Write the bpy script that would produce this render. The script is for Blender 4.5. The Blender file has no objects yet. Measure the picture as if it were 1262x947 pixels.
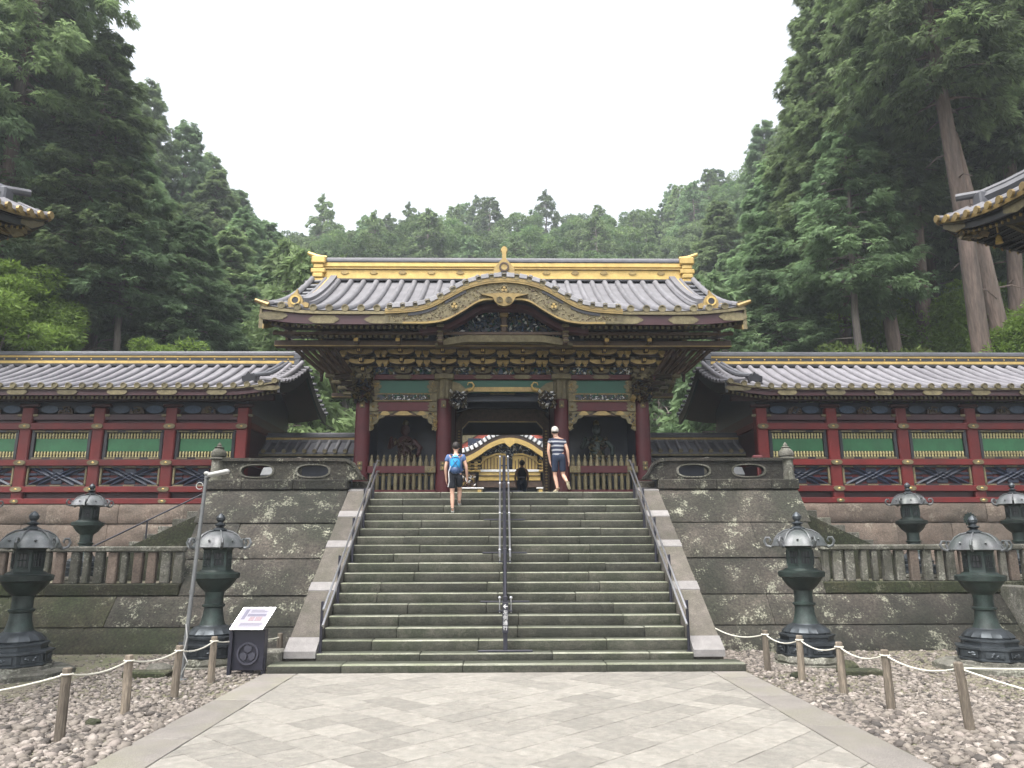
import bpy, bmesh, math, random
import numpy as np
from mathutils import Vector, Matrix, Euler
rnd = random.Random(7)
R = math.radians
S = bpy.context.scene
COL = S.collection

# ------------------------------------------------------------------ camera
cam_d = bpy.data.cameras.new('camera'); cam = bpy.data.objects.new('camera', cam_d); COL.objects.link(cam)
cam_d.sensor_width = 36; cam_d.lens = 26.0; cam_d.clip_start = .05; cam_d.clip_end = 2000
PITCH, YAW, ROLL = R(12.5), R(.9), R(.15)
F = Vector((math.sin(YAW)*math.cos(PITCH), math.cos(YAW)*math.cos(PITCH), math.sin(PITCH)))
R0 = F.cross(Vector((0, 0, 1))).normalized(); U0 = R0.cross(F)
RR = R0*math.cos(ROLL) - U0*math.sin(ROLL); UU = U0*math.cos(ROLL) + R0*math.sin(ROLL)
m = Matrix((RR, UU, -F)).transposed().to_4x4(); m.translation = Vector((-.09, 0, 2.14))
cam.matrix_world = m
S.camera = cam
S.render.resolution_x = 1024; S.render.resolution_y = 768

# ------------------------------------------------------------------ sky and sun
SUN_EL, SUN_AZ = R(64), R(-148)          # azimuth from +Y, positive towards +X
W = bpy.data.worlds.new('World'); S.world = W; W.use_nodes = True
nt = W.node_tree; bg = nt.nodes['Background']
sky = nt.nodes.new('ShaderNodeTexSky'); sky.sky_type = 'NISHITA'; sky.sun_disc = False
sky.sun_elevation = SUN_EL; sky.sun_rotation = SUN_AZ
sky.air_density = 1.0; sky.dust_density = 7.0; sky.ozone_density = 1.0; sky.altitude = 600
hs = nt.nodes.new('ShaderNodeHueSaturation'); hs.inputs['Saturation'].default_value = .22
nt.links.new(sky.outputs[0], hs.inputs['Color']); nt.links.new(hs.outputs[0], bg.inputs[0])
bg.inputs[1].default_value = .15
sd = bpy.data.lights.new('sun', 'SUN'); sun = bpy.data.objects.new('sun', sd); COL.objects.link(sun)
sd.energy = 1.5; sd.angle = R(25); sd.color = (1, .96, .9)
sdir = Vector((math.sin(SUN_AZ)*math.cos(SUN_EL), math.cos(SUN_AZ)*math.cos(SUN_EL), math.sin(SUN_EL)))
sun.rotation_euler = (-sdir).to_track_quat('-Z', 'Y').to_euler()
S.view_settings.view_transform = 'Standard'; S.view_settings.look = 'None'
S.view_settings.exposure = 1.65; S.view_settings.gamma = 1

# ------------------------------------------------------------------ materials
def mat(name, col, rough=.7, metal=0., var=.15, scale=3., bump=.0, bscale=30., col2=None, thr=None, col3=None, s3=6., thr3=.62, soft3=.05, spec=.5, distort=0., coords='pos', grit=0., stretch=0.):
    M = bpy.data.materials.new(name); M.use_nodes = True
    n = M.node_tree.nodes; L = M.node_tree.links; b = n['Principled BSDF']
    b.inputs['Roughness'].default_value = rough; b.inputs['Metallic'].default_value = metal
    b.inputs['Specular IOR Level'].default_value = spec
    if coords == 'pos':
        geo = n.new('ShaderNodeNewGeometry'); P = geo.outputs['Position']
    else:
        tc = n.new('ShaderNodeTexCoord'); P = tc.outputs['Object']
    if stretch:
        mpg = n.new('ShaderNodeMapping'); mpg.inputs['Scale'].default_value = (1, 1, stretch); L.new(P, mpg.inputs['Vector']); P = mpg.outputs[0]
    def noise(s, det=6, dist=0.):
        t = n.new('ShaderNodeTexNoise'); t.inputs['Scale'].default_value = s; t.inputs['Detail'].default_value = det
        t.inputs['Distortion'].default_value = dist; t.inputs['Roughness'].default_value = .62
        L.new(P, t.inputs['Vector']); return t.outputs['Fac']
    def ramp(fac, a, b_, c0, c1):
        r = n.new('ShaderNodeValToRGB'); r.color_ramp.elements[0].position = a; r.color_ramp.elements[1].position = b_
        r.color_ramp.elements[0].color = (*c0, 1); r.color_ramp.elements[1].color = (*c1, 1); L.new(fac, r.inputs[0]); return r.outputs[0]
    lo = tuple(max(0, c*(1-var)) for c in col); hi = tuple(min(1, c*(1+var)) for c in col)
    c = ramp(noise(scale, dist=distort), .3, .7, lo, hi)
    def mix(fac, a, bb):
        mx = n.new('ShaderNodeMix'); mx.data_type = 'RGBA'; L.new(fac, mx.inputs[0]); L.new(a, mx.inputs[6])
        if hasattr(bb, 'default_value'): L.new(bb, mx.inputs[7])
        else: mx.inputs[7].default_value = (*bb, 1)
        return mx.outputs[2]
    if col2:
        t = thr or .5
        c = mix(ramp(noise(scale*.37+.3), t-.12, t+.12, (0, 0, 0), (1, 1, 1)), c, col2)
    if col3:
        big = noise(s3*.35+.2, 4); fine = noise(s3*3.3, 6)
        ml = n.new('ShaderNodeMath'); ml.operation = 'MULTIPLY_ADD'; ml.inputs[1].default_value = .55; L.new(big, ml.inputs[0])
        m2 = n.new('ShaderNodeMath'); m2.operation = 'MULTIPLY'; m2.inputs[1].default_value = .45; L.new(fine, m2.inputs[0]); L.new(m2.outputs[0], ml.inputs[2])
        c = mix(ramp(ml.outputs[0], thr3-soft3-.04, thr3+soft3-.04, (0, 0, 0), (1, 1, 1)), c, col3)
    if grit:
        gm = n.new('ShaderNodeMapRange'); gm.inputs[1].default_value = .3; gm.inputs[2].default_value = .7; gm.inputs[3].default_value = 1-grit; gm.inputs[4].default_value = 1+grit
        L.new(noise(bscale*1.3, 9), gm.inputs[0]); gh = n.new('ShaderNodeHueSaturation'); L.new(gm.outputs[0], gh.inputs['Value']); L.new(c, gh.inputs['Color']); c = gh.outputs[0]
    # each object its own slight tone
    oi = n.new('ShaderNodeObjectInfo'); h = n.new('ShaderNodeHueSaturation')
    mp = n.new('ShaderNodeMapRange'); mp.inputs[3].default_value = 1-var*.75; mp.inputs[4].default_value = 1+var*.75
    L.new(oi.outputs['Random'], mp.inputs[0]); L.new(mp.outputs[0], h.inputs['Value']); L.new(c, h.inputs['Color'])
    L.new(h.outputs[0], b.inputs['Base Color'])
    if bump:
        bp = n.new('ShaderNodeBump'); bp.inputs['Strength'].default_value = bump; bp.inputs['Distance'].default_value = .02
        L.new(noise(bscale, 8), bp.inputs['Height']); L.new(bp.outputs[0], b.inputs['Normal'])
    return M

def leafmat(name, col, col2, spread=.35):
    M = bpy.data.materials.new(name); M.use_nodes = True
    n = M.node_tree.nodes; L = M.node_tree.links; b = n['Principled BSDF']
    b.inputs['Roughness'].default_value = .6; b.inputs['Specular IOR Level'].default_value = .25
    geo = n.new('ShaderNodeNewGeometry'); oi = n.new('ShaderNodeObjectInfo')
    t = n.new('ShaderNodeTexNoise'); t.inputs['Scale'].default_value = .45; t.inputs['Detail'].default_value = 5
    L.new(geo.outputs['Position'], t.inputs['Vector'])
    r = n.new('ShaderNodeValToRGB'); r.color_ramp.elements[0].position = .35; r.color_ramp.elements[1].position = .65
    r.color_ramp.elements[0].color = (*col, 1); r.color_ramp.elements[1].color = (*col2, 1); L.new(t.outputs['Fac'], r.inputs[0])
    h = n.new('ShaderNodeHueSaturation')
    ad = n.new('ShaderNodeMath'); ad.operation = 'ADD'
    mp = n.new('ShaderNodeMapRange'); mp.inputs[3].default_value = 1-spread; mp.inputs[4].default_value = 1+spread
    L.new(oi.outputs['Random'], mp.inputs[0])
    rp = n.new('ShaderNodeMapRange'); rp.inputs[3].default_value = -.3; rp.inputs[4].default_value = .3
    L.new(geo.outputs['Random Per Island'], rp.inputs[0])
    L.new(mp.outputs[0], ad.inputs[0]); L.new(rp.outputs[0], ad.inputs[1]); L.new(ad.outputs[0], h.inputs['Value'])
    L.new(r.outputs[0], h.inputs['Color']); L.new(h.outputs[0], b.inputs['Base Color'])
    tr = n.new('ShaderNodeBsdfTranslucent'); L.new(h.outputs[0], tr.inputs['Color'])
    mx = n.new('ShaderNodeMixShader'); mx.inputs[0].default_value = .55
    L.new(b.outputs[0], mx.inputs[1]); L.new(tr.outputs[0], mx.inputs[2]); L.new(mx.outputs[0], n['Material Output'].inputs[0])
    return M

M = {}
M['red'] = mat('red_lacquer', (.105, .0095, .009), .5, 0, .25, 2, .05, 40, col2=(.075, .010, .010), thr=.55, grit=.2, spec=.35)
M['darkred'] = mat('shaded_red_lacquer', (.036, .008, .012), .48, 0, .25, 2, .05, 40, grit=.15)  # lacquer red with the shade under the eaves mixed into its colour
M['maroon'] = mat('maroon_lacquer', (.062, .008, .011), .5, 0, .2, 2, .05, 40, grit=.15, spec=.35)
M['gold'] = mat('gilt_metal', (.27, .195, .075), .45, .5, .25, 5, .25, 60, col2=(.19, .135, .06), thr=.55, grit=.4)
M['goldb'] = mat('bright_gilt', (.44, .31, .105), .48, .4, .15, 4, .3, 50, grit=.3)
M['goldd'] = mat('tarnished_gilt', (.13, .11, .06), .58, .35, .35, 9, .5, 70, grit=.5)
M['bronze'] = mat('brown_gilt_wood', (.055, .034, .023), .55, .2, .35, 8, .3, 60, grit=.35)
M['green'] = mat('green_panel', (.005, .078, .047), .5, 0, .15, 2, grit=.12)
M['greenp'] = mat('green_window_panel', (.016, .095, .036), .5, 0, .18, 3, grit=.12)
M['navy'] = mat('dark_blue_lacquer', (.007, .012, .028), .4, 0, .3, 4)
M['blue'] = mat('blue_pigment', (.03, .055, .10), .5, 0, .35, 14)
M['black'] = mat('black_lacquer', (.012, .012, .016), .35, 0, .2, 4)
M['white'] = mat('white_pigment', (.62, .62, .62), .6, 0, .15, 8)
M['copper'] = mat('weathered_copper_tile', (.15, .148, .158), .72, .0, .14, 2.2, .12, 50, col2=(.12, .118, .126), thr=.56, grit=.15, spec=.25)
M['copperl'] = mat('pale_weathered_copper_tile', (.19, .185, .20), .72, .0, .12, 2.2, .12, 50, col2=(.155, .15, .165), thr=.56, grit=.12, spec=.25)
M['edget'] = mat('lit_copper_edge', (.23, .227, .24), .6, 0, .1, 4, grit=.08)  # copper made paler, light on the tile fronts put into the colour
M['copperd'] = mat('dark_copper_tile', (.075, .077, .088), .55, .05, .25, 3, .1, 50)
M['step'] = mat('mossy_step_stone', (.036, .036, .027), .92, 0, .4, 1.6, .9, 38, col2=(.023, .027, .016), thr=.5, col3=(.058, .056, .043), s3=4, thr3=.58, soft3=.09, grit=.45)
M['tread'] = mat('worn_lit_tread_stone', (.21, .213, .17), .88, 0, .3, 3, .5, 38, col2=(.15, .16, .11), thr=.5, grit=.35)  # foot wear, plus sky light painted into the tread tops
def worn_lit_nosing(mt):      # worn nosing painted paler for the sky light it catches, inner tread dark green
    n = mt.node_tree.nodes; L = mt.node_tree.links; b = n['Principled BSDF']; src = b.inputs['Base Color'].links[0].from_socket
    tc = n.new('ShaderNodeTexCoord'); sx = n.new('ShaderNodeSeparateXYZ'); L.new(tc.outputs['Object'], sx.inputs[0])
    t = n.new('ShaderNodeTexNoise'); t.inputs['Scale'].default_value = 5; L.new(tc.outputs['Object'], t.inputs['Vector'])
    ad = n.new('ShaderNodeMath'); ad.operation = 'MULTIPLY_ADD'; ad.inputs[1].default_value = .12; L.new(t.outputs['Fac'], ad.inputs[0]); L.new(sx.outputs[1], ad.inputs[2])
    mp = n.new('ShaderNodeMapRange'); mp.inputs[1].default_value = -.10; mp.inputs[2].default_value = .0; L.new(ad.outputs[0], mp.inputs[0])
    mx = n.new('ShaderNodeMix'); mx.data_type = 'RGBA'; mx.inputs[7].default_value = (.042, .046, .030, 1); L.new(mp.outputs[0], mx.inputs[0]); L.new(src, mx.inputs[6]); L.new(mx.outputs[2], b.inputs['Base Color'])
worn_lit_nosing(M['tread'])
M['stone'] = mat('dark_weathered_stone', (.036, .031, .025), .93, 0, .55, 1.2, 1.0, 16, col2=(.017, .018, .012), thr=.5, col3=(.17, .17, .13), s3=7, thr3=.625, soft3=.035, grit=.7)
M['stonel'] = mat('moss_covered_stone', (.032, .029, .016), .93, 0, .5, 2.2, 1.0, 16, col2=(.018, .023, .008), thr=.48, col3=(.10, .10, .07), s3=8, thr3=.64, soft3=.04, grit=.7)
M['stonec'] = mat('brown_tuff', (.118, .09, .072), .92, 0, .28, 1.6, .7, 20, col2=(.08, .066, .053), thr=.55, col3=(.2, .17, .135), s3=5, thr3=.64, grit=.35)
M['stonep'] = mat('grey_stone', (.11, .105, .09), .92, 0, .4, 6, .8, 25, col2=(.06, .06, .044), thr=.5, col3=(.24, .24, .2), s3=7, thr3=.62, grit=.4)
M['cheek'] = mat('brown_grey_cheek_stone', (.098, .086, .074), .92, 0, .25, 5, .7, 40, col2=(.07, .065, .05), thr=.52, grit=.45)
M['band'] = mat('pale_concrete_band', (.20, .19, .185), .8, 0, .15, 6, .2, 60, grit=.25)
M['paver'] = mat('granite_paver', (.215, .202, .178), .9, 0, .22, 9, .5, 90, col2=(.195, .186, .166), thr=.58, grit=.34)
M['border'] = mat('brownish_border_slab', (.185, .17, .155), .9, 0, .15, 2, .5, 80, col2=(.18, .17, .135), thr=.55, grit=.42)
M['joint'] = mat('dark_joint_sand', (.055, .05, .036), .95, 0, .3, 12, .5, 90)
M['soil'] = mat('sandy_ground', (.145, .128, .095), .95, 0, .35, 2.2, .8, 40, col2=(.10, .105, .055), thr=.52, grit=.55)
M['pebble'] = None
M['verd'] = mat('verdigris_bronze', (.022, .031, .028), .5, .3, .5, 6, .3, 50, col2=(.034, .055, .047), thr=.58, grit=.35)
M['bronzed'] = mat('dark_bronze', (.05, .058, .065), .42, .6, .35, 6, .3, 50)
M['bronzel'] = mat('pale_grey_bronze', (.105, .108, .115), .48, .2, .35, 7, .15, 50, col2=(.06, .07, .068), thr=.52, grit=.25)  # paler grey bronze for the lantern roofs and scrolls
M['wood'] = mat('weathered_post_wood', (.18, .15, .115), .88, 0, .4, 30, .8, 60, col2=(.11, .09, .07), thr=.55, grit=.3, stretch=.12)
M['rope'] = mat('white_rope', (.62, .60, .52), .8, 0, .1, 50, .5, 200)
M['steel'] = mat('brushed_steel', (.62, .62, .66), .28, .9, .05, 10)
M['galv'] = mat('galvanised_steel', (.13, .135, .138), .55, .3, .15, 12)
M['dmetal'] = mat('dark_painted_metal', (.022, .022, .032), .42, .2, .15, 8)
M['lampw'] = mat('white_lamp_housing', (.33, .33, .32), .5, 0, .05, 8)
M['panelb'] = mat('black_sign_cabinet', (.018, .018, .028), .35, 0, .1, 8)
M['panelw'] = mat('sign_sheet', (.27, .26, .30), .6, 0, .03, 3, spec=.2)
M['ink1'] = mat('pale_print', (.15, .145, .19), .6, 0, .1, 60, spec=.2)
M['ink2'] = mat('pink_print', (.255, .19, .21), .6, 0, .15, 40, spec=.2)
M['emb'] = mat('emblem_print', (.045, .045, .06), .35, 0, .1, 8)
M['bark'] = mat('reddish_cedar_bark', (.175, .13, .108), .95, 0, .4, 5, 1.0, 14, col2=(.09, .072, .06), thr=.52, grit=.35, stretch=.1)
M['barkg'] = mat('grey_bark', (.15, .13, .115), .95, 0, .35, 5, 1.0, 16, grit=.3, stretch=.1)
M['leafA'] = leafmat('cedar_foliage', (.13, .185, .08), (.205, .28, .125))
M['leafB'] = leafmat('cypress_foliage', (.115, .18, .09), (.185, .27, .13))
M['leafC'] = leafmat('broadleaf_foliage', (.085, .15, .055), (.165, .23, .09))
M['leafM'] = leafmat('maple_foliage', (.12, .19, .035), (.185, .275, .06), .12)
M['leafO'] = leafmat('olive_foliage', (.09, .13, .035), (.145, .185, .06), .12)
M['forest'] = mat('forest_floor', (.045, .05, .025), .95, 0, .4, .5, .5, 8)
M['skin'] = mat('skin', (.50, .30, .22), .5, 0, .05, 10)
M['skind'] = mat('tanned_skin', (.26, .14, .10), .5, 0, .05, 10)
M['tblue'] = mat('blue_cotton', (.075, .13, .27), .85, 0, .12, 20, .3, 60)
M['short'] = mat('black_cotton', (.014, .016, .024), .85, 0, .15, 20, .3, 60)
M['navyc'] = mat('navy_cotton', (.012, .022, .05), .85, 0, .15, 20, .3, 60)
M['bag'] = mat('bright_blue_nylon', (.015, .26, .55), .45, 0, .12, 20, .2, 60)
M['bagd'] = mat('dark_blue_nylon', (.03, .06, .14), .5, 0, .12, 20)
M['hair'] = mat('dark_hair', (.022, .017, .015), .6, 0, .2, 40, .5, 120)
M['capw'] = mat('pale_cap', (.66, .62, .56), .8, 0, .06, 20)
M['shoe'] = mat('light_grey_shoe', (.48, .47, .46), .7, 0, .12, 40)
M['sole'] = mat('beige_sole', (.42, .36, .25), .8, 0, .15, 60)
M['dress'] = mat('dark_dress', (.012, .010, .016), .8, 0, .15, 20)
M['vermil'] = mat('vermilion', (.48, .09, .05), .5, 0, .15, 3)
M['khaki'] = mat('pale_gilt_spindles', (.34, .30, .15), .55, .15, .25, 12, grit=.3)
M['dkred'] = mat('dark_painted_wood', (.035, .011, .011), .6, 0, .3, 6)
M['redlamp'] = mat('red_plastic', (.11, .02, .022), .5, 0, .05, 5)

def striped(name, a, b, period, cen):
    MM = bpy.data.materials.new(name); MM.use_nodes = True
    n = MM.node_tree.nodes; L = MM.node_tree.links; bs = n['Principled BSDF']; bs.inputs['Roughness'].default_value = .85
    tc = n.new('ShaderNodeTexCoord'); sx = n.new('ShaderNodeSeparateXYZ'); L.new(tc.outputs['Object'], sx.inputs[0])
    r = n.new('ShaderNodeMath'); r.operation = 'MULTIPLY_ADD'; r.inputs[1].default_value = 1/period; r.inputs[2].default_value = cen; L.new(sx.outputs[2], r.inputs[0])
    fr = n.new('ShaderNodeMath'); fr.operation = 'FRACT'; L.new(r.outputs[0], fr.inputs[0])
    g = n.new('ShaderNodeMath'); g.operation = 'GREATER_THAN'; g.inputs[1].default_value = .62; L.new(fr.outputs[0], g.inputs[0])
    mx = n.new('ShaderNodeMix'); mx.data_type = 'RGBA'; mx.inputs[6].default_value = (*a, 1); mx.inputs[7].default_value = (*b, 1)
    L.new(g.outputs[0], mx.inputs[0]); L.new(mx.outputs[2], bs.inputs['Base Color']); return MM
M['stripe'] = striped('navy_and_grey_striped_cotton', (.016, .022, .05), (.30, .31, .34), .115, .1)

def pebblemat():
    MM = bpy.data.materials.new('river_pebbles'); MM.use_nodes = True
    n = MM.node_tree.nodes; L = MM.node_tree.links; b = n['Principled BSDF']; b.inputs['Roughness'].default_value = .85
    geo = n.new('ShaderNodeNewGeometry'); r = n.new('ShaderNodeValToRGB'); e = r.color_ramp.elements
    e[0].position = 0; e[0].color = (.045, .04, .036, 1); e[1].position = 1; e[1].color = (.30, .27, .24, 1)
    for p, c in ((.15, (.08, .068, .06)), (.38, (.135, .117, .10)), (.65, (.175, .153, .13)), (.88, (.205, .175, .155))):
        k = e.new(p); k.color = (*c, 1)
    L.new(geo.outputs['Random Per Island'], r.inputs[0])
    t = n.new('ShaderNodeTexNoise'); t.inputs['Scale'].default_value = 25; t.inputs['Detail'].default_value = 6; L.new(geo.outputs['Position'], t.inputs['Vector'])
    mp = n.new('ShaderNodeMapRange'); mp.inputs[3].default_value = .7; mp.inputs[4].default_value = 1.3; L.new(t.outputs['Fac'], mp.inputs[0])
    h = n.new('ShaderNodeHueSaturation'); L.new(mp.outputs[0], h.inputs['Value']); L.new(r.outputs[0], h.inputs['Color']); L.new(h.outputs[0], b.inputs['Base Color'])
    return MM
M['pebble'] = pebblemat()

# ------------------------------------------------------------------ object helpers
def wl(o):
    v = Vector((0, 0, 0))
    while o is not None:
        v = v + o.location; o = o.parent
    return v

def thing(name, label, cat, loc=(0, 0, 0), group=None, rz=0):
    o = bpy.data.objects.new(name, None); COL.objects.link(o); o.location = loc; o.rotation_euler = (0, 0, rz)
    o.empty_display_size = .2
    o['label'] = label; o['category'] = cat
    if group: o['group'] = group
    return o

def tag(o, label=None, cat=None, group=None, kind=None):
    if label: o['label'] = label
    if cat: o['category'] = cat
    if group: o['group'] = group
    if kind: o['kind'] = kind
    return o

def link(name, me, parent=None, loc=(0, 0, 0), rot=(0, 0, 0), scale=(1, 1, 1)):
    o = bpy.data.objects.new(name, me); COL.objects.link(o)
    o.parent = parent; o.location = loc; o.rotation_euler = rot; o.scale = scale
    return o

def copy_tree(o, parent=None):
    c = o.copy(); COL.objects.link(c); c.parent = parent
    for ch in o.children: copy_tree(ch, c)
    return c

ICO = None
class MB:
    def __init__(s): s.v = []; s.f = []; s.m = []
    def add(s, vs, fs, mi=0):
        n = len(s.v); s.v.extend([tuple(p) for p in vs]); s.f.extend([tuple(i+n for i in f) for f in fs]); s.m.extend([mi]*len(fs)); return s
    def box(s, x0, x1, y0, y1, z0, z1, mi=0):
        return s.add([(x0, y0, z0), (x1, y0, z0), (x1, y1, z0), (x0, y1, z0), (x0, y0, z1), (x1, y0, z1), (x1, y1, z1), (x0, y1, z1)],
                     [(0, 3, 2, 1), (4, 5, 6, 7), (0, 1, 5, 4), (1, 2, 6, 5), (2, 3, 7, 6), (3, 0, 4, 7)], mi)
    def cbox(s, x0, x1, y0, y1, z0, z1, c=.02, mi=0, jit=0., rg=rnd):
        c = min(c, abs(x1-x0)*.4, abs(y1-y0)*.4, abs(z1-z0)*.4)
        xs = (x0, x1); ys = (y0, y1); zs = (z0, z1); V = []; idx = {}
        for i in (0, 1):
            for j in (0, 1):
                for k in (0, 1):
                    sx = 1 if i == 0 else -1; sy = 1 if j == 0 else -1; sz = 1 if k == 0 else -1
                    dj = [rg.uniform(-jit, jit) for _ in range(3)] if jit else (0, 0, 0)
                    x, y, z = xs[i]+dj[0], ys[j]+dj[1], zs[k]+dj[2]
                    idx[(i, j, k, 0)] = len(V); V.append((x, y+sy*c, z+sz*c))
                    idx[(i, j, k, 1)] = len(V); V.append((x+sx*c, y, z+sz*c))
                    idx[(i, j, k, 2)] = len(V); V.append((x+sx*c, y+sy*c, z))
        Fs = []
        def q(*a): Fs.append(tuple(idx[t] for t in a))
        for i in (0, 1):
            f = [(i, 0, 0, 0), (i, 0, 1, 0), (i, 1, 1, 0), (i, 1, 0, 0)]; q(*(f if i == 0 else f[::-1]))
            f = [(0, i, 0, 1), (1, i, 0, 1), (1, i, 1, 1), (0, i, 1, 1)]; q(*(f if i == 0 else f[::-1]))
            f = [(0, 0, i, 2), (0, 1, i, 2), (1, 1, i, 2), (1, 0, i, 2)]; q(*(f if i == 0 else f[::-1]))
        for a in (0, 1):
            for b in (0, 1):
                f = [(a, b, 0, 0), (a, b, 0, 1), (a, b, 1, 1), (a, b, 1, 0)]; q(*(f if (a == b) else f[::-1]))
                f = [(a, 0, b, 0), (a, 1, b, 0), (a, 1, b, 2), (a, 0, b, 2)]; q(*(f if (a == b) else f[::-1]))
                f = [(0, a, b, 1), (0, a, b, 2), (1, a, b, 2), (1, a, b, 1)]; q(*(f if (a == b) else f[::-1]))
        for i in (0, 1):
            for j in (0, 1):
                for k in (0, 1):
                    f = [(i, j, k, 0), (i, j, k, 1), (i, j, k, 2)]; q(*(f if (i+j+k) % 2 == 0 else f[::-1]))
        return s.add(V, Fs, mi)
    def xf(s, mb, mat4, mi=None):
        n = len(s.v); s.v.extend([tuple(mat4 @ Vector(p)) for p in mb.v]); s.f.extend([tuple(i+n for i in f) for f in mb.f]); s.m.extend(mb.m if mi is None else [mi]*len(mb.f)); return s
    def tube(s, path, r, n=8, mi=0, cap=True):
        path = [Vector(p) for p in path]; k = len(path); rs = r if isinstance(r, (list, tuple)) else [r]*k
        t0 = (path[1]-path[0]).normalized(); up = Vector((0, 0, 1)) if abs(t0.z) < .9 else Vector((1, 0, 0))
        a = t0.cross(up).normalized(); V = []
        for i, p in enumerate(path):
            t = (path[min(i+1, k-1)]-path[max(i-1, 0)]).normalized(); a = (a - t*a.dot(t)).normalized(); b = t.cross(a)
            for j in range(n):
                an = 2*math.pi*j/n; V.append(p + (a*math.cos(an)+b*math.sin(an))*rs[i])
        Fs = [(i*n+j, i*n+(j+1) % n, (i+1)*n+(j+1) % n, (i+1)*n+j) for i in range(k-1) for j in range(n)]
        if cap: Fs += [tuple(range(n))[::-1], tuple((k-1)*n+j for j in range(n))]
        return s.add(V, Fs, mi)
    def lathe(s, prof, n=12, c=(0, 0, 0), mi=0, rot=0., rf=None):
        V = []; k = len(prof)
        for (r, z) in prof:
            for j in range(n):
                an = rot+2*math.pi*j/n; q = r*(rf(an, r, z) if rf else 1)
                V.append((c[0]+q*math.cos(an), c[1]+q*math.sin(an), c[2]+z))
        Fs = [(i*n+j, i*n+(j+1) % n, (i+1)*n+(j+1) % n, (i+1)*n+j) for i in range(k-1) for j in range(n)]
        Fs += [tuple(range(n))[::-1], tuple((k-1)*n+j for j in range(n))]
        return s.add(V, Fs, mi)
    def prism(s, poly, a0, a1, ax='y', mi=0):
        n = len(poly)
        def P(u, w, a): return (u, a, w) if ax == 'y' else ((a, u, w) if ax == 'x' else (u, w, a))
        V = [P(u, w, a0) for u, w in poly]+[P(u, w, a1) for u, w in poly]
        ar = sum(poly[i][0]*poly[(i+1) % n][1]-poly[(i+1) % n][0]*poly[i][1] for i in range(n))
        fl = (ar > 0) ^ (ax == 'y') ^ (a1 < a0)
        Fs = [tuple(range(n))[::-1] if fl else tuple(range(n)), tuple(range(n, 2*n)) if fl else tuple(range(n, 2*n))[::-1]]
        for i in range(n):
            q = (i, (i+1) % n, n+(i+1) % n, n+i); Fs.append(q if fl else q[::-1])
        return s.add(V, Fs, mi)
    def strip(s, top, bot, y0, y1, mi=0):     # a band between two polylines in XZ, with depth
        n = len(top); V = []
        for y in (y0, y1):
            V += [(x, y, z) for x, z in top]+[(x, y, z) for x, z in bot]
        Fs = []
        for i in range(n-1):
            Fs += [(i, n+i, n+i+1, i+1), (2*n+i, 2*n+i+1, 3*n+i+1, 3*n+i), (i, i+1, 2*n+i+1, 2*n+i), (n+i, 3*n+i, 3*n+i+1, n+i+1)]
        Fs += [(0, 2*n, 3*n, n), (n-1, 2*n-1, 4*n-1, 3*n-1)]
        return s.add(V, Fs, mi)
    def sheet(s, rows, mi=0):
        nu = len(rows); nv = len(rows[0]); V = [p for r in rows for p in r]
        return s.add(V, [(i*nv+j, i*nv+j+1, (i+1)*nv+j+1, (i+1)*nv+j) for i in range(nu-1) for j in range(nv-1)], mi)
    def lump(s, c, sz, rot=None, mi=0):
        V = [(1, 0, 0), (-1, 0, 0), (0, 1, 0), (0, -1, 0), (0, 0, 1), (0, 0, -1)]
        Fs = [(0, 2, 4), (2, 1, 4), (1, 3, 4), (3, 0, 4), (2, 0, 5), (1, 2, 5), (3, 1, 5), (0, 3, 5)]
        E_ = rot or Euler((0, 0, 0)); mm = E_.to_matrix()
        return s.add([Vector(c)+mm @ Vector((v[0]*sz[0], v[1]*sz[1], v[2]*sz[2])) for v in V], Fs, mi)
    def ell(s, c, sz, n=10, k=6, mi=0, rot=None):
        mm = (rot or Euler((0, 0, 0))).to_matrix(); V = []
        for i in range(k+1):
            th = math.pi*i/k
            for j in range(n):
                an = 2*math.pi*j/n; V.append(Vector(c)+mm @ Vector((sz[0]*math.sin(th)*math.cos(an), sz[1]*math.sin(th)*math.sin(an), sz[2]*math.cos(th))))
        return s.add(V, [(i*n+j, (i+1)*n+j, (i+1)*n+(j+1) % n, i*n+(j+1) % n) for i in range(k) for j in range(n)], mi)
    def mesh(s, name, mats, smooth=True, ang=35, off=None):
        me = bpy.data.meshes.new(name)
        vs = s.v if off is None else [(p[0]-off[0], p[1]-off[1], p[2]-off[2]) for p in s.v]
        me.from_pydata(vs, [], s.f)
        mats = mats if isinstance(mats, (list, tuple)) else [mats]
        for q in mats: me.materials.append(M[q] if isinstance(q, str) else q)
        me.polygons.foreach_set('material_index', s.m)
        if smooth: me.shade_smooth(); me.set_sharp_from_angle(angle=R(ang))
        me.update(); return me
    def build(s, name, mats, parent=None, smooth=True, ang=35):      # vertices given in world space
        off = wl(parent) if parent is not None else Vector((0, 0, 0))
        c = Vector(s.v[0]) if len(s.v) < 1 else Vector(((min(p[0] for p in s.v)+max(p[0] for p in s.v))/2, (min(p[1] for p in s.v)+max(p[1] for p in s.v))/2, min(p[2] for p in s.v)))
        me = s.mesh(name, mats, smooth, ang, off=c)
        return link(name, me, parent, loc=c-off)

def carve(mb, x0, x1, z0, z1, y, n, mis, sz=(.05, .03, .05), inside=None, rg=rnd):
    for _ in range(n):
        x = rg.uniform(x0, x1); z = rg.uniform(z0, z1)
        if inside and not inside(x, z): continue
        q = rg.uniform(.5, 1.3)
        mb.lump((x, y-rg.uniform(0, sz[1]), z), (sz[0]*q*rg.uniform(.7, 1.9), sz[1]*1.2, sz[2]*q*rg.uniform(.4, .9)), Euler((rg.uniform(-.4, .4), rg.uniform(0, 3.14), rg.uniform(-.4, .4))), rg.choice(mis))

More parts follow.
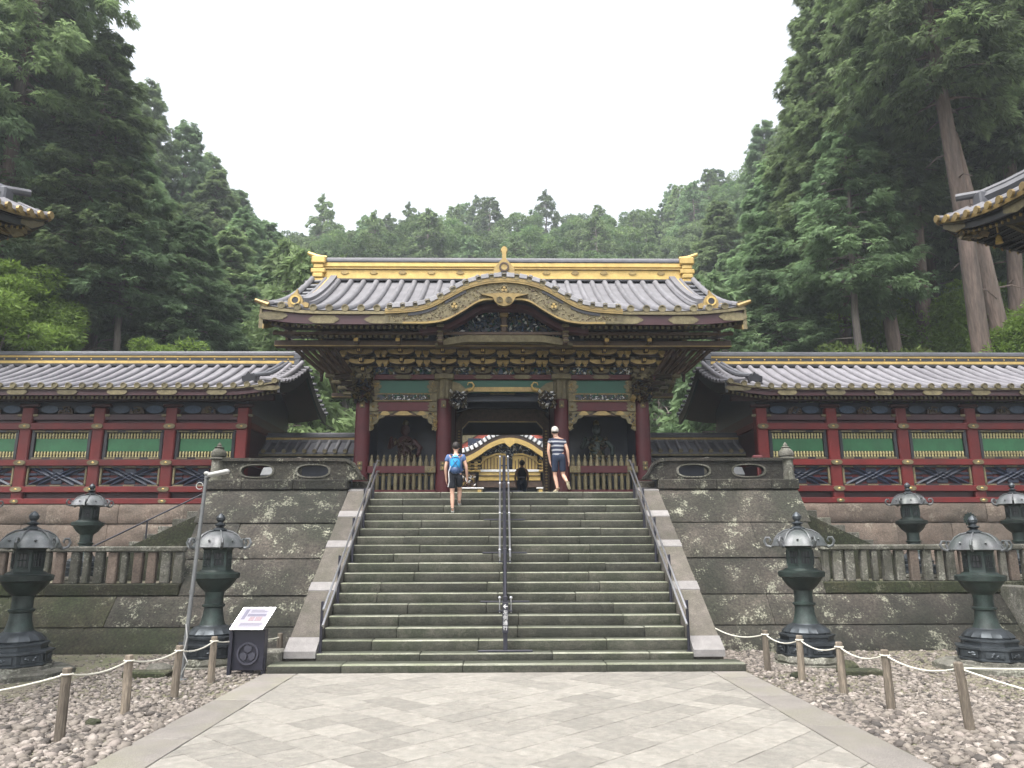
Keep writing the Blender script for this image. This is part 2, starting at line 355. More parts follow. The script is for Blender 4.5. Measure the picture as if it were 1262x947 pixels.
def crest(mb, x, y, z, r, mi_ring, mi_leaf):       # ring with three leaves
    ring = [(x+r*math.cos(a), z+r*math.sin(a)) for a in [2*math.pi*k/16 for k in range(17)]]
    rin = [(x+r*.84*math.cos(a), z+r*.84*math.sin(a)) for a in [2*math.pi*k/16 for k in range(17)]]
    mb.strip(ring, rin, y-.025, y+.01, mi_ring)
    for k in range(3):
        a = math.pi/2+k*2*math.pi/3; ca, sa = math.cos(a), math.sin(a)
        P = [(0.08, 0), (.3, .33), (.62, .36), (.76, 0), (.62, -.36), (.3, -.33)]
        mb.prism([(x+r*(u*ca-w*sa), z+r*(u*sa+w*ca)) for u, w in P], y-.02, y+.01, 'y', mi_leaf)

def interp(xs, zs, x):
    x = abs(x)
    return float(np.interp(x, xs, zs))
def smooth_curve(pts, n=40):      # catmull-rom through points, returns list
    out = []; P = [pts[0]]+list(pts)+[pts[-1]]
    for i in range(1, len(P)-2):
        for k in range(n//(len(pts)-1)+1):
            t = k/(n//(len(pts)-1)+1)
            a, b, c, d = P[i-1], P[i], P[i+1], P[i+2]
            out.append(tuple(.5*((2*b[j])+(-a[j]+c[j])*t+(2*a[j]-5*b[j]+4*c[j]-d[j])*t*t+(-a[j]+3*b[j]-3*c[j]+d[j])*t**3) for j in (0, 1)))
    out.append(tuple(pts[-1])); return out

# ------------------------------------------------------------------ ground
g = MB(); g.box(-400, 400, -60, 500, -.6, 0); tag(g.build('ground', 'soil', smooth=False), kind='structure')

# paving: bed, border slabs and diagonal slabs
def clip_poly(poly, x0, x1, y0, y1):
    def cl(P, ins, inter):
        out = []
        for i in range(len(P)):
            a, b = P[i], P[(i+1) % len(P)]
            if ins(a):
                out.append(a)
                if not ins(b): out.append(inter(a, b))
            elif ins(b): out.append(inter(a, b))
        return out
    for ax, lim, sg in ((0, x0, 1), (0, x1, -1), (1, y0, 1), (1, y1, -1)):
        if not poly: return []
        poly = cl(poly, lambda p: (p[ax]-lim)*sg >= 0, lambda a, b: tuple(a[k]+(b[k]-a[k])*(lim-a[ax])/(b[ax]-a[ax]) for k in (0, 1)))
    return poly
PY0, PY1 = 5.2, 13.66
pv = MB(); pv.box(-4.2, 4.25, PY0-3, PY1, .004, .012); pave = tag(pv.build('pavement', 'joint', smooth=False), kind='structure')
rp = random.Random(3)
def slab(poly, z, name, m, gap=.006):
    cx = sum(p[0] for p in poly)/len(poly); cy = sum(p[1] for p in poly)/len(poly)
    ins = []
    for p in poly:
        d = math.hypot(p[0]-cx, p[1]-cy); k = max(0, 1-gap*1.5/max(d, .02)); ins.append((cx+(p[0]-cx)*k, cy+(p[1]-cy)*k))
    top = [(cx+(p[0]-cx)*.985, cy+(p[1]-cy)*.985) for p in ins]
    b = MB(); n = len(poly); tilt = rp.uniform(-.004, .004); tl2 = rp.uniform(-.004, .004)
    V = [(x, y, .006) for x, y in ins]+[(x, y, z-.006+(x-cx)*tilt) for x, y in ins]+[(x, y, z+(x-cx)*tilt+(y-cy)*tl2) for x, y in top]
    Fs = [(i, (i+1) % n, n+(i+1) % n, n+i) for i in range(n)]+[(n+i, n+(i+1) % n, 2*n+(i+1) % n, 2*n+i) for i in range(n)]+[tuple(2*n+i for i in range(n))]
    b.add(V, Fs); b.build(name, m, pave, smooth=False)
a = .485; s2 = math.sqrt(.5); npv = 0
def in_tri(poly):
    return poly
used = set(); cells = []
for i in range(-30, 40):
    for j in range(-30, 40):
        if (i, j) in used: continue
        # u runs (1,-1), v runs (-1,-1)
        cxx = s2*a*((i+.5)-(j+.5))
        q = [(i, j, i+1, j+1)]; used.add((i, j))
        if rp.random() < .5:
            nx_ = (i+1, j) if cxx < -.3 else ((i, j+1) if cxx > .3 else None)
            if nx_ and nx_ not in used:
                used.add(nx_); f_ = rp.choice((.62, .7, 1.0, 1.3, 1.38, 2.0))
                if nx_[0] != i: q = [(i, j, i+f_, j+1)]+([(i+f_, j, i+2, j+1)] if f_ < 2 else [])
                else: q = [(i, j, i+1, j+f_)]+([(i, j+f_, i+1, j+2)] if f_ < 2 else [])
        cells += q
for (u0, v0, u1, v1) in cells:
    P = [(s2*a*(u-v), 14-s2*a*(u+v)) for u, v in ((u0, v0), (u1, v0), (u1, v1), (u0, v1))]
    if min(p[1] for p in P) > PY1 or max(p[1] for p in P) < 6.8: continue
    P = clip_poly(P, -3.6, 3.6, 6.8, PY1-.01)
    if len(P) < 3: continue
    ar = abs(sum(P[k][0]*P[(k+1) % len(P)][1]-P[(k+1) % len(P)][0]*P[k][1] for k in range(len(P))))/2
    if ar < .012: continue
    slab(P, .024+rp.uniform(-.002, .002), 'paving_stone', 'paver', .004); npv += 1
for sgn in (-1, 1):
    y = 5.6
    while y < PY1-.05:
        y1 = min(PY1-.01, y+rp.uniform(1.4, 2.3))
        slab([(sgn*3.61, y), (sgn*4.2, y), (sgn*4.2, y1), (sgn*3.61, y1)], .026, 'border_stone', 'border'); y = y1

# gravel
def gravel():
    rg = np.random.default_rng(5)
    bm = bmesh.new(); bmesh.ops.create_icosphere(bm, subdivisions=1, radius=1.0)
    bv = np.array([v.co[:] for v in bm.verts]); bf = np.array([[v.index for v in f.verts] for f in bm.faces]); bm.free()
    ph_ = (1+5**.5)/2; bv0 = np.array([(-1, ph_, 0), (1, ph_, 0), (-1, -ph_, 0), (1, -ph_, 0), (0, -1, ph_), (0, 1, ph_), (0, -1, -ph_), (0, 1, -ph_), (ph_, 0, -1), (ph_, 0, 1), (-ph_, 0, -1), (-ph_, 0, 1)])/1.9
    bf0 = np.array([(0, 11, 5), (0, 5, 1), (0, 1, 7), (0, 7, 10), (0, 10, 11), (1, 5, 9), (5, 11, 4), (11, 10, 2), (10, 7, 6), (7, 1, 8), (3, 9, 4), (3, 4, 2), (3, 2, 6), (3, 6, 8), (3, 8, 9), (4, 9, 5), (2, 4, 11), (6, 2, 10), (8, 6, 7), (9, 8, 1)])
    pos = []
    def put(n, x0, x1, y0, y1, smin, smax, dens=None):
        xs = rg.uniform(min(x0, x1), max(x0, x1), n); ys = rg.uniform(y0, y1, n); ss = smin+(smax-smin)*rg.power(.45, n)
        for x, y, s in zip(xs, ys, ss):
            if abs(x) < 4.22: continue
            if 13.5 < y and abs(x) < 4.3: continue
            pos.append((x, y, s))
    for sg in (-1, 1):
        put(1500, sg*4.2, sg*6.2, 6.2, 10.5, .035, .085)
        put(5200, sg*4.2, sg*7.0, 6.2, 11.5, .022, .055)
        put(3600, sg*4.2, sg*7.2, 10, 15.6, .02, .055)
        put(5200, sg*4.2, sg*7.5, 6, 16.2, .012, .03)
    put(6500, 6.4, 12.5, 8.5, 16.3, .015, .05)
    put(2600, -12.5, -6.4, 9.0, 16.3, .012, .035)
    put(1500, 4.1, 5.5, 13.6, 16.3, .02, .06)
    put(1500, -5.5, -4.1, 13.6, 16.3, .02, .06)
    PP = np.array(pos)
    VV = []; FF = []; tot = 0
    for sel, (bv, bf) in ((PP[:, 2] > .04, (bv, bf)), (PP[:, 2] <= .04, (bv0, bf0))):
      P = PP[sel]; n = len(P)
      an = rg.uniform(0, 2*np.pi, n); sx = P[:, 2]*rg.uniform(.9, 1.5, n); sy = P[:, 2]*rg.uniform(.65, 1.0, n); sz = P[:, 2]*rg.uniform(.4, .75, n)
      jit = rg.uniform(.82, 1.15, (n, len(bv), 1)); V = bv[None]*jit
      V = V*np.stack([sx, sy, sz], 1)[:, None, :]
      tx = rg.uniform(-.35, .35, n); c, s = np.cos(tx)[:, None], np.sin(tx)[:, None]
      V = np.stack([V[..., 0]*c - V[..., 2]*s, V[..., 1], V[..., 0]*s+V[..., 2]*c], -1)
      c, s = np.cos(an)[:, None], np.sin(an)[:, None]
      V = np.stack([V[..., 0]*c - V[..., 1]*s, V[..., 0]*s+V[..., 1]*c, V[..., 2]], -1)
      V[..., 0] += P[:, 0, None]; V[..., 1] += P[:, 1, None]; V[..., 2] += (sz*.35)[:, None]
      Fa = bf[None]+(np.arange(n)*len(bv))[:, None, None]
      VV.append(V.reshape(-1, 3)); FF.append(Fa.reshape(-1, 3)+tot); tot += n*len(bv)
    me = fast_mesh('gravel', np.concatenate(VV), np.concatenate(FF), [M['pebble']])
    me.shade_smooth()
    tag(link('gravel', me), 'loose river pebbles beside the paved path', 'gravel', kind='stuff')
def fast_mesh(name, V, T, mats, mi=None):
    me = bpy.data.meshes.new(name); nf = len(T)
    me.vertices.add(len(V)); me.vertices.foreach_set('co', np.ascontiguousarray(V, dtype=np.float32).ravel())
    me.loops.add(nf*3); me.loops.foreach_set('vertex_index', np.ascontiguousarray(T, dtype=np.int32).ravel())
    me.polygons.add(nf); me.polygons.foreach_set('loop_start', np.arange(0, nf*3, 3, dtype=np.int32)); me.polygons.foreach_set('loop_total', np.full(nf, 3, np.int32))
    for q in mats: me.materials.append(q)
    if mi is not None: me.polygons.foreach_set('material_index', mi)
    me.update(calc_edges=True); me.validate(); return me
gravel()

# ------------------------------------------------------------------ staircase
T0, RUN, RISE = 14.12, .3106, .1929
NZ = [.155]+[.283+k*RISE for k in range(18)]     # tread heights
NY = [13.66]+[T0+k*RUN for k in range(18)]       # nosing positions
stairs = thing('stone_staircase', 'broad mossy stone staircase rising to the temple gate, split by a middle handrail', 'stairs', (0, 13.66, 0))
rs = random.Random(11)
for k in range(19):
    x0, x1 = (-4.15, 4.22) if k == 0 else (-3.43, 3.43)
    y0 = NY[k]; y1 = (NY[k+1] if k < 18 else 20.3)+.05; z1 = NZ[k]; z0 = (NZ[k-1]-.05) if k else -.1
    cuts = [x0]; x = x0+rs.uniform(.7, 2.0)
    while x < x1-.6: cuts.append(x); x += rs.uniform(1.5, 2.6)
    cuts.append(x1)
    for p, q in zip(cuts, cuts[1:]):
        b = MB(); dy = rs.uniform(-.006, .006); dz = rs.uniform(-.004, .004)
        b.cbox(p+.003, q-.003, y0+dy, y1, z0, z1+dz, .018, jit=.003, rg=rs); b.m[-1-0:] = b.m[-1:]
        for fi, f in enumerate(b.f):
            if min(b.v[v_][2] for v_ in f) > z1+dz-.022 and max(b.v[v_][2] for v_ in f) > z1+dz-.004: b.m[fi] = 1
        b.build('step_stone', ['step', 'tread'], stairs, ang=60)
b = MB()
prof = [(14.3, 0), (14.3, .1), (19.45, 3.3), (20.6, 3.3), (20.6, 0)]
b.prism(prof, -3.40, 3.40, 'x'); b.build('stair_core', 'stone', stairs, smooth=False)
# cheek stones and pale bands
sl = (3.62-.36)/(19.2-14.18)
def cz(y): return .36+(y-14.18)*sl
for sg in (-1, 1):
    ys = [14.18, 15.35, 15.5, 16.75, 16.9, 18.0, 18.15, 19.2]
    segs = [('cheek_stone', 'cheek', 14.42, 15.62), ('cheek_stone', 'cheek', 15.85, 16.95), ('cheek_stone', 'cheek', 17.16, 18.05), ('cheek_stone', 'cheek', 18.26, 19.12)]
    bands = [(14.1, 14.42), (15.62, 15.85), (16.95, 17.16), (18.05, 18.26), (19.12, 19.5)]
    xa, xb = sg*3.43, sg*3.98
    for nm_, mt, y0, y1 in segs:
        b = MB(); b.prism([(y0+.004, -.0), (y0+.004, cz(y0)), (y1-.004, cz(y1)), (y1-.004, 0)], min(xa, xb), max(xa, xb), 'x'); b.build(nm_, mt, stairs, smooth=False)
    for y0, y1 in bands:
        b = MB(); e = .02; lo = cz(y0)-.1 if y0 < 15 else 0
        b.prism([(y0, max(lo, cz(y0)-.12)), (y0, cz(y0)+e), (y1, min(cz(y1), 3.66)+e), (y1, lo)], min(xa, xb)-.01, max(xa, xb)+.01, 'x'); b.build('band_stone', 'band', stairs, smooth=False)
    b = MB(); b.cbox(min(xa, xb)+.01, max(xa, xb)-.01, 14.16, 14.43, .157, cz(14.1)-.085, .01); b.build('cheek_foot', 'cheek', stairs)

# handrails
def side_rail(sg, label):
    t = thing('side_handrail', label, 'handrail', (sg*3.36, 14.2, .28), 'handrails along the staircase edges')
    X = sg*3.37
    def hz(y): return .283+(y-14.12)*(RISE/RUN)
    for y in (14.24, 15.55, 16.85, 18.05, 19.25):
        k = min(18, max(0, int((y-T0)/RUN)+1)); zt = NZ[k]
        b = MB(); b.tube([(X, y, zt-.01), (X, y, hz(y)+.83)], .028, 8, 0); b.lathe([(.055, 0), (.055, .012), (.03, .016)], 10, (X, y, zt-.001), 0)
        b.tube([(X-.045*sg, y, hz(y)+.78), (X, y, hz(y)+.78)], .014, 6); b.tube([(X-.045*sg, y, hz(y)+.50), (X, y, hz(y)+.50)], .014, 6)
        b.build('post', 'dmetal', t)
    for d in (.80, .52):
        b = MB(); xx = X-.05*sg
        b.tube([(xx, 14.1, hz(14.1)+d-.02), (xx, 19.45, hz(19.45)+d), (xx, 19.75, hz(19.45)+d+.02)], .021, 8); b.build('rail', 'steel', t)
side_rail(-1, 'steel double handrail on black posts along the left edge of the staircase')
side_rail(1, 'steel double handrail on black posts along the right edge of the staircase')
def centre_rail():
    t = thing('centre_handrail', 'black framed double handrail running up the middle of the staircase', 'handrail', (0, 14.3, .28))
    def hz(y): return .283+(y-14.12)*(RISE/RUN)
    for y in (14.26, 15.65, 16.95, 18.2, 19.5):
        k = min(18, max(0, int((y-T0)/RUN)+1)); zt = NZ[k]
        b = MB(); b.cbox(-.04, .04, y-.03, y+.03, zt, hz(y)+.9, .008)
        b.cbox(-.13, .13, y-.015, y+.015, hz(y)+.62, hz(y)+.65, .004); b.build('post', 'dmetal', t)
        b = MB(); b.cbox(-.5, .5, y-.04, y+.04, zt, zt+.035, .008); b.build('foot_bar', 'dmetal', t)
        for s_ in (-.105, .105):
            b = MB(); b.tube([(s_, y, hz(y)+.6), (s_, y, hz(y)+.86)], .012, 6); b.ell((s_, y, hz(y)+.87), (.03, .03, .03), 8, 4); b.build('joint', 'steel', t)
    for s_ in (-.105, .105):
        b = MB(); b.tube([(s_, 15.45, hz(15.45)+.84), (s_, 19.6, hz(19.6)+.84)], .02, 8); b.build('rail', 'steel', t)
        b = MB(); b.tube([(s_, 19.6, hz(19.6)+.84), (s_, 20.3, hz(19.6)+.95)], .018, 8); b.build('rail_end', 'dmetal', t)
    b = MB(); b.tube([(0, 14.26, hz(14.26)+.86), (0, 19.5, hz(19.5)+.86), (0, 20.3, hz(19.5)+.9)], .028, 6); b.tube([(0, 14.26, hz(14.26)+.4), (0, 19.5, hz(19.5)+.4)], .026, 6); b.build('spine_bar', 'dmetal', t)
    b = MB(); b.cbox(-.055, .055, 14.185, 14.205, .62, 1.16, .004); sg_ = b.build('sign_plate', 'dmetal', t)
    b = MB(); y0, y1 = 14.178, 14.184; cx, czz = 0, 1.09
    b.prism([(cx-.042, czz), (cx-.002, czz+.04), (cx+.01, czz+.028), (cx-.012, czz+.008), (cx+.044, czz+.008), (cx+.044, czz-.008), (cx-.012, czz-.008), (cx+.01, czz-.028), (cx-.002, czz-.04)], y0, y1, 'y')
    ar = b.build('arrow', 'white', t, smooth=False)
    for i, ch in enumerate('左側通行'):
        cu = bpy.data.curves.new('lettering', 'FONT'); cu.body = ch; cu.size = .085; cu.extrude = .002; cu.align_x = 'CENTER'
        o = bpy.data.objects.new('lettering', cu); COL.objects.link(o); o.parent = t; o.rotation_euler = (R(90), 0, 0); o.location = Vector((0, 14.182, .955-i*.092))-t.location
        cu.materials.append(M['white']); bpy.context.view_layer.update()
        me = bpy.data.meshes.new_from_object(o.evaluated_get(bpy.context.evaluated_depsgraph_get())); lo_ = o.location.copy(); bpy.data.objects.remove(o); link('lettering', me, t, lo_, (R(90), 0, 0))
centre_rail()

# ------------------------------------------------------------------ stone walls
def course_wall(name, label, sg, xa, xb, courses, ybase, ytop, m, ln=(1.7, 3.0), seed=1, yback=.6, xend=None, group=None, xstart=None):
    """courses: list of z from the ground up; blocks are parts; battered face from ybase to ytop"""
    t = thing(name, label, 'wall', (sg*(xa+xb)/2, ybase, courses[0]), group)
    rr = random.Random(seed); zt, zb = courses[-1], courses[0]
    def fy(z): return ybase+(ytop-ybase)*(z-zb)/(zt-zb)
    for z0, z1 in zip(courses, courses[1:]):
        xe = xb if xend is None else xend((z0+z1)/2)
        x = xa if xstart is None else xstart((z0+z1)/2)
        while x < xe-.02:
            x1 = x+rr.uniform(*ln)
            if xe-x1 < ln[0]*.5: x1 = xe
            p = rr.uniform(-.012, .02); b = MB()
            y0a, y0b = fy(z0)-p, fy(z1)-p
            A, B_ = sg*(x+.003), sg*(x1-.003); 
            if A > B_: A, B_ = B_, A
            # front face: subdivided and rough
            nx = max(3, int((x1-x)/.13)); nz = 5; rows = []; ph = rr.uniform(0, 9)
            for i in range(nz+1):
                w = i/nz; row = []
                for j in range(nx+1):
                    uu = j/nx; ed = (i in (0, nz)) or (j in (0, nx))
                    q = (.045 if i in (0, nz) else .02) if ed else rr.uniform(-.014, .014)-.022*math.sin(j*.9+ph)*math.cos(i*1.3+ph)
                    row.append((A+(B_-A)*uu, y0a+(y0b-y0a)*w+q, z0+.008+(z1-z0-.016)*w))
                rows.append(row)
            n0 = len(b.v); b.sheet(rows)
            b.add([(A, y0a+.03, z0+.004), (B_, y0a+.03, z0+.004), (B_, y0b+yback, z0+.004), (A, y0b+yback, z0+.004), (A, y0b+.03, z1-.004), (B_, y0b+.03, z1-.004), (B_, y0b+yback, z1-.004), (A, y0b+yback, z1-.004)],
                  [(0, 3, 2, 1), (4, 5, 6, 7), (1, 2, 6, 5), (3, 0, 4, 7), (2, 3, 7, 6)])
            b.build('stone', m, t, ang=50); x = x1
    b = MB(); A, B_ = sorted((sg*xa, sg*(xb if xend is None else xend(zt)))); b.prism([(ybase+.45, zb), (ytop+.45, zt-.03), (ytop+1.2, zt-.03), (ytop+1.2, zb)], A+.05, B_-.05, 'x'); b.build('wall_core', 'stone', t, smooth=False)
    return t
CR = [0, .5, 1.12, 1.91, 2.75, 3.6]
def xe(z): return 7.36+(z-1.12)*.1 if z > 1.12 else (6.3 if z < .5 else 8.6)
def xs_low(z): return 6.3 if z < .5 else 8.6
wl_l = course_wall('retaining_wall', 'tall dark lichen-spotted stone wall left of the staircase', -1, 3.99, 7.62, CR, 16.3, 19.05, 'stone', seed=3, xend=xe)
wl_r = course_wall('retaining_wall', 'tall dark stone wall with pale lichen patches right of the staircase', 1, 3.99, 7.62, CR, 16.3, 19.05, 'stone', seed=9, xend=xe)
for sg, t in ((-1, wl_l), (1, wl_r)):       # outer return of the platform
    rr = random.Random(31+sg)
    for z0, z1 in zip(CR[2:], CR[3:]):
        y = 16.5+.77*z1
        while y < 21.6:
            y1 = min(21.6, y+rr.uniform(1, 1.7)); xo = xe((z0+z1)/2)
            b = MB(); b.cbox(min(sg*(xo-.5), sg*xo), max(sg*(xo-.5), sg*xo), y+.004, y1-.004, z0+.004, z1-.004, .02); b.build('stone', 'stone', t); y = y1
low_l = course_wall('terrace_wall', 'low mossy green stone wall under the balustrade at the left', -1, 7.66, 16.5, [0, .5, 1.12], 16.3, 17.16, 'stonel', (1.5, 3.4), 5, xstart=xs_low)
low_r = course_wall('terrace_wall', 'low dark stone wall under the balustrade at the right', 1, 7.66, 11.2, [0, .5, 1.12], 16.3, 17.16, 'stone', (1.3, 2.6), 6, xstart=xs_low)
low_r2 = course_wall('terrace_wall', 'short stone wall at the far right behind the lantern', 1, 11.52, 16.5, [0, .5, 1.12], 16.3, 17.16, 'stone', (1.3, 2.6), 8)
b = MB(); b.cbox(11.22, 11.5, 16.05, 17.4, 0, 1.3, .03); tag(b.build('wall_pier', ['stonep']), 'pale grey stone pier at the right end of the low wall', 'pier')

def balustrade(sg, xa, xb, label, seed, yb=17.35):
    t = thing('stone_balustrade', label, 'balustrade', (sg*(xa+xb)/2, yb, 1.16)); rr = random.Random(seed)
    x = xa
    while x < xb-.05:
        x1 = min(xb, x+rr.uniform(2.2, 3)); b = MB(); A, B_ = sorted((sg*x, sg*x1)); b.cbox(A+.003, B_-.003, yb-.18, yb+.3, 1.123, 1.38, .02, jit=.004); b.build('plinth_stone', 'stonel', t)
        b = MB(); b.cbox(A+.003, B_-.003, yb-.11, yb+.13, 2.07, 2.2, .03, jit=.003); b.build('rail_stone', 'stonep', t); x = x1
    x = xa+.12
    while x < xb-.1:
        w = rr.choice((.13, .2, .2, .24)); A = sg*x
        b = MB(); b.cbox(A-w/2, A+w/2, yb-.07, yb+.08, 1.38, 2.07, .02, jit=.006); b.build('baluster', rr.choice(('stonep', 'stonep', 'stonep', 'stonec')), t); x += w/2+rr.uniform(.17, .24)
balustrade(-1, 7.25, 16.5, 'stone balustrade with square balusters on the low wall at the left', 2)
balustrade(1, 7.25, 16.5, 'stone balustrade with square balusters on the low wall at the right', 4)

# platforms and terrace floors
b = MB(); b.box(-6.7, 6.7, 20.0, 48, 0, 3.54); tag(b.build('platform_paving', 'stonep', smooth=False), kind='structure')
for sg in (-1, 1):
    b = MB(); b.box(*sorted((sg*3.99, sg*7.4)), 19.3, 21.9, 0, 3.54); tag(b.build('platform_paving', 'stonep', smooth=False), kind='structure')
    b = MB(); b.box(*sorted((sg*7.2, sg*40)), 17.6, 22.5, 0, 1.34); tag(b.build('terrace_ground', 'soil', smooth=False), kind='structure')
    b = MB(); b.box(*sorted((sg*6.75, sg*40)), 22.0, 48, 0, 3.3); tag(b.build('upper_ground', 'forest', smooth=False), kind='structure')

# corridor foundation walls
for sg, lb in ((-1, 'left'), (1, 'right')):
    course_wall('foundation_wall', 'brown tuff foundation wall under the red corridor at the '+lb, sg, 7.0, 20, [1.36, 2.12, 2.85, 3.42], 21.86, 21.92, 'stonec', (1.5, 2.6), 14+sg, .3)

# side stairs beside the platform
for sg, lb in ((-1, 'left'), (1, 'right')):
    t = thing('side_staircase', 'narrow stone steps going down beside the platform at the '+lb, 'stairs', (sg*9, 20, 1.36))
    for k in range(10):
        z1 = 3.3-k*.194; x0 = 7.6+k*.36; b = MB(); b.cbox(*sorted((sg*x0, sg*(x0+.4))), 19.9, 21.7, max(1.36, z1-.4), z1, .012); b.build('step_stone', 'stonep', t)
    b = MB(); P = [(sg*7.64, 3.15), (sg*7.8, 3.07), (sg*11.1, 1.5), (sg*11.1, 1.36), (sg*7.64, 1.36)]
    b.prism(P, 19.6, 19.88, 'y'); b.build('cheek_stone', 'stonel', t, smooth=False)
t = thing('iron_handrail', 'thin rusty handrail sloping down beside the platform at the left', 'handrail', (-8.5, 18.5, 1.4))
for d in (0, .52):
    b = MB(); b.tube([(-7.7, 19.75, 3.66-d), (-11.0, 19.75, 1.82+.2-d)], .022, 6); b.build('rail', 'dmetal', t)
for x in (-7.8, -9.3, -10.9):
    zt = 3.66+(x+7.7)*.5; b = MB(); b.tube([(x, 19.75, zt-.8), (x, 19.75, zt)], .02, 6); b.build('post', 'dmetal', t)

# parapets
def parapet(sg, label):
    t = thing('stone_parapet', label, 'parapet', (sg*5.4, 19.2, 3.6))
    rr = random.Random(8+sg); x = 3.99
    while x < 7.6:
        x1 = min(7.6, x+rr.uniform(1.2, 1.8)); 
        if 7.6-x1 < .5: x1 = 7.6
        b = MB(); b.cbox(*sorted((sg*(x+.003), sg*(x1-.003))), 19.02, 19.6, 3.603, 3.86, .02, jit=.004); b.build('ledge_stone', 'stone', t); x = x1
    b = MB(); b.cbox(*sorted((sg*3.5, sg*3.98)), 19.55, 19.8, 3.5, 3.86, .02); b.build('ledge_stone', 'stone', t)
    out = [(3.52, 3.864), (3.62, 3.89), (3.72, 3.98), (3.8, 4.12), (3.9, 4.27), (4.05, 4.35), (4.3, 4.37), (7.25, 4.37), (7.25, 3.864)]
    bm = bmesh.new(); 
    def loop(pts):
        vs = [bm.verts.new((sg*x, 19.16, z)) for x, z in pts]
        return [bm.edges.new((vs[i], vs[(i+1) % len(vs)])) for i in range(len(vs))]
    def hole(cx, cz_, w, h): return [(cx+w*math.copysign(abs(math.cos(a))**.75, math.cos(a)), cz_+h*math.copysign(abs(math.sin(a))**.8, math.sin(a))) for a in [2*math.pi*k/20 for k in range(20)]]
    es = loop(out); hs_ = [hole(4.92, 4.09, .40, .15), hole(6.36, 4.09, .40, .15)]
    for h_ in hs_: es += loop(h_)
    r_ = bmesh.ops.triangle_fill(bm, edges=es, use_beauty=True)
    ex = bmesh.ops.extrude_face_region(bm, geom=bm.faces[:]); 
    for v in [q for q in ex['geom'] if isinstance(q, bmesh.types.BMVert)]: v.co.y += .2
    bmesh.ops.recalc_face_normals(bm, faces=bm.faces[:])
    off = wl(t)
    for v in bm.verts: v.co -= off
    me = bpy.data.meshes.new('pierced_slab'); bm.to_mesh(me); bm.free(); me.materials.append(M['stone']); link('pierced_slab', me, t)
    for h_ in hs_:
        b = MB(); cx = sum(p[0] for p in h_)/len(h_); cc = sum(p[1] for p in h_)/len(h_)
        o1 = [(sg*(cx+(x-cx)*1.13), cc+(z-cc)*1.2) for x, z in h_]; o1.append(o1[0]); i1 = [(sg*x, z) for x, z in h_]; i1.append(i1[0])
        b.strip(o1, i1, 19.135, 19.17); b.build('opening_rim', 'stonep', t)
    b = MB(); 
    top = [(sg*x, z+.05) for x, z in out[1:8]]; bot = [(sg*x, z-.03) for x, z in out[1:8]]
    b.strip(top, bot, 19.10, 19.42); b.build('coping', 'stone', t)
    return t
parapet(-1, 'pierced stone parapet on top of the tall wall at the left of the stairs')
parapet(1, 'pierced stone parapet on top of the tall wall at the right of the stairs')
def finial_post(x, y, label):
    t = thing('finial_post', label, 'post', (x, y, 3.86), 'carved stone posts at the platform corners')
    b = MB(); b.lathe([(.19, 0), (.18, .03), (.17, .12), (.16, .5), (.16, .52)], 8, (x, y, 3.862), 0, R(22.5)); b.build('shaft', 'stonep', t)
    b = MB(); b.lathe([(.15, 0), (.21, .02), (.21, .05), (.15, .08), (.19, .1), (.2, .17), (.17, .24), (.12, .29), (.1, .31), (.13, .335), (.06, .36), (.055, .37), (.06, .4), (.03, .44), (.005, .47)], 14, (x, y, 4.38), 0); b.build('finial', 'stonep', t)
finial_post(-7.42, 19.3, 'weathered stone post with bud finial at the left platform corner')
finial_post(7.42, 19.3, 'weathered stone post with bud finial at the right platform corner')
# small things seen behind the parapets
for sg in (-1, 1):
    b = MB(); b.lathe([(.16, 0), (.14, .08), (.09, .12), (.09, .45), (.13, .5), (.14, .56), (.09, .63), (.02, .66)], 12, (sg*5.55, 20.1, 3.9)); tag(b.build('stone_lantern_post', 'stonep'), 'small stone bollard whose cap just showing over the parapet at the '+('left' if sg < 0 else 'right'), 'bollard')
    t = thing('floodlight', 'grey floodlight seen through a parapet opening at the '+('left' if sg < 0 else 'right'), 'floodlight', (sg*6.3, 20.1, 3.54))
    b = MB(); m4 = Matrix.Translation((sg*6.35, 20.1, 4.15)) @ Euler((R(-30), 0, R(20*sg))).to_matrix().to_4x4(); q = MB(); q.cbox(-.2, .2, -.06, .06, -.14, .14, .02); b.xf(q, m4); b.build('housing', 'galv', t)
    b = MB(); b.tube([(sg*6.35, 20.12, 3.54), (sg*6.35, 20.12, 4.1)], .03, 8); b.cbox(sg*6.35-.15, sg*6.35+.15, 20.0, 20.25, 3.541, 3.57, .005); b.build('stand', 'galv', t)
b = MB(); b.cbox(6.78, 7.08, 20.0, 20.15, 4.3, 4.6, .04); b.tube([(6.93, 20.08, 3.54), (6.93, 20.08, 4.35)], .03, 8); tag(b.build('alarm_box', 'redlamp'), 'small red box on a post behind the right parapet', 'box')

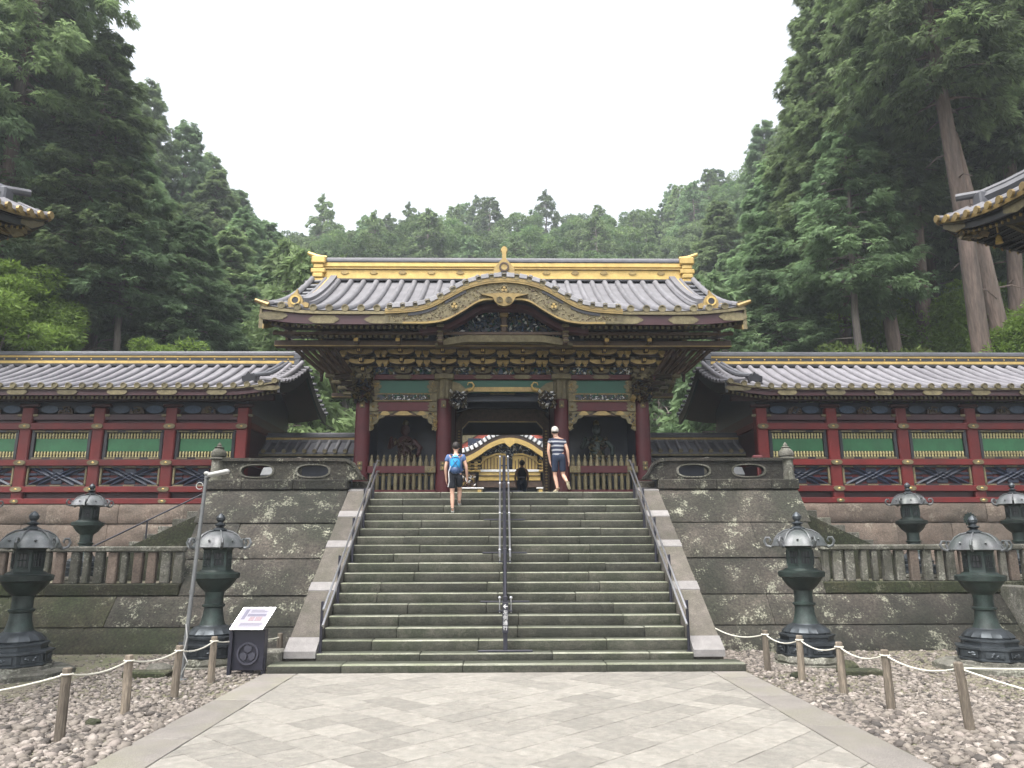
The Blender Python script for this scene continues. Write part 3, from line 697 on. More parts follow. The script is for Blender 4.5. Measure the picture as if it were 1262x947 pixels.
# ------------------------------------------------------------------ roof helper parts
def roll_mesh(name, prof, r, mats, cap=None, n=6, taper=0):
    """half round tile roll following a (y,z) profile, at x=0; end disc at first point"""
    b = MB(); k = len(prof); rows = []
    for i, (y, z) in enumerate(prof):
        a_, c_ = prof[max(0, i-1)], prof[min(k-1, i+1)]; ty, tz = c_[0]-a_[0], c_[1]-a_[1]; L_ = math.hypot(ty, tz); ny, nz = -tz/L_, ty/L_
        rr = r*(1.0 if i % 2 else 1.06)
        rows.append([(-rr*math.cos(math.pi*j/n), y+ny*rr*math.sin(math.pi*j/n)*1.15, z+nz*rr*math.sin(math.pi*j/n)*1.15) for j in range(n+1)])
    b.sheet([list(x) for x in rows], 0)
    if cap is not None:
        y, z = prof[0]; b2 = r*1.15
        V = [(b2*math.cos(a), y-.03, z+b2*.35+b2*math.sin(a)) for a in [2*math.pi*j/12 for j in range(12)]]
        V2 = [(v[0], y+.05, v[2]) for v in V]; V3 = [(v[0]*.75, y-.03, z+b2*.35+(v[2]-z-b2*.35)*.75) for v in V]; V4 = [(v[0]*.7, y-.015, z+b2*.35+(v[2]-z-b2*.35)*.7) for v in V]
        n0 = 12; Fs = [(j, (j+1) % 12, 12+(j+1) % 12, 12+j) for j in range(12)]+[((j+1) % 12, j, 24+j, 24+(j+1) % 12) for j in range(12)]+[(24+(j+1) % 12, 24+j, 36+j, 36+(j+1) % 12) for j in range(12)]+[tuple(36+j for j in range(12))]
        b.add(V+V2+V3+V4, Fs, cap)
    return b.mesh(name, mats, ang=60)

def shear_z(verts, fn): return [(x, y, z+fn(x)) for x, y, z in verts]

# ------------------------------------------------------------------ main gate
FL = 3.54
GY = [20.8, 23.1, 25.4]; GX = [-4.0, -1.7, 1.64, 3.95]
gate = thing('temple_gate', 'lavish red and gold temple gate with a curved front gable above the stairs', 'gate', (0, 23.1, FL))
EY, EZ, RY, RZ, EX = 18.5, 8.22, 23.1, 10.72, 6.32
def mz(y):      # roof surface
    t = min(1, abs(y-RY)/(RY-EY)); t = 1-t
    return EZ+(RZ-EZ)*(.62*t+.38*t*t)
def lift(x): return .16*max(0, (abs(x)-4.6)/1.8)**2
KX = [0, .5, 1.0, 1.45, 1.9, 2.35, 3.05]; KZ = [9.10, 9.05, 8.90, 8.65, 8.40, 8.285, 8.235]
kc = smooth_curve(list(zip(KX, KZ)), 36)
def kz(x): return float(np.interp(abs(x), [p[0] for p in kc], [p[1] for p in kc]))
def kd(y): return .17*(1-math.exp(-(y-18.42)/.2))+.15*(y-18.42)
def kstart(x):     # where the main slope rises above the curved gable
    if abs(x) >= 3.05: return EY
    for i in range(200):
        y = EY+i*.02
        if mz(y) > kz(x)+kd(y)-.05: return y
    return EY
# slopes
for side in (0, 1):
    rows = []; under = []
    xs = [-EX+i*EX*2/48 for i in range(49)]
    for x in xs:
        y0 = kstart(x)+.0 if side == 0 else EY
        row = []; ru = []
        for k in range(15):
            y = y0+(RY-y0)*k/14; yy = y if side == 0 else 2*RY-y
            row.append((x, yy, mz(y)+lift(x)*(1-k/14))); ru.append((x, yy, mz(y)+lift(x)*(1-k/14)-.13))
        rows.append(row if side == 0 else row[::-1]); under.append(ru[::-1] if side == 0 else ru)
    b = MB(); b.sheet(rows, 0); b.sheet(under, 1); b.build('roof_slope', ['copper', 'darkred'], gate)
prof = [(EY-.02+(RY-.15-EY)*k/14, mz(EY+(RY-.15-EY)*k/14)+.01) for k in range(15)]
rm = roll_mesh('roof_roll', prof, .085, ['copper', 'goldd'], 1)
sp = .415
xs = [-6.3+sp*.5+sp*i for i in range(31)]; xs = [x-(xs[0]+xs[-1])/2 for x in xs]
for x in xs:
    if abs(x) > 3.05:
        link('roof_roll', rm, gate, Vector((x, 0, lift(x)))-wl(gate))
        if abs(x) < 5.8: pass
    else:
        y0 = kstart(x); pr = [(y0+(RY-.15-y0)*k/8, mz(y0+(RY-.15-y0)*k/8)+.01) for k in range(9)]
        link('roof_roll', roll_mesh('roof_roll', pr, .085, ['copper', 'goldd']), gate, Vector((x, 0, 0))-wl(gate))
pr2 = [(2*RY-y, z) for y, z in prof]
b = MB()
rmb = roll_mesh('rear_rolls', pr2[::-1], .085, ['copper', 'goldd'])
for x in xs: link('roof_roll', rmb, gate, Vector((x, 0, lift(x)*.3))-wl(gate))
# curved gable roof
rows = []; und = []
for i in range(61):
    x = -3.1+6.2*i/60; ye = max(19.15, kstart(x)+.15); z = kz(x)
    rows.append([(x, yy_, z+kd(yy_)) for yy_ in (18.42, 18.52, 18.62, 18.8, 19.1, ye)]); und.append([(x, ye, z-.28), (x, 18.55, z-.28)])
b = MB(); b.sheet(rows, 0); b.sheet(und, 1); b.strip([(r[0][0], r[0][2]) for r in rows], [(r[0][0], r[0][2]-.09) for r in rows], 18.40, 18.5, 2)
b.build('curved_gable_roof', ['copper', 'darkred', 'gold'], gate)
for x in [i*.33-2.97 for i in range(19)]:
    sl_ = (kz(x+.01)-kz(x-.01))/.02 if x > 0 else (kz(x+.01)-kz(x-.01))/.02
    th = math.atan(sl_); ye = kstart(x)+.1; z = kz(x)
    me = roll_mesh('gable_roll', [(yy_, kd(yy_)+.01) for yy_ in (18.42, 18.52, 18.62, 18.8, 19.1, max(ye, 19.2))], .08, ['copper', 'goldd'], 1)
    o = link('gable_roll', me, gate, Vector((x, 0, z))-wl(gate)); o.rotation_euler = (0, -th, 0)
# edge tiles between rolls of the curved gable, the light they catch painted in
for x in [i*.33-2.805 for i in range(18)]:
    th = math.atan((kz(x+.01)-kz(x-.01))/.02)
    q = MB(); q.cbox(-.105, .105, 18.37, 18.6, .005, .13, .012); me = q.mesh('edge_tile', 'edget'); o = link('edge_tile', me, gate, Vector((x, 0, kz(x)+.0))-wl(gate)); o.rotation_euler = (0, -th, 0)
# bargeboard of curved gable
BX = [0, .4, .68, 1.05, 1.5, 1.95, 2.5, 3.15]; BZ = [8.50, 8.50, 8.44, 8.20, 7.95, 7.86, 7.85, 7.85]
bc = smooth_curve(list(zip(BX, BZ)), 36)
def bz(x): return float(np.interp(abs(x), [p[0] for p in bc], [p[1] for p in bc]))
X_ = [-3.1+6.2*i/80 for i in range(81)]
b = MB(); b.strip([(x, kz(x)-.09) for x in X_], [(x, bz(x)) for x in X_], 18.46, 18.6, 0)
b.strip([(x, kz(x)-.085) for x in X_], [(x, kz(x)-.135) for x in X_], 18.41, 18.47, 1)
b.strip([(x, bz(x)+.03) for x in X_[6:-6]], [(x, bz(x)-.02) for x in X_[6:-6]], 18.42, 18.47, 1)
for x0, x1 in ((-2.5, -1.75), (-1.55, -1.0), (1.0, 1.55), (1.75, 2.5)):
    XX = [x0+(x1-x0)*i/10 for i in range(11)]
    b.strip([(x, kz(x)-.14) for x in XX], [(x, kz(x)-.22) for x in XX], 18.44, 18.47, 2)
b.build('curved_bargeboard', ['goldd', 'gold', 'black'], gate)
b = MB(); rc = random.Random(5)
for _ in range(420):
    x = rc.uniform(-3, 3); z0_, z1_ = bz(x)+.05, kz(x)-.16
    if z1_ > z0_ and not any(a_ < abs(x) < b_ for a_, b_ in ((1.0, 1.0),)): 
        z = rc.uniform(z0_, z1_); q = rc.uniform(.02, .045); b.lump((x, 18.455, z), (q, .015, q*.5), Euler((0, rc.uniform(0, 3.1), 0)), rc.choice((0, 0, 1)))
o = b.build('bargeboard_relief', ['goldd', 'bronze'], gate); o['kind'] = 'stuff'
for x in (-1.3, 0, 1.3):
    b = MB(); crest(b, x, 18.44, (kz(x)-.14+bz(x))/2+(.05 if x == 0 else 0), .11, 0, 1); b.build('crest', ['goldd', 'gold'], gate)
b = MB()      # pendant
P = [(-.62, 8.62), (-.3, 8.54), (-.24, 8.42), (-.16, 8.33), (0, 8.29), (.16, 8.33), (.24, 8.42), (.3, 8.54), (.62, 8.62), (0, 8.66)]
b.prism(P, 18.36, 18.46, 'y', 0)
for s_ in (-1, 1):
    for r_ in (.085, .045): b.strip([(s_*.12+r_*math.cos(a_), 8.46+r_*math.sin(a_)) for a_ in [k*.5 for k in range(13)]], [(s_*.12+(r_-.018)*math.cos(a_), 8.46+(r_-.018)*math.sin(a_)) for a_ in [k*.5 for k in range(13)]], 18.33, 18.37, 1)
b.build('gable_pendant', ['gold', 'goldd'], gate)
# tympanum
b = MB(); pts = [(x, kz(x)-.3) for x in [-2.2+4.4*i/30 for i in range(31)]]; b.strip(pts, [(p[0], 7.55) for p in pts], 19.5, 19.56, 0); b.build('tympanum_panel', ['navy'], gate)
b = MB(); carve(b, -1.9, 1.9, 7.7, 8.7, 19.46, 900, (0, 0, 0, 1, 2, 3), (.045, .05, .04), lambda x, z: z < bz(x)+.1 and abs(x) > .12, random.Random(2)); o = b.build('tympanum_carving', ['blue', 'goldd', 'white', 'green'], gate); o['kind'] = 'stuff'
XX = [x for x in X_ if abs(x) < 2.3]
b = MB(); b.strip([(x, bz(x)+.02) for x in XX], [(x, bz(x)-.12) for x in XX], 18.9, 19.2, 0); b.build('inner_arch', 'darkred', gate)
b = MB(); b.cbox(-.08, .08, 19.25, 19.4, 7.75, 8.4, .02, 0); b.cbox(-.12, .12, 19.22, 19.4, 8.28, 8.4, .02, 1); b.cbox(-.12, .12, 19.22, 19.4, 7.75, 7.86, .02, 1); b.cbox(-.1, .1, 19.23, 19.4, 8.0, 8.05, .01, 1); b.build('king_post', ['bronze', 'gold'], gate)
b = MB(); b.strip([(-1.85, 7.5), (-1.5, 7.66), (-1.0, 7.74), (1.0, 7.74), (1.5, 7.66), (1.85, 7.5)], [(-1.85, 7.45), (-1.5, 7.47), (-1.0, 7.55), (1.0, 7.55), (1.5, 7.47), (1.85, 7.45)], 19.15, 19.4, 0); b.build('rainbow_beam', ['goldd'], gate)
# main fascia, gold plates, gold drip strip
for sg in (-1, 1):
    XX = [sg*(2.95+(EX-2.95)*i/14) for i in range(15)]
    b = MB(); b.strip([(x, EZ-.04+lift(x)) for x in XX], [(x, EZ-.12+lift(x)) for x in XX], EY-.04, EY+.1, 0); b.build('eave_strip', ['goldd'], gate)
    b = MB(); b.strip([(x, EZ-.12+lift(x)) for x in XX], [(x, EZ-.38+lift(x)*.9) for x in XX], EY+.02, EY+.1, 0); b.build('fascia', ['darkred'], gate)
    for xc, w in ((3.15, .45), (4.7, .36), (6.02, .34)):
        b = MB(); P = []
        for k in range(24):
            a_ = 2*math.pi*k/24; rr_ = 1+.12*math.cos(6*a_); P.append((sg*(xc+w*rr_*math.copysign(abs(math.cos(a_))**.6, math.cos(a_))), EZ-.255+lift(xc)+.11*math.copysign(abs(math.sin(a_))**.6, math.sin(a_))))
        b.prism(P, EY-.0, EY+.03, 'y', 0); b.build('fascia_plate', ['goldd'], gate)
# rafters
def rafters(y0, z0, y1, z1, w, h, name, skip):
    b = MB(); n = int(2*6.15/.15)
    for i in range(n+1):
        x = -6.15+i*.15
        if skip and abs(x) < 2.0: continue
        l_ = lift(x)*.9
        V = [(x-w, y0, z0-h+l_), (x+w, y0, z0-h+l_), (x+w, y0, z0+l_), (x-w, y0, z0+l_), (x-w, y1, z1-h), (x+w, y1, z1-h), (x+w, y1, z1), (x-w, y1, z1)]
        b.add(V, [(3, 2, 6, 7), (0, 4, 5, 1), (0, 3, 7, 4), (1, 5, 6, 2)], 0)
        b.box(x-w-.004, x+w+.004, y0-.012, y0+.03, z0-h+l_-.004, z0+l_+.004, 1)
    o = b.build(name, ['darkred', 'goldd'], gate, smooth=False); o['kind'] = 'stuff'
rafters(18.72, 7.86, 20.6, 8.35, .035, .075, 'flying_rafters', True)
rafters(19.2, 7.76, 20.9, 8.2, .038, .085, 'base_rafters', True)
rafters(27.48, 7.86, 25.6, 8.35, .035, .075, 'rear_rafters', False)
b = MB(); b.cbox(-6.2, 6.2, 19.12, 19.2, 7.74, 7.82, .01); b.build('rafter_board', 'bronze', gate)
for y, nm_ in ((19.6, 'front'), (26.6, 'rear')):
    b = MB(); b.cbox(-6.25, 6.25, y-.11, y+.11, 7.5, 7.68, .02, 0); b.cbox(-6.24, 6.24, y-.125, y-.105, 7.51, 7.54, .003, 1); b.build('eave_purlin', ['bronze', 'gold'], gate)
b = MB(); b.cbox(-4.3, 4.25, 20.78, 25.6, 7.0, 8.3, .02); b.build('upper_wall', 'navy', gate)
for sg in (-1, 1):        # soffit coffering strips in front of the wall
    pass
b = MB(); 
for i in range(60):
    x = -6.0+i*.2034; b.box(x-.012, x+.012, 19.7, 20.7, 7.70, 7.72, 0)
for i in range(4): b.box(-6.1, 6.1, 19.85+.22*i, 19.87+.22*i, 7.698, 7.715, 0)
b.box(-6.2, 6.2, 19.7, 20.75, 7.72, 7.74, 1); o = b.build('coffered_soffit', ['goldd', 'darkred'], gate, smooth=False); o['kind'] = 'stuff'
# side bargeboards with gegyo
def gable_side(sg):
    ys = [EY+.02+(2*(RY-EY)-.04)*i/28 for i in range(29)]
    x0, x1 = sorted((sg*6.28, sg*6.38))
    def top(y): return mz(y if y < RY else 2*RY-y)+.16*(1-min(1, abs(y-RY)/4.6))*0 + (lift(6.3)*max(0, (abs(y-RY)/4.6))**3) - .02
    def dep(y): return .42+.2*(abs(y-RY)/4.6)
    n = len(ys)
    V = []
    for x in (x0, x1): V += [(x, y, top(y)) for y in ys]+[(x, y, top(y)-dep(y)) for y in ys]
    Fs = []
    for i in range(n-1): Fs += [(i, n+i, n+i+1, i+1), (2*n+i, 2*n+i+1, 3*n+i+1, 3*n+i), (i, i+1, 2*n+i+1, 2*n+i), (n+i, 3*n+i, 3*n+i+1, n+i+1)]
    Fs += [(0, 2*n, 3*n, n), (n-1, 2*n-1, 4*n-1, 3*n-1)]
    b = MB(); b.add(V, Fs, 0)
    # gold inner edging
    xe0, xe1 = (x1-.0, x1+.03) if sg < 0 else (x0-.03, x0)
    V = []
    for x in (xe0, xe1): V += [(x, y, top(y)-dep(y)+.12) for y in ys]+[(x, y, top(y)-dep(y)-.01) for y in ys]
    b.add(V, Fs, 1); b.build('side_bargeboard', ['goldd', 'gold'], gate)
    for yc, zt, hh in ((RY, mz(RY)-.3, .9), (21.0, 8.75, .95), (2*RY-21.0, 8.75, .95)):
        b = MB(); P = [(yc-.3, zt), (yc-.24, zt-hh*.4), (yc-.12, zt-hh*.7), (yc-.06, zt-hh*.95), (yc, zt-hh), (yc+.06, zt-hh*.95), (yc+.12, zt-hh*.7), (yc+.24, zt-hh*.4), (yc+.3, zt)]
        b.prism(P, x0+.01, x1-.01, 'x', 0); b.build('side_pendant', ['bronze'], gate)
    # verge tiles
    for k in range(10):
        y = RY-.25-k*.43
        if y < EY+.1: break
        for yy in (y, 2*RY-y):
            zt = mz(y)+.07+lift(6.3)*(k/10)**3
            q = MB(); q.tube([(sg*5.92, yy, zt-.0), (sg*6.44, yy, zt-.03)], .07, 8, 0); q.build('verge_tile', ['copperd'], gate)
    # descending ridges: gilt-flanked ridge on the slope
    pr_ = [(EY+.45+(RY-.1-EY-.45)*i/16) for i in range(17)]
    for xo, w, h_, mi in ((5.55, .1, .2, 'copper'), (5.72, .07, .12, 'goldb'), (5.4, .06, .1, 'copper')):
        V = []; n2 = len(pr_)
        for x in (sg*xo-w, sg*xo+w):
            V += [(x, y, mz(y)+.06+h_+.10*max(0, 1-(y-EY-.45)/1.2)**2) for y in pr_]+[(x, y, mz(y)-.02) for y in pr_]
        Fs2 = []
        n_ = n2
        for i in range(n_-1): Fs2 += [(i, n_+i, n_+i+1, i+1), (2*n_+i, 2*n_+i+1, 3*n_+i+1, 3*n_+i), (i, i+1, 2*n_+i+1, 2*n_+i)]
        Fs2 += [(0, 2*n_, 3*n_, n_)]
        q = MB(); q.add(V, Fs2); q.build('descending_ridge', mi, gate, ang=20)
    # ridge-end tile (demon tile with crest)
    x = sg*5.55; z = mz(EY+.4)+.05; q = MB()
    P = [(x-.34, z-.02), (x-.36, z+.09), (x-.27, z+.13), (x-.2, z+.1), (x-.19, z+.2), (x-.12, z+.32), (x-.05, z+.37), (x-.04*sg, z+.5), (x+.05, z+.37), (x+.12, z+.32), (x+.19, z+.2), (x+.2, z+.1), (x+.27, z+.13), (x+.36, z+.09), (x+.34, z-.02)]
    q.prism(P, EY+.3, EY+.42, 'y', 0); q.strip([(x+.13*math.cos(a_), z+.17+.13*math.sin(a_)) for a_ in [k*math.pi/8 for k in range(17)]], [(x+.09*math.cos(a_), z+.17+.09*math.sin(a_)) for a_ in [k*math.pi/8 for k in range(17)]], EY+.26, EY+.31, 1)
    q.lathe([(.085, 0), (.085, .01)], 12, (0, 0, 0), 2)
    # turn the disc upright
    for i in range(len(q.v)-24, len(q.v)): p = q.v[i]; q.v[i] = (x+p[0], EY+.285-p[2], z+.17+p[1])
    q.build('ridge_end_tile', ['gold', 'goldb', 'black'], gate)
    q = MB(); q.tube([(sg*6.15, EY, EZ+lift(6.2)+.0), (sg*6.5, EY-.02, EZ+lift(6.5)+.08)], [.08, .05], 8); q.build('corner_tile', 'gold', gate)
gable_side(-1); gable_side(1)
# gable infill
for sg in (-1, 1):
    b = MB(); b.prism([(19.7, 7.7), (RY, 10.3), (26.5, 7.7)], *sorted((sg*4.6, sg*4.7)), 'x', 0); b.build('gable_wall', 'darkred', gate, smooth=False)
    for y in (20.8, 22.0, 24.2, 25.4):
        b = MB(); b.cbox(*sorted((sg*4.3, sg*6.27)), y-.09, y+.09, mz(y if y < RY else 2*RY-y)-.45, mz(y if y < RY else 2*RY-y)-.25, .01, 0); b.cbox(*sorted((sg*6.2, sg*6.275)), y-.1, y+.1, mz(y if y < RY else 2*RY-y)-.46, mz(y if y < RY else 2*RY-y)-.24, .005, 1); b.build('side_purlin', ['darkred', 'gold'], gate)
    b = MB()
    for i in range(22):
        x = sg*(4.75+.07*i); y0_, y1_ = 23.3, 27.3
        for yy0, yy1 in ((23.3, 27.3), (22.9, 18.9)):
            n_ = 8
            for k in range(n_):
                a_ = yy0+(yy1-yy0)*k/n_; c_ = yy0+(yy1-yy0)*(k+1)/n_
                if i % 3 == 0:
                    za = mz(a_ if a_ < RY else 2*RY-a_)-.22; zc_ = mz(c_ if c_ < RY else 2*RY-c_)-.22
                    b.add([(x-.035, a_, za), (x+.035, a_, za), (x+.035, c_, zc_), (x-.035, c_, zc_), (x-.035, a_, za+.07), (x+.035, a_, za+.07), (x+.035, c_, zc_+.07), (x-.035, c_, zc_+.07)], [(0, 1, 2, 3), (4, 7, 6, 5), (0, 4, 5, 1), (2, 6, 7, 3), (1, 5, 6, 2), (0, 3, 7, 4)], 0)
    o = b.build('side_rafters', ['bronze'], gate, smooth=False); o['kind'] = 'stuff'
# main ridge
b = MB(); b.cbox(-5.85, 5.85, RY-.2, RY+.2, RZ-.05, RZ+.03, .01, 2); b.cbox(-5.9, 5.9, RY-.14, RY+.14, RZ+.03, RZ+.44, .01, 0); b.cbox(-5.95, 5.95, RY-.18, RY+.18, RZ+.44, RZ+.6, .02, 0)
b.cbox(-5.9, 5.9, RY-.2, RY+.2, RZ+.35, RZ+.385, .01, 1); b.build('main_ridge', ['goldb', 'gold', 'black'], gate)
b = MB(); b.cbox(-5.98, 5.98, RY-.2, RY+.2, RZ+.6, RZ+.7, .02, 0); b.tube([(-6.0, RY, RZ+.73), (6.0, RY, RZ+.73)], .09, 10, 1); b.build('ridge_cap', ['copperd', 'copper'], gate)
for i in range(12):
    x = -5.2+i*.945
    if abs(x) < .5: continue
    b = MB(); b.prism([(x-.13, RZ+.24), (x-.08, RZ+.3), (x, RZ+.33), (x+.08, RZ+.3), (x+.13, RZ+.24), (x+.06, RZ+.19), (x-.06, RZ+.19)], RY-.17, RY-.14, 'y'); b.build('ridge_boss', 'gold', gate)
for sg in (-1, 1):
    b = MB(); x = sg*6.05
    b.cbox(x-.18, x+.18, RY-.3, RY+.3, RZ+.02, RZ+.2, .04); b.cbox(x-.24, x+.24, RY-.28, RY+.28, RZ+.2, RZ+.36, .03); b.cbox(x-.17, x+.17, RY-.26, RY+.26, RZ+.36, RZ+.52, .03); b.cbox(x-.24, x+.24, RY-.3, RY+.3, RZ+.52, RZ+.78, .04)
    b.cbox(x-.2, x+.2, RY-.28, RY+.28, RZ-.3, RZ+.02, .03)
    b.tube([(x-sg*.2, RY, RZ+.8), (x+sg*.1, RY, RZ+.84), (x+sg*.42, RY, RZ+.98)], [.09, .09, .06], 8); b.build('ridge_end', 'goldb', gate)
# crest on the curved gable
b = MB(); z = 9.1
P = [(-.42, z+.02), (-.48, z+.12), (-.38, z+.2), (-.28, z+.17), (-.26, z+.3), (-.16, z+.42), (-.09, z+.5), (-.05, z+.56), (-.055, z+.74), (-.09, z+.8), (-.05, z+.88), (0, z+.9), (.05, z+.88), (.09, z+.8), (.055, z+.74), (.05, z+.56), (.09, z+.5), (.16, z+.42), (.26, z+.3), (.28, z+.17), (.38, z+.2), (.48, z+.12), (.42, z+.02)]
b.prism(P, 18.46, 18.62, 'y', 0); b.strip([(.13*math.cos(a_), z+.3+.13*math.sin(a_)) for a_ in [k*math.pi/8 for k in range(17)]], [(.09*math.cos(a_), z+.3+.09*math.sin(a_)) for a_ in [k*math.pi/8 for k in range(17)]], 18.41, 18.47, 1)
b.prism([(.09*math.cos(a_), z+.3+.09*math.sin(a_)) for a_ in [k*math.pi/6 for k in range(12)]], 18.43, 18.47, 'y', 0)
b.prism([(-.52, z-.03), (-.3, z+.1), (-.1, z+.16), (0, z+.2), (.1, z+.16), (.3, z+.1), (.52, z-.03)], 18.43, 18.63, 'y', 2)
b.build('gable_finial', ['gold', 'bronze', 'copperd'], gate)

# pillars
def pillar(x, y, h, m='maroon'):
    b = MB(); b.lathe([(.215, 0), (.215, h*.6), (.205, h)], 20, (x, y, FL), 0); b.lathe([(.29, 0), (.29, .05), (.24, .1)], 16, (x, y, FL), 1); b.build('pillar', [m, 'stonep'], gate)
for y in GY:
    for x in GX: pillar(x, y, 3.35)
for x in GX:
    y = 20.8
    # nailed plates
    for z in (6.02, 4.25):
        for dz in (0, .13) if z < 5 else (0,):
            b = MB(); b.cbox(x-.07, x+.07, y-.235, y-.2, z+dz, z+dz+.115 if z < 5 else z+.2, .01, 0); b.lump((x, y-.24, z+dz+.06), (.03, .02, .03), None, 1); b.build('pillar_plate', ['goldd', 'goldb'], gate)
    if abs(x) < 2:
        b = MB(); b.lathe([(.235, 0), (.24, .04), (.232, .06), (.232, .5), (.245, .53), (.245, .56)], 24, (x, y, 6.28), 0, 0, lambda a_, r_, z_: 1+.05*math.cos(12*a_)); b.build('fluted_capital', 'goldd', gate, ang=20)
    else:
        b = MB(); carve(b, x-.3, x+.3, 6.2, 7.0, y-.2, 160, (0, 1, 2, 3), (.06, .12, .05), None, random.Random(int(x*10))); b.cbox(x-.2, x+.2, y-.2, y+.2, 6.3, 6.95, .02, 1); b.build('carved_capital', ['goldd', 'bronze', 'navy', 'gold'], gate)
    b = MB(); b.cbox(x-.28, x+.28, y-.3, y+.3, 6.84, 7.0, .02, 0); b.build('capital_plate', ['goldd'], gate)
# front beams
b = MB(); b.cbox(-4.35, 4.35, 20.62, 20.98, 6.845, 6.99, .01); b.build('plate_beam', 'maroon', gate)
def hplate(x, w, z0, z1, y, m='goldd'):
    zc_ = (z0+z1)/2; b = MB(); b.prism([(x-w, z0), (x-w-.03, zc_-.02), (x-w-.09, zc_), (x-w-.03, zc_+.02), (x-w, z1), (x+w, z1), (x+w+.03, zc_+.02), (x+w+.09, zc_), (x+w+.03, zc_-.02), (x+w, z0)], y-.03, y, 'y'); b.build('beam_plate', m, gate)
BXs = [-4.0, -2.87, -1.7, -.59, .53, 1.64, 2.79, 3.95]
for x in BXs: hplate(x, .19, 6.86, 6.975, 20.62)
for x0, x1, s_ in ((-4.0, -1.7, -1), (1.64, 3.95, 1)):
    a_, c_ = x0+.2, x1-.2; w = c_-a_; mx_ = (a_+c_)/2
    b = MB(); b.cbox(a_, c_, 20.74, 20.86, 6.47, 6.845, .005); b.build('green_panel', 'green', gate)
    for e, d in ((a_, 1), (c_, -1)):
        P = [(e, 6.48), (e+d*.22, 6.48), (e+d*.27, 6.54), (e+d*.22, 6.58), (e+d*.3, 6.63), (e+d*.3, 6.69), (e+d*.22, 6.73), (e+d*.27, 6.78), (e+d*.22, 6.84), (e, 6.84)]
        b = MB(); b.prism(P, 20.71, 20.74, 'y'); carve(b, *sorted((e+d*.03, e+d*.2)), 6.52, 6.8, 20.71, 14, (1,), (.03, .015, .03)); b.build('panel_fitting', ['goldd', 'gold'], gate)
    b = MB(); b.cbox(a_, c_, 20.66, 20.9, 6.2, 6.46, .015, 0); b.cbox(a_+.2, c_-.2, 20.655, 20.70, 6.245, 6.415, .01, 1)
    b.strip([(a_+.14, 6.43), (c_-.14, 6.43)], [(a_+.14, 6.415), (c_-.14, 6.415)], 20.63, 20.66, 2); b.strip([(a_+.14, 6.245), (c_-.14, 6.245)], [(a_+.14, 6.23), (c_-.14, 6.23)], 20.63, 20.66, 2); b.build('frieze', ['goldd', 'navy', 'gold'], gate)
    b = MB(); carve(b, a_+.22, c_-.22, 6.25, 6.41, 20.65, 150, (0, 0, 1, 2), (.028, .02, .03), None, random.Random(4)); o = b.build('frieze_carving', ['goldd', 'white', 'green'], gate); o['kind'] = 'stuff'
    b = MB(); b.cbox(a_, c_, 20.68, 20.88, 5.94, 6.195, .01, 0); b.build('red_beam', ['maroon'], gate)
    for e, d in ((a_, 1), (c_, -1)):
        P = [(e, 5.93), (e+d*.2, 5.93), (e+d*.26, 5.99), (e+d*.2, 6.04), (e+d*.27, 6.08), (e+d*.2, 6.13), (e+d*.24, 6.19), (e, 6.19)]
        b = MB(); b.prism(P, 20.645, 20.68, 'y'); b.lump(((e+d*.1), 20.64, 6.06), (.05, .03, .05), None, 1); b.build('beam_fitting', ['goldd', 'gold'], gate)
        P = [(e, 5.93), (e+d*.72, 5.93), (e+d*.6, 5.86), (e+d*.45, 5.85), (e+d*.4, 5.76), (e+d*.27, 5.72), (e+d*.22, 5.6), (e+d*.1, 5.55), (e+d*.14, 5.45), (e+d*.05, 5.38), (e, 5.38)]
        b = MB(); b.prism(P, 20.7, 20.78, 'y'); carve(b, *sorted((e, e+d*.4)), 5.6, 5.9, 20.7, 40, (1, 1, 2), (.04, .02, .03), lambda x, z: (x-e)*d < (z-5.5)*.9); carve(b, *sorted((e, e+d*.12)), 5.4, 5.6, 20.7, 12, (1,), (.03, .02, .03)); b.build('arch_bracket', ['goldd', 'gold', 'navy'], gate)
    for xx, ww in ((mx_, .27), (mx_-.52, .15), (mx_+.52, .15)):
        b = MB(); b.prism([(xx-ww, 5.84), (xx-ww*.6, 5.9), (xx-ww*.5, 5.93), (xx, 5.95), (xx+ww*.5, 5.93), (xx+ww*.6, 5.9), (xx+ww, 5.84), (xx+ww*.4, 5.82), (xx-ww*.4, 5.82)], 20.69, 20.76, 'y'); b.build('arch_ornament', 'gold', gate)
    b = MB(); b.cbox(a_, c_, 20.74, 20.8, 5.8, 5.935, .01); b.build('arch_board', 'bronze', gate)
    # interior of the guardian bay
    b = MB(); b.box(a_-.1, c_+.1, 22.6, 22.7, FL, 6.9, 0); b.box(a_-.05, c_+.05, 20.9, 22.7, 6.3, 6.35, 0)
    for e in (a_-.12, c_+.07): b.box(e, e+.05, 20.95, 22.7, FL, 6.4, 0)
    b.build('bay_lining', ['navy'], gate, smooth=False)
    # picket fence
    pk = link('picket_fence', None, gate, Vector((mx_, 20.75, FL))-wl(gate))
    bb = MB(); bb.lathe([(.055, 0), (.055, .62), (.055, .64), (.075, .8), (.07, .95), (.045, 1.0), (.05, 1.03), (.03, 1.06), (.042, 1.09), (.03, 1.13), (.005, 1.17)], 8, (0, 0, 0), 0, R(22.5)); pme = bb.mesh('picket', 'goldd')
    np_ = 11
    for k in range(np_):
        link('picket', pme, pk, (-w/2+.1+(w-.2)*k/(np_-1), 0, .0))
    b = MB(); b.cbox(a_, c_, 20.66, 20.83, 4.18, 4.38, .01); b.build('rail', 'maroon', pk)
    b = MB(); b.cbox(a_, c_, 20.68, 20.81, 3.6, 3.72, .01); b.build('rail', 'maroon', pk)
    ee, dd = (c_, -1) if s_ < 0 else (a_, 1)
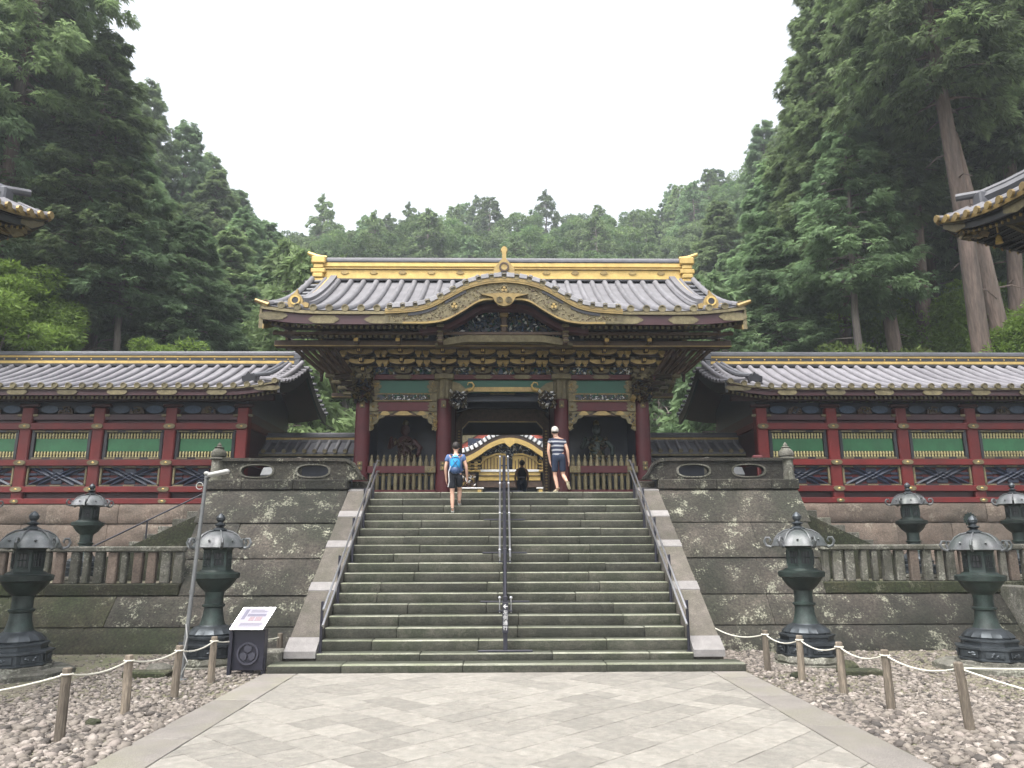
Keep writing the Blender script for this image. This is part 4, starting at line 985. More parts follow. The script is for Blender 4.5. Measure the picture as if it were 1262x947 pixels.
    for q_ in ((ee, dd),) if s_ < 0 else ((a_, 1), (c_, -1)):
        b = MB(); b.cbox(*sorted((q_[0], q_[0]+q_[1]*.3)), 20.63, 20.66, 4.19, 4.37, .005, 0); carve(b, *sorted((q_[0]+q_[1]*.05, q_[0]+q_[1]*.25)), 4.22, 4.34, 20.63, 10, (1,), (.03, .015, .02)); b.build('rail_fitting', ['goldd', 'gold'], pk)
    b = MB()
    for k in range(np_-1): x = -w/2+.1+(w-.2)*(k+.5)/(np_-1); b.lump((mx_+x, 20.74, 4.13), (.06, .03, .03))
    b.build('rail_swag', 'gold', pk)
# centre bay
b = MB(); b.cbox(-1.48, 1.42, 20.72, 20.9, 6.5, 6.845, .01); b.build('green_panel', 'green', gate)
b = MB(); b.strip([(-1.2, 6.49), (-1.05, 6.6), (-.9, 6.63), (.85, 6.63), (1.0, 6.6), (1.15, 6.49)], [(-1.2, 6.46), (-1.05, 6.47), (-.9, 6.5), (.85, 6.5), (1.0, 6.47), (1.15, 6.46)], 20.66, 20.72); b.build('lintel_moulding', 'gold', gate)
for sg, e in ((-1, -1.47), (1, 1.41)):
    d = -sg; b = MB(); b.prism([(e, 6.5), (e+d*.3, 6.45), (e+d*.48, 6.5), (e+d*.35, 6.62), (e+d*.2, 6.74), (e, 6.8)], 20.67, 20.72, 'y')
    b.tube([(e+d*(.46+.0), 20.62, 6.52), (e+d*.58, 20.58, 6.56), (e+d*.62, 20.56, 6.66), (e+d*.56, 20.55, 6.74), (e+d*.46, 20.55, 6.73), (e+d*.44, 20.55, 6.66)], [.035, .03, .028, .025, .02, .012], 6, 1); b.build('lintel_scroll', ['goldd', 'goldb'], gate)
    # carved lion nosing beside the pillar
    b = MB(); b.ell((e+d*.16, 20.5, 6.25), (.2, .24, .17), 10, 6, 1); carve(b, *sorted((e-d*.02, e+d*.42)), 5.98, 6.42, 20.35, 130, (0, 0, 1, 2, 3), (.045, .12, .04), None, random.Random(9)); b.build('lion_nosing', ['goldd', 'bronze', 'white', 'navy'], gate)
b = MB(); b.cbox(-1.5, 1.43, 20.85, 23.0, 6.9, 6.98, .01); b.build('ceiling', 'navy', gate)
b = MB(); b.cbox(-1.5, 1.43, 22.95, 23.2, 6.45, 6.9, .01); b.build('inner_lintel', 'navy', gate)
hplate(-.04, .35, 6.5, 6.62, 21.1)
b = MB(); b.cbox(-1.5, 1.43, 21.12, 21.2, 6.3, 6.9, .01); b.build('hanging_panel', 'navy', gate)
# door frame at the middle row
def frame(y, hw, ztop, name, m, cx=-.03, fw=.2):
    out = [(cx-hw-fw, FL), (cx-hw-fw, ztop+.05), (cx-hw-fw+.18, ztop+.28), (cx+hw+fw-.18, ztop+.28), (cx+hw+fw, ztop+.05), (cx+hw+fw, FL)]
    inn = [(cx-hw, FL), (cx-hw, ztop-.22), (cx-hw+.2, ztop), (cx+hw-.2, ztop), (cx+hw, ztop-.22), (cx+hw, FL)]
    b = MB(); b.strip(out, inn, y-.12, y+.12, 0); b.strip([(x*1+0, z+.012) for x, z in inn[1:5]], [(x, z-.02) for x, z in inn[1:5]], y-.15, y-.12, 1); b.build(name, [m, 'gold'], gate)
frame(23.1, 1.27, 6.02, 'door_frame', 'bronze')
b = MB(); b.cbox(-1.5, 1.44, 23.0, 23.2, 6.29, 6.46, .01); b.build('frieze_board', 'bronze', gate)
b = MB(); b.strip([(-1.47, 6.46), (-1.1, 6.5), (1.05, 6.5), (1.41, 6.46)], [(-1.47, 6.3), (-1.1, 6.42), (1.05, 6.42), (1.41, 6.3)], 22.8, 22.99); b.build('curved_tie_beam', 'navy', gate)
for sg in (-1, 1):
    b = MB(); xx = -.03+sg*1.36; b.cbox(xx-.07, xx+.07, 22.94, 22.98, FL, 5.75, .005, 0)
    for k in range(24): b.lump((xx, 22.93, FL+.1+k*.09), (.05, .012, .03), None, 1)
    b.build('studded_jamb', ['bronze', 'gold'], gate)
    b = MB(); b.cbox(*sorted((sg*1.49-.03, sg*1.7)), 21.0, 25.4, FL, 6.9, .01); b.build('passage_wall', 'darkred', gate)
b = MB(); b.cbox(-1.5, 1.43, 25.3, 25.5, 5.98, 6.9, .01, 0); b.cbox(-1.5, 1.43, 25.26, 25.3, 5.94, 6.0, .01, 1); b.build('rear_lintel', ['navy', 'bronze'], gate)
# side walls of the gate body
for sg, x in ((-1, -4.0), (1, 3.95)):
    for y0, y1 in ((21.0, 22.9), (23.3, 25.2)):
        b = MB(); b.cbox(x-.05, x+.05, y0, y1, FL, 6.6, .01); b.build('side_wall', 'darkred', gate)
        for z in (4.4, 5.6, 6.6):
            b = MB(); b.cbox(x-.1, x+.1, y0, y1, z, z+.22, .01); b.build('side_beam', 'red', gate)
# bracket sets
def bracket_set(x, corner=False, gold='gold'):
    t = link('bracket_set', None, gate, Vector((x, 20.8, 7.0))-wl(gate)); 
    for k in range(3):
        y = 20.62-.34*k; z = 7.02+.19*k; w = (.24, .36, .36)[k]
        b = MB()
        P = [(x-w, z+.13), (x-w, z+.07), (x-w*.75, z+.02), (x-w*.45, z), (x+w*.45, z), (x+w*.75, z+.02), (x+w, z+.07), (x+w, z+.13)]
        b.prism(P, y-.05, y+.05, 'y', 0); b.strip([(p[0], p[1]+.0) for p in (P[1], P[2], P[3], P[4], P[5], P[6])], [(p[0], p[1]-.012) for p in (P[1], P[2], P[3], P[4], P[5], P[6])], y-.06, y+.05, 1)
        b.build('bracket_arm', [gold if k else 'goldd', 'bronze'], t)
        for dx in (-w*.82, 0, w*.82):
            b = MB(); b.cbox(x+dx-.055, x+dx+.055, y-.07, y+.07, z+.13, z+.185, .01, 0); b.build('bearing_block', ['goldd'], t)
        for s_ in (-1, 1):
            b = MB(); xo = x+s_*(w+.12); b.prism([(xo-.09, z+.13), (xo-.09, z+.06), (xo-.04, z+.01), (xo+.04, z+.01), (xo+.09, z+.06), (xo+.09, z+.13)], y+.04, y+.16, 'y', 0); b.prism([(xo-.05, z+.0), (xo-.03, z-.05), (xo+.03, z-.05), (xo+.05, z+.0)], y+.05, y+.15, 'y', 0); b.build('side_arm', ['gold' if k else 'goldd'], t)
        b = MB(); b.cbox(x-.06, x+.06, y-.22, 20.75, z+.03, z+.13, .015, 0); b.cbox(x-.035, x-.008, y-.225, y-.2, z+.04, z+.12, .003, 1); b.cbox(x+.008, x+.035, y-.225, y-.2, z+.04, z+.12, .003, 1); b.build('projecting_arm', ['bronze', 'goldb'], t)
    b = MB(); b.cbox(x-.065, x+.065, 19.3, 19.55, 7.55, 7.72, .02, 0); b.cbox(x-.06, x+.06, 19.27, 19.3, 7.6, 7.7, .01, 1); b.build('tail_rafter', ['bronze', 'goldb'], t)
for x in BXs: bracket_set(x)
for i, x in enumerate([(a_+c_)/2 for a_, c_ in zip(BXs, BXs[1:])]):
    b = MB(); P = [(x-.34, 7.02), (x-.12, 7.3), (x, 7.42), (x+.12, 7.3), (x+.34, 7.02)]
    b.prism(P, 20.7, 20.76, 'y', 0); carve(b, x-.3, x+.3, 7.02, 7.4, 20.69, 70, (0, 0, 1, 2, 3), (.05, .04, .04), lambda a_, c_: abs(a_-x) < .36*(7.45-c_)/.43, random.Random(i)); b.build('bracket_carving', ['blue', 'goldd', 'white', 'green'], gate)
for k in range(3):      # horizontal tie members through the bracket tiers
    b = MB(); y = 20.62-.34*k; z = 7.02+.19*k+.185; b.cbox(-4.4-.34*k, 4.35+.34*k, y-.05, y+.05, z, z+.03, .005); b.build('tie_beam', 'bronze', gate)
for x in (-1.7, 1.64):   # tall struts carrying the curved gable
    b = MB(); b.cbox(x-.07, x+.07, 18.9, 19.2, 7.45, 8.0, .02, 0); b.cbox(x-.1, x+.1, 18.87, 19.2, 7.88, 7.97, .02, 1)
    for k in range(3): b.cbox(x-.085, x+.085, 18.87, 18.95, 7.5+.12*k, 7.54+.12*k, .01, 1)
    b.build('gable_strut', ['bronze', 'goldd'], gate)
# corner brackets seen at the sides
for sg in (-1, 1):
    for k in range(5):
        y = 21.4+k*.9; b = MB(); x = sg*4.35
        b.cbox(*sorted((x, sg*(5.0))), y-.07, y+.07, 7.05, 7.17, .02, 0); b.cbox(*sorted((x, sg*5.5)), y-.07, y+.07, 7.28, 7.4, .02, 1); b.cbox(sg*5.0-.07, sg*5.0+.07, y-.3, y+.3, 7.18, 7.28, .02, 1)
        b.build('side_bracket', ['bronze', 'goldd'], gate)
    for i in range(6):
        b = MB(); m4 = Matrix.Translation((sg*(4.5+.2*i), 20.6-.1*i, 7.3)) ; b.add([(sg*(4.3+.16*i), 20.5, 7.05), (sg*(4.38+.16*i), 20.5, 7.05), (sg*(4.75+.22*i), 19.7, 7.6), (sg*(4.67+.22*i), 19.7, 7.6), (sg*(4.3+.16*i), 20.5, 6.97), (sg*(4.38+.16*i), 20.5, 6.97), (sg*(4.75+.22*i), 19.7, 7.52), (sg*(4.67+.22*i), 19.7, 7.52)], [(0, 1, 2, 3), (4, 7, 6, 5), (0, 3, 7, 4), (1, 5, 6, 2), (0, 4, 5, 1), (3, 2, 6, 7)], 0); b.build('corner_strut', ['bronze'], gate)

# guardian statues in the bays
def statue(x, label, cm):
    t = thing('guardian_statue', label, 'statue', (x, 21.7, FL))
    b = MB(); b.lathe([(.5, 0), (.46, .25), (.3, .4)], 10, (x, 21.7, FL), 0); b.build('rock_base', 'black', t)
    b = MB(); b.tube([(x-.14, 21.7, FL+.38), (x-.12, 21.68, FL+.75), (x-.08, 21.7, FL+1.1)], [.1, .11, .14], 8, 0); b.tube([(x+.18, 21.7, FL+.38), (x+.15, 21.66, FL+.75), (x+.08, 21.7, FL+1.1)], [.1, .11, .14], 8, 0)
    b.lathe([(.22, 0), (.26, .15), (.21, .35), (.27, .6), (.2, .75), (.08, .82)], 12, (x, 21.7, FL+1.02), 0)
    b.tube([(x-.24, 21.7, FL+1.68), (x-.44, 21.6, FL+1.5), (x-.36, 21.4, FL+1.75)], [.1, .08, .05], 8, 0); b.tube([(x+.24, 21.7, FL+1.68), (x+.46, 21.6, FL+1.45), (x+.4, 21.4, FL+1.2)], [.1, .08, .05], 8, 0); b.build('body', cm, t)
    b = MB(); b.ell((x, 21.66, FL+2.0), (.14, .15, .18), 10, 7, 0); b.lump((x, 21.5, FL+1.98), (.03, .05, .04)); b.build('head', cm, t)
    b = MB(); carve(b, x-.28, x+.28, FL+1.0, FL+1.75, 21.45, 70, (0, 1), (.05, .05, .04)); o_a = b.build('armour', ['goldd', 'bronze'], t); o_a['kind'] = 'stuff'; b = MB(); b.ell((x, 21.7, FL+2.2), (.1, .1, .12), 8, 4, 0); b.build('helmet', 'goldd', t)
statue(-2.9, 'dark guardian figure with a reddish face behind the left picket fence', M['dkred'])
statue(2.75, 'greenish guardian figure behind the right picket fence', M['verd'])

# ------------------------------------------------------------------ corridors
CX0 = 7.84; BAY = 2.14; NB = 6
def corridor(sg, label):
    t = thing('roofed_corridor', label, 'corridor', (sg*13, 24.3, 3.42))
    ey, ez, ry, rz = 21.35, 6.78, 24.3, 8.12
    x0, x1 = 6.62, CX0+BAY*NB+.5
    def cz_(y): tt = 1-min(1, abs(y-ry)/(ry-ey)); return ez+(rz-ez)*(.72*tt+.28*tt*tt)
    def lf(x): return .22*max(0, (x0+1.6-abs(x))/1.6)**2
    xs = [x0+(x1-x0)*i/30 for i in range(31)]
    for side in (0, 1):
        rows = []; un = []
        for x in xs:
            ys = [ey+(ry-ey)*k/10 for k in range(11)]
            row = [(sg*x, y if side == 0 else 2*ry-y, cz_(y)+lf(x)*(1-k/10)) for k, y in enumerate(ys)]; ur = [(p[0], p[1], p[2]-.12) for p in row]
            fl = (sg > 0) ^ (side == 1); rows.append(row if fl else row[::-1]); un.append(ur[::-1] if fl else ur)
        b = MB(); b.sheet(rows, 0); b.sheet(un, 1); b.build('roof_slope', ['copperl', 'darkred'], t)
    prof = [(ey-.02+(ry-.1-ey)*k/12, cz_(ey+(ry-.1-ey)*k/12)+.01) for k in range(13)]
    rm = roll_mesh('roof_roll', prof, .075, ['copperl', 'goldd'], 1); rm2 = roll_mesh('roof_roll', [(2*ry-y, z) for y, z in prof][::-1], .075, ['copperl', 'goldd'])
    n = int((x1-x0)/.40)
    for i in range(n+1):
        x = x0+.12+i*.40
        link('roof_roll', rm, t, Vector((sg*x, 0, lf(x)*.8))-wl(t))
        if i < 14: link('roof_roll', rm2, t, Vector((sg*x, 0, 0))-wl(t))
    A, B_ = sorted((sg*(x0+.35), sg*x1))
    b = MB(); b.cbox(A, B_, ry-.16, ry+.16, rz-.02, rz+.07, .01, 1); b.cbox(A, B_, ry-.13, ry+.13, rz+.07, rz+.17, .01, 0); b.cbox(A, B_, ry-.12, ry+.12, rz+.17, rz+.28, .01, 1); b.cbox(A, B_, ry-.14, ry+.14, rz+.28, rz+.35, .01, 0); b.build('main_ridge', ['goldb', 'black'], t)
    b = MB(); b.cbox(A, B_, ry-.17, ry+.17, rz+.35, rz+.42, .01, 0); b.tube([(sg*(x0+.12), ry, rz+.52), (sg*(x0+.5), ry, rz+.46), (sg*x1, ry, rz+.45)], .075, 8, 0); b.build('ridge_cap', ['copperd'], t)
    b = MB(); b.lump((0, 0, 0), (.035, .02, .03)); me = b.mesh('ridge_stud', 'goldb')
    for i in range(int((x1-x0-.5)/.41)): link('ridge_stud', me, t, Vector((sg*(x0+.6+i*.41), ry-.13, rz+.225))-wl(t))
    # ridge end block
    xx = sg*(x0+.28); b = MB(); b.cbox(xx-.1, xx+.1, ry-.22, ry+.22, rz-.1, rz+.2, .03); b.cbox(xx-.13, xx+.13, ry-.2, ry+.2, rz+.2, rz+.42, .03); b.tube([(xx, ry, rz+.5), (xx-sg*.3, ry, rz+.56)], [.08, .05], 8); b.build('ridge_end', 'copperd', t)
    # descending ridge and end tile
    for xo in (.95, 1.12):
        ys = [ey+.55+(ry-.1-ey-.55)*k/10 for k in range(11)]
        b = MB(); b.tube([(sg*(x0+xo-.35*(k/10)), y, cz_(y)+.16+.12*max(0, 1-k/4)) for k, y in enumerate(ys)], .075, 8); b.build('descending_ridge', 'copperd', t)
    xx = sg*(x0+1.03); zz = cz_(ey+.5)+.1; b = MB(); b.prism([(xx-.2, zz), (xx-.22, zz+.14), (xx-.1, zz+.18), (xx-.03, zz+.3), (xx+.05, zz+.2), (xx+.2, zz+.16), (xx+.2, zz)], ey+.4, ey+.55, 'y'); b.build('ridge_end_tile', 'black', t)
    # verge tiles
    for k in range(9):
        y = ry-.2-k*.32
        for yy in (y, 2*ry-y):
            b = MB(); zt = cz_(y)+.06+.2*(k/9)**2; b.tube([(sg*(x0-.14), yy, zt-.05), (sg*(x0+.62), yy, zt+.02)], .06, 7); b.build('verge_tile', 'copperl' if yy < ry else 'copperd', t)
    # gable bargeboard with studs
    ys = [ey+.02+(2*(ry-ey)-.04)*i/24 for i in range(25)]; n_ = len(ys); V = []
    xa, xb = sorted((sg*(x0-.04), sg*(x0+.04)))
    def tp(y): return cz_(y)+.2*(abs(y-ry)/(ry-ey))**3
    for x in (xa, xb): V += [(x, y, tp(y)) for y in ys]+[(x, y, tp(y)-.36) for y in ys]
    Fs = []
    for i in range(n_-1): Fs += [(i, n_+i, n_+i+1, i+1), (2*n_+i, 2*n_+i+1, 3*n_+i+1, 3*n_+i), (i, i+1, 2*n_+i+1, 2*n_+i), (n_+i, 3*n_+i, 3*n_+i+1, n_+i+1)]
    Fs += [(0, 2*n_, 3*n_, n_), (n_-1, 2*n_-1, 4*n_-1, 3*n_-1)]
    b = MB(); b.add(V, Fs, 0)
    for i in range(44):
        y = ey+.05+(2*(ry-ey)-.1)*i/43; b.lump((sg*(x0-.05), y, tp(y)-.03), (.02, .03, .03), None, 1)
    b.build('gable_bargeboard', ['black', 'white'], t)
    b = MB(); b.prism([(22.2, 6.2), (22.2, 6.9), (ry, 7.9), (26.4, 6.9), (26.4, 6.2)], *sorted((sg*(CX0-.1), sg*CX0)), 'x'); b.build('gable_wall', 'navy', t, smooth=False)
    b = MB(); b.box(*sorted((sg*(CX0-.1), sg*(CX0))), 22.3, 26.4, 3.42, 6.2); b.build('end_wall', 'darkred', t, smooth=False)
    for z in (3.6, 4.6, 5.7):
        b = MB(); b.cbox(*sorted((sg*(CX0-.18), sg*(CX0-.1))), 22.3, 26.4, z, z+.2, .01); b.build('end_beam', 'red', t)
    A, B_ = sorted((sg*x0, sg*x1))
    XX = [sg*(x0+(x1-x0)*i/24) for i in range(25)]
    b = MB(); b.strip([(x, ez-.02+lf(x)) for x in XX], [(x, ez-.07+lf(x)) for x in XX], ey-.02, ey+.1, 0); b.build('eave_strip', ['goldd'], t)
    b = MB(); b.strip([(x, ez-.07+lf(x)) for x in XX], [(x, ez-.24+lf(x)) for x in XX], ey+.03, ey+.1, 0); b.build('fascia', ['darkred'], t)
    i = 0; x = x0+.35
    while x < x1:
        b = MB(); w = .3 if i else .4; zc_ = ez-.15+lf(x); X = sg*x
        P = [(X-w, zc_), (X-w*.85, zc_-.05), (X-w*.6, zc_-.08), (X+w*.6, zc_-.08), (X+w*.85, zc_-.05), (X+w, zc_), (X+w*.85, zc_+.06), (X-w*.85, zc_+.06)]
        b.prism(P, ey+.0, ey+.03, 'y'); b.build('fascia_plate', 'goldd', t); x += 1.45; i += 1
    b = MB(); x = x0+.1
    while x < x1:
        X = sg*x; l_ = lf(x)
        b.add([(X-.03, ey+.2, 6.47+l_), (X+.03, ey+.2, 6.47+l_), (X+.03, ey+.2, 6.54+l_), (X-.03, ey+.2, 6.54+l_), (X-.03, 22.3, 6.75), (X+.03, 22.3, 6.75), (X+.03, 22.3, 6.82), (X-.03, 22.3, 6.82)], [(0, 4, 5, 1), (0, 3, 7, 4), (1, 5, 6, 2), (3, 2, 6, 7)], 0)
        b.box(X-.034, X+.034, ey+.185, ey+.21, 6.465+l_, 6.545+l_, 1); x += .135
    o = b.build('rafters', ['darkred', 'goldd'], t, smooth=False); o['kind'] = 'stuff'
    YF = 22.2; px = [CX0+BAY*i for i in range(NB+1)]
    b = MB(); b.cbox(A+.3 if sg > 0 else A, B_ if sg > 0 else B_-.3, 21.95, 22.1, 6.5, 6.66, .01); b.build('eave_purlin', 'darkred', t)
    A2, B2 = sorted((sg*(CX0-.1), sg*x1))
    def beam(z0, z1, dy, m, nm_='beam'):
        b = MB(); b.cbox(A2, B2, YF-dy, YF+.12, z0, z1, .012); b.build(nm_, m, t)
    beam(6.06, 6.5, -.06, 'navy', 'frieze_board'); beam(5.92, 6.1, .12, 'darkred'); beam(5.62, 5.82, .2, 'red'); beam(5.82, 5.92, .02, 'darkred')
    beam(4.54, 4.72, .2, 'red'); beam(3.76, 3.93, .2, 'red'); beam(3.58, 3.76, .02, 'darkred', 'recessed_board'); beam(3.424, 3.58, .22, 'red', 'sill_beam')
    b = MB(); b.box(A2, B2, YF+.06, YF+.16, 3.45, 6.2); b.build('backing_board', 'black', t, smooth=False)
    for i, x in enumerate(px):
        X = sg*x; b = MB(); b.cbox(X-.17, X+.17, YF-.17, YF+.17, 3.43, 6.3, .03); b.build('pillar', 'red', t)
        for z in (5.72, 4.63, 3.85, 3.5):
            b = MB(); w, h_ = (.17, .075) if z > 3.6 else (.12, .06)
            b.prism([(X+w*math.copysign(abs(math.cos(a_))**.7, math.cos(a_)), z+h_*math.sin(a_)) for a_ in [2*math.pi*k/16 for k in range(16)]], YF-.235, YF-.2, 'y', 0); b.lump((X, YF-.235, z), (.05, .02, .035), None, 1); b.build('pillar_boss', ['goldd', 'goldb'], t)
        b = MB(); b.cbox(X-.3, X+.3, YF-.15, YF-.1, 6.02, 6.1, .01, 1); b.cbox(X-.14, X+.14, YF-.16, YF, 6.12, 6.3, .02, 0); b.cbox(X-.3, X+.3, YF-.14, YF-.02, 6.32, 6.42, .03, 0); b.build('bracket', ['darkred', 'goldd'], t)
    for i in range(NB):
        xa_, xb_ = px[i]+.17, px[i+1]-.17; xm = sg*(xa_+xb_)/2; hw = (xb_-xa_)/2
        b = MB(); b.prism([(xm-.22, 6.12), (xm-.2, 6.24), (xm-.1, 6.33), (xm, 6.36), (xm+.1, 6.33), (xm+.2, 6.24), (xm+.22, 6.12)], YF-.09, YF-.02, 'y', 0); carve(b, xm-.15, xm+.15, 6.14, 6.3, YF-.1, 20, (1, 2), (.04, .03, .03)); b.build('frog_leg_strut', ['bronze', 'goldd', 'blue'], t)
        for s_ in (-1, 1):
            b = MB(); cx_ = xm+s_*.5; b.prism([(cx_+.26*math.cos(a_), 6.26+.12*math.sin(a_)) for a_ in [2*math.pi*k/14 for k in range(14)]], YF-.03, YF+.0, 'y'); b.build('frieze_medallion', 'blue', t)
        # window: frame, green panel, turned spindles
        w = link('lattice_window', None, t, Vector((xm, YF, 4.72))-wl(t))
        b = MB(); b.cbox(xm-hw+.02, xm+hw-.02, YF-.12, YF+.05, 4.72, 4.8, .01, 0); b.cbox(xm-hw+.02, xm+hw-.02, YF-.12, YF+.05, 5.54, 5.62, .01, 0)
        for s_ in (-1, 1): b.cbox(*sorted((xm+s_*(hw-.02), xm+s_*(hw-.12))), YF-.12, YF+.05, 4.8, 5.54, .01, 0)
        for xx2, ww in ((xm, .25), (xm-hw+.25, .16), (xm+hw-.25, .16)):
            b.cbox(xx2-ww, xx2+ww, YF-.13, YF-.12, 4.74, 4.79, .004, 1); b.cbox(xx2-ww, xx2+ww, YF-.13, YF-.12, 5.55, 5.6, .004, 1)
        b.build('window_frame', ['black', 'goldd'], w)
        b = MB(); b.cbox(xm-hw+.13, xm+hw-.13, YF-.06, YF-.02, 4.98, 5.36, .005); b.build('green_panel', 'greenp', w)
        for nm_, za, zb in (('upper_spindles', 5.36, 5.54), ('lower_spindles', 4.8, 4.98)):
            b = MB(); ns = 17
            for k in range(ns):
                x = xm-hw+.16+(2*hw-.32)*k/(ns-1); hh = zb-za
                b.lathe([(.028, 0), (.036, hh*.15), (.022, hh*.3), (.036, hh*.6), (.03, hh*.85), (.02, hh)], 6, (x, YF-.05, za), 0)
            b.build(nm_, 'khaki', w)
        # lower carved panel
        c = link('carved_panel', None, t, Vector((xm, YF, 3.93))-wl(t))
        b = MB(); b.cbox(xm-hw+.05, xm+hw-.05, YF-.04, YF+.02, 3.96, 4.5, .005); b.build('red_board', 'red', c)
        b = MB(); z0, z1 = 3.93, 4.54; zc_ = (z0+z1)/2
        for (xa2, za2, xb2, zb2) in ((-hw+.12, z0+.05, 0, zc_+.1), (-hw+.12, z1-.05, 0, zc_-.1), (hw-.12, z0+.05, 0, zc_+.1), (hw-.12, z1-.05, 0, zc_-.1), (-.5, z0+.05, .5, z1-.05), (-.5, z1-.05, .5, z0+.05)):
            b.tube([(xm+xa2, YF-.08, za2), (xm+xb2, YF-.08, zb2)], .05, 4)
        for cx_, wz in ((0, .22), (-.42, .17), (.42, .17), (-.75, .1), (.75, .1)): b.cbox(xm+cx_-.16, xm+cx_+.16, YF-.09, YF-.05, zc_-wz, zc_-wz*.25, .01); b.cbox(xm+cx_-.16, xm+cx_+.16, YF-.09, YF-.05, zc_+wz*.25, zc_+wz, .01)
        b.build('lattice', 'navy', c)
        b = MB(); b.cbox(xm-hw+.02, xm+hw-.02, YF-.12, YF-.04, 3.93, 3.99, .01, 0); b.cbox(xm-hw+.02, xm+hw-.02, YF-.12, YF-.04, 4.48, 4.54, .01, 0)
        for s_ in (-1, 1):
            b.cbox(*sorted((xm+s_*(hw-.02), xm+s_*(hw-.08))), YF-.13, YF-.04, 3.99, 4.48, .01, 1)
        for cx_, ww in ((0, .16), (-hw+.2, .15), (hw-.2, .15)):
            b.cbox(xm+cx_-ww, xm+cx_+ww, YF-.13, YF-.12, 3.94, 3.98, .004, 1); b.cbox(xm+cx_-ww, xm+cx_+ww, YF-.13, YF-.12, 4.49, 4.53, .004, 1)
        b.build('panel_frame', ['black', 'goldd'], c)
corridor(-1, 'long red corridor with green lattice windows and a copper roof, left of the gate')
corridor(1, 'long red corridor with green lattice windows and a copper roof, right of the gate')

# short roofed walls joining gate and corridors
for sg, lb in ((-1, 'left'), (1, 'right')):
    t = thing('connecting_wall', 'short dark wall with its own tiled roof between the gate and the %s corridor' % lb, 'wall', (sg*5.9, 24, FL))
    A, B_ = sorted((sg*4.1, sg*7.7))
    b = MB(); b.cbox(A, B_, 23.9, 24.1, FL, 4.95, .01); b.build('wall', 'navy', t)
    for yy, zz, y2, z2 in ((23.3, 5.1, 24.0, 5.55), (24.7, 5.1, 24.0, 5.55)):
        b = MB(); b.add([(A, yy, zz), (B_, yy, zz), (B_, y2, z2), (A, y2, z2), (A, yy, zz-.06), (B_, yy, zz-.06), (B_, y2, z2-.06), (A, y2, z2-.06)], [(0, 1, 2, 3), (7, 6, 5, 4), (0, 4, 5, 1), (2, 6, 7, 3), (1, 5, 6, 2), (0, 3, 7, 4)]); b.build('roof_slope', 'copperd', t, smooth=False)
    me = roll_mesh('roof_roll', [(23.28, 5.11), (23.5, 5.24), (23.95, 5.53)], .06, ['copper', 'goldd'], 1)
    for i in range(11): link('roof_roll', me, t, Vector((sg*(4.35+i*.32), 0, 0))-wl(t))
    b = MB(); b.cbox(A, B_, 23.9, 24.1, 5.5, 5.58, .01, 1); b.cbox(A, B_, 23.92, 24.08, 5.58, 5.66, .01, 0); b.cbox(A, B_, 23.88, 24.12, 5.66, 5.72, .01, 1); b.tube([(A, 24, 5.76), (B_, 24, 5.76)], .07, 8, 1); b.build('ridge', ['gold', 'copperd'], t)
    b = MB(); b.cbox(A, B_, 23.3, 23.36, 4.98, 5.05, .005, 0)
    for i in range(24): b.lump((sg*(4.25+i*.145), 23.42, 4.88), (.025, .03, .03), None, 0)
    b.cbox(A, B_, 23.45, 23.9, 4.8, 4.95, .01, 1); b.build('eave_beam', ['goldd', 'black'], t)

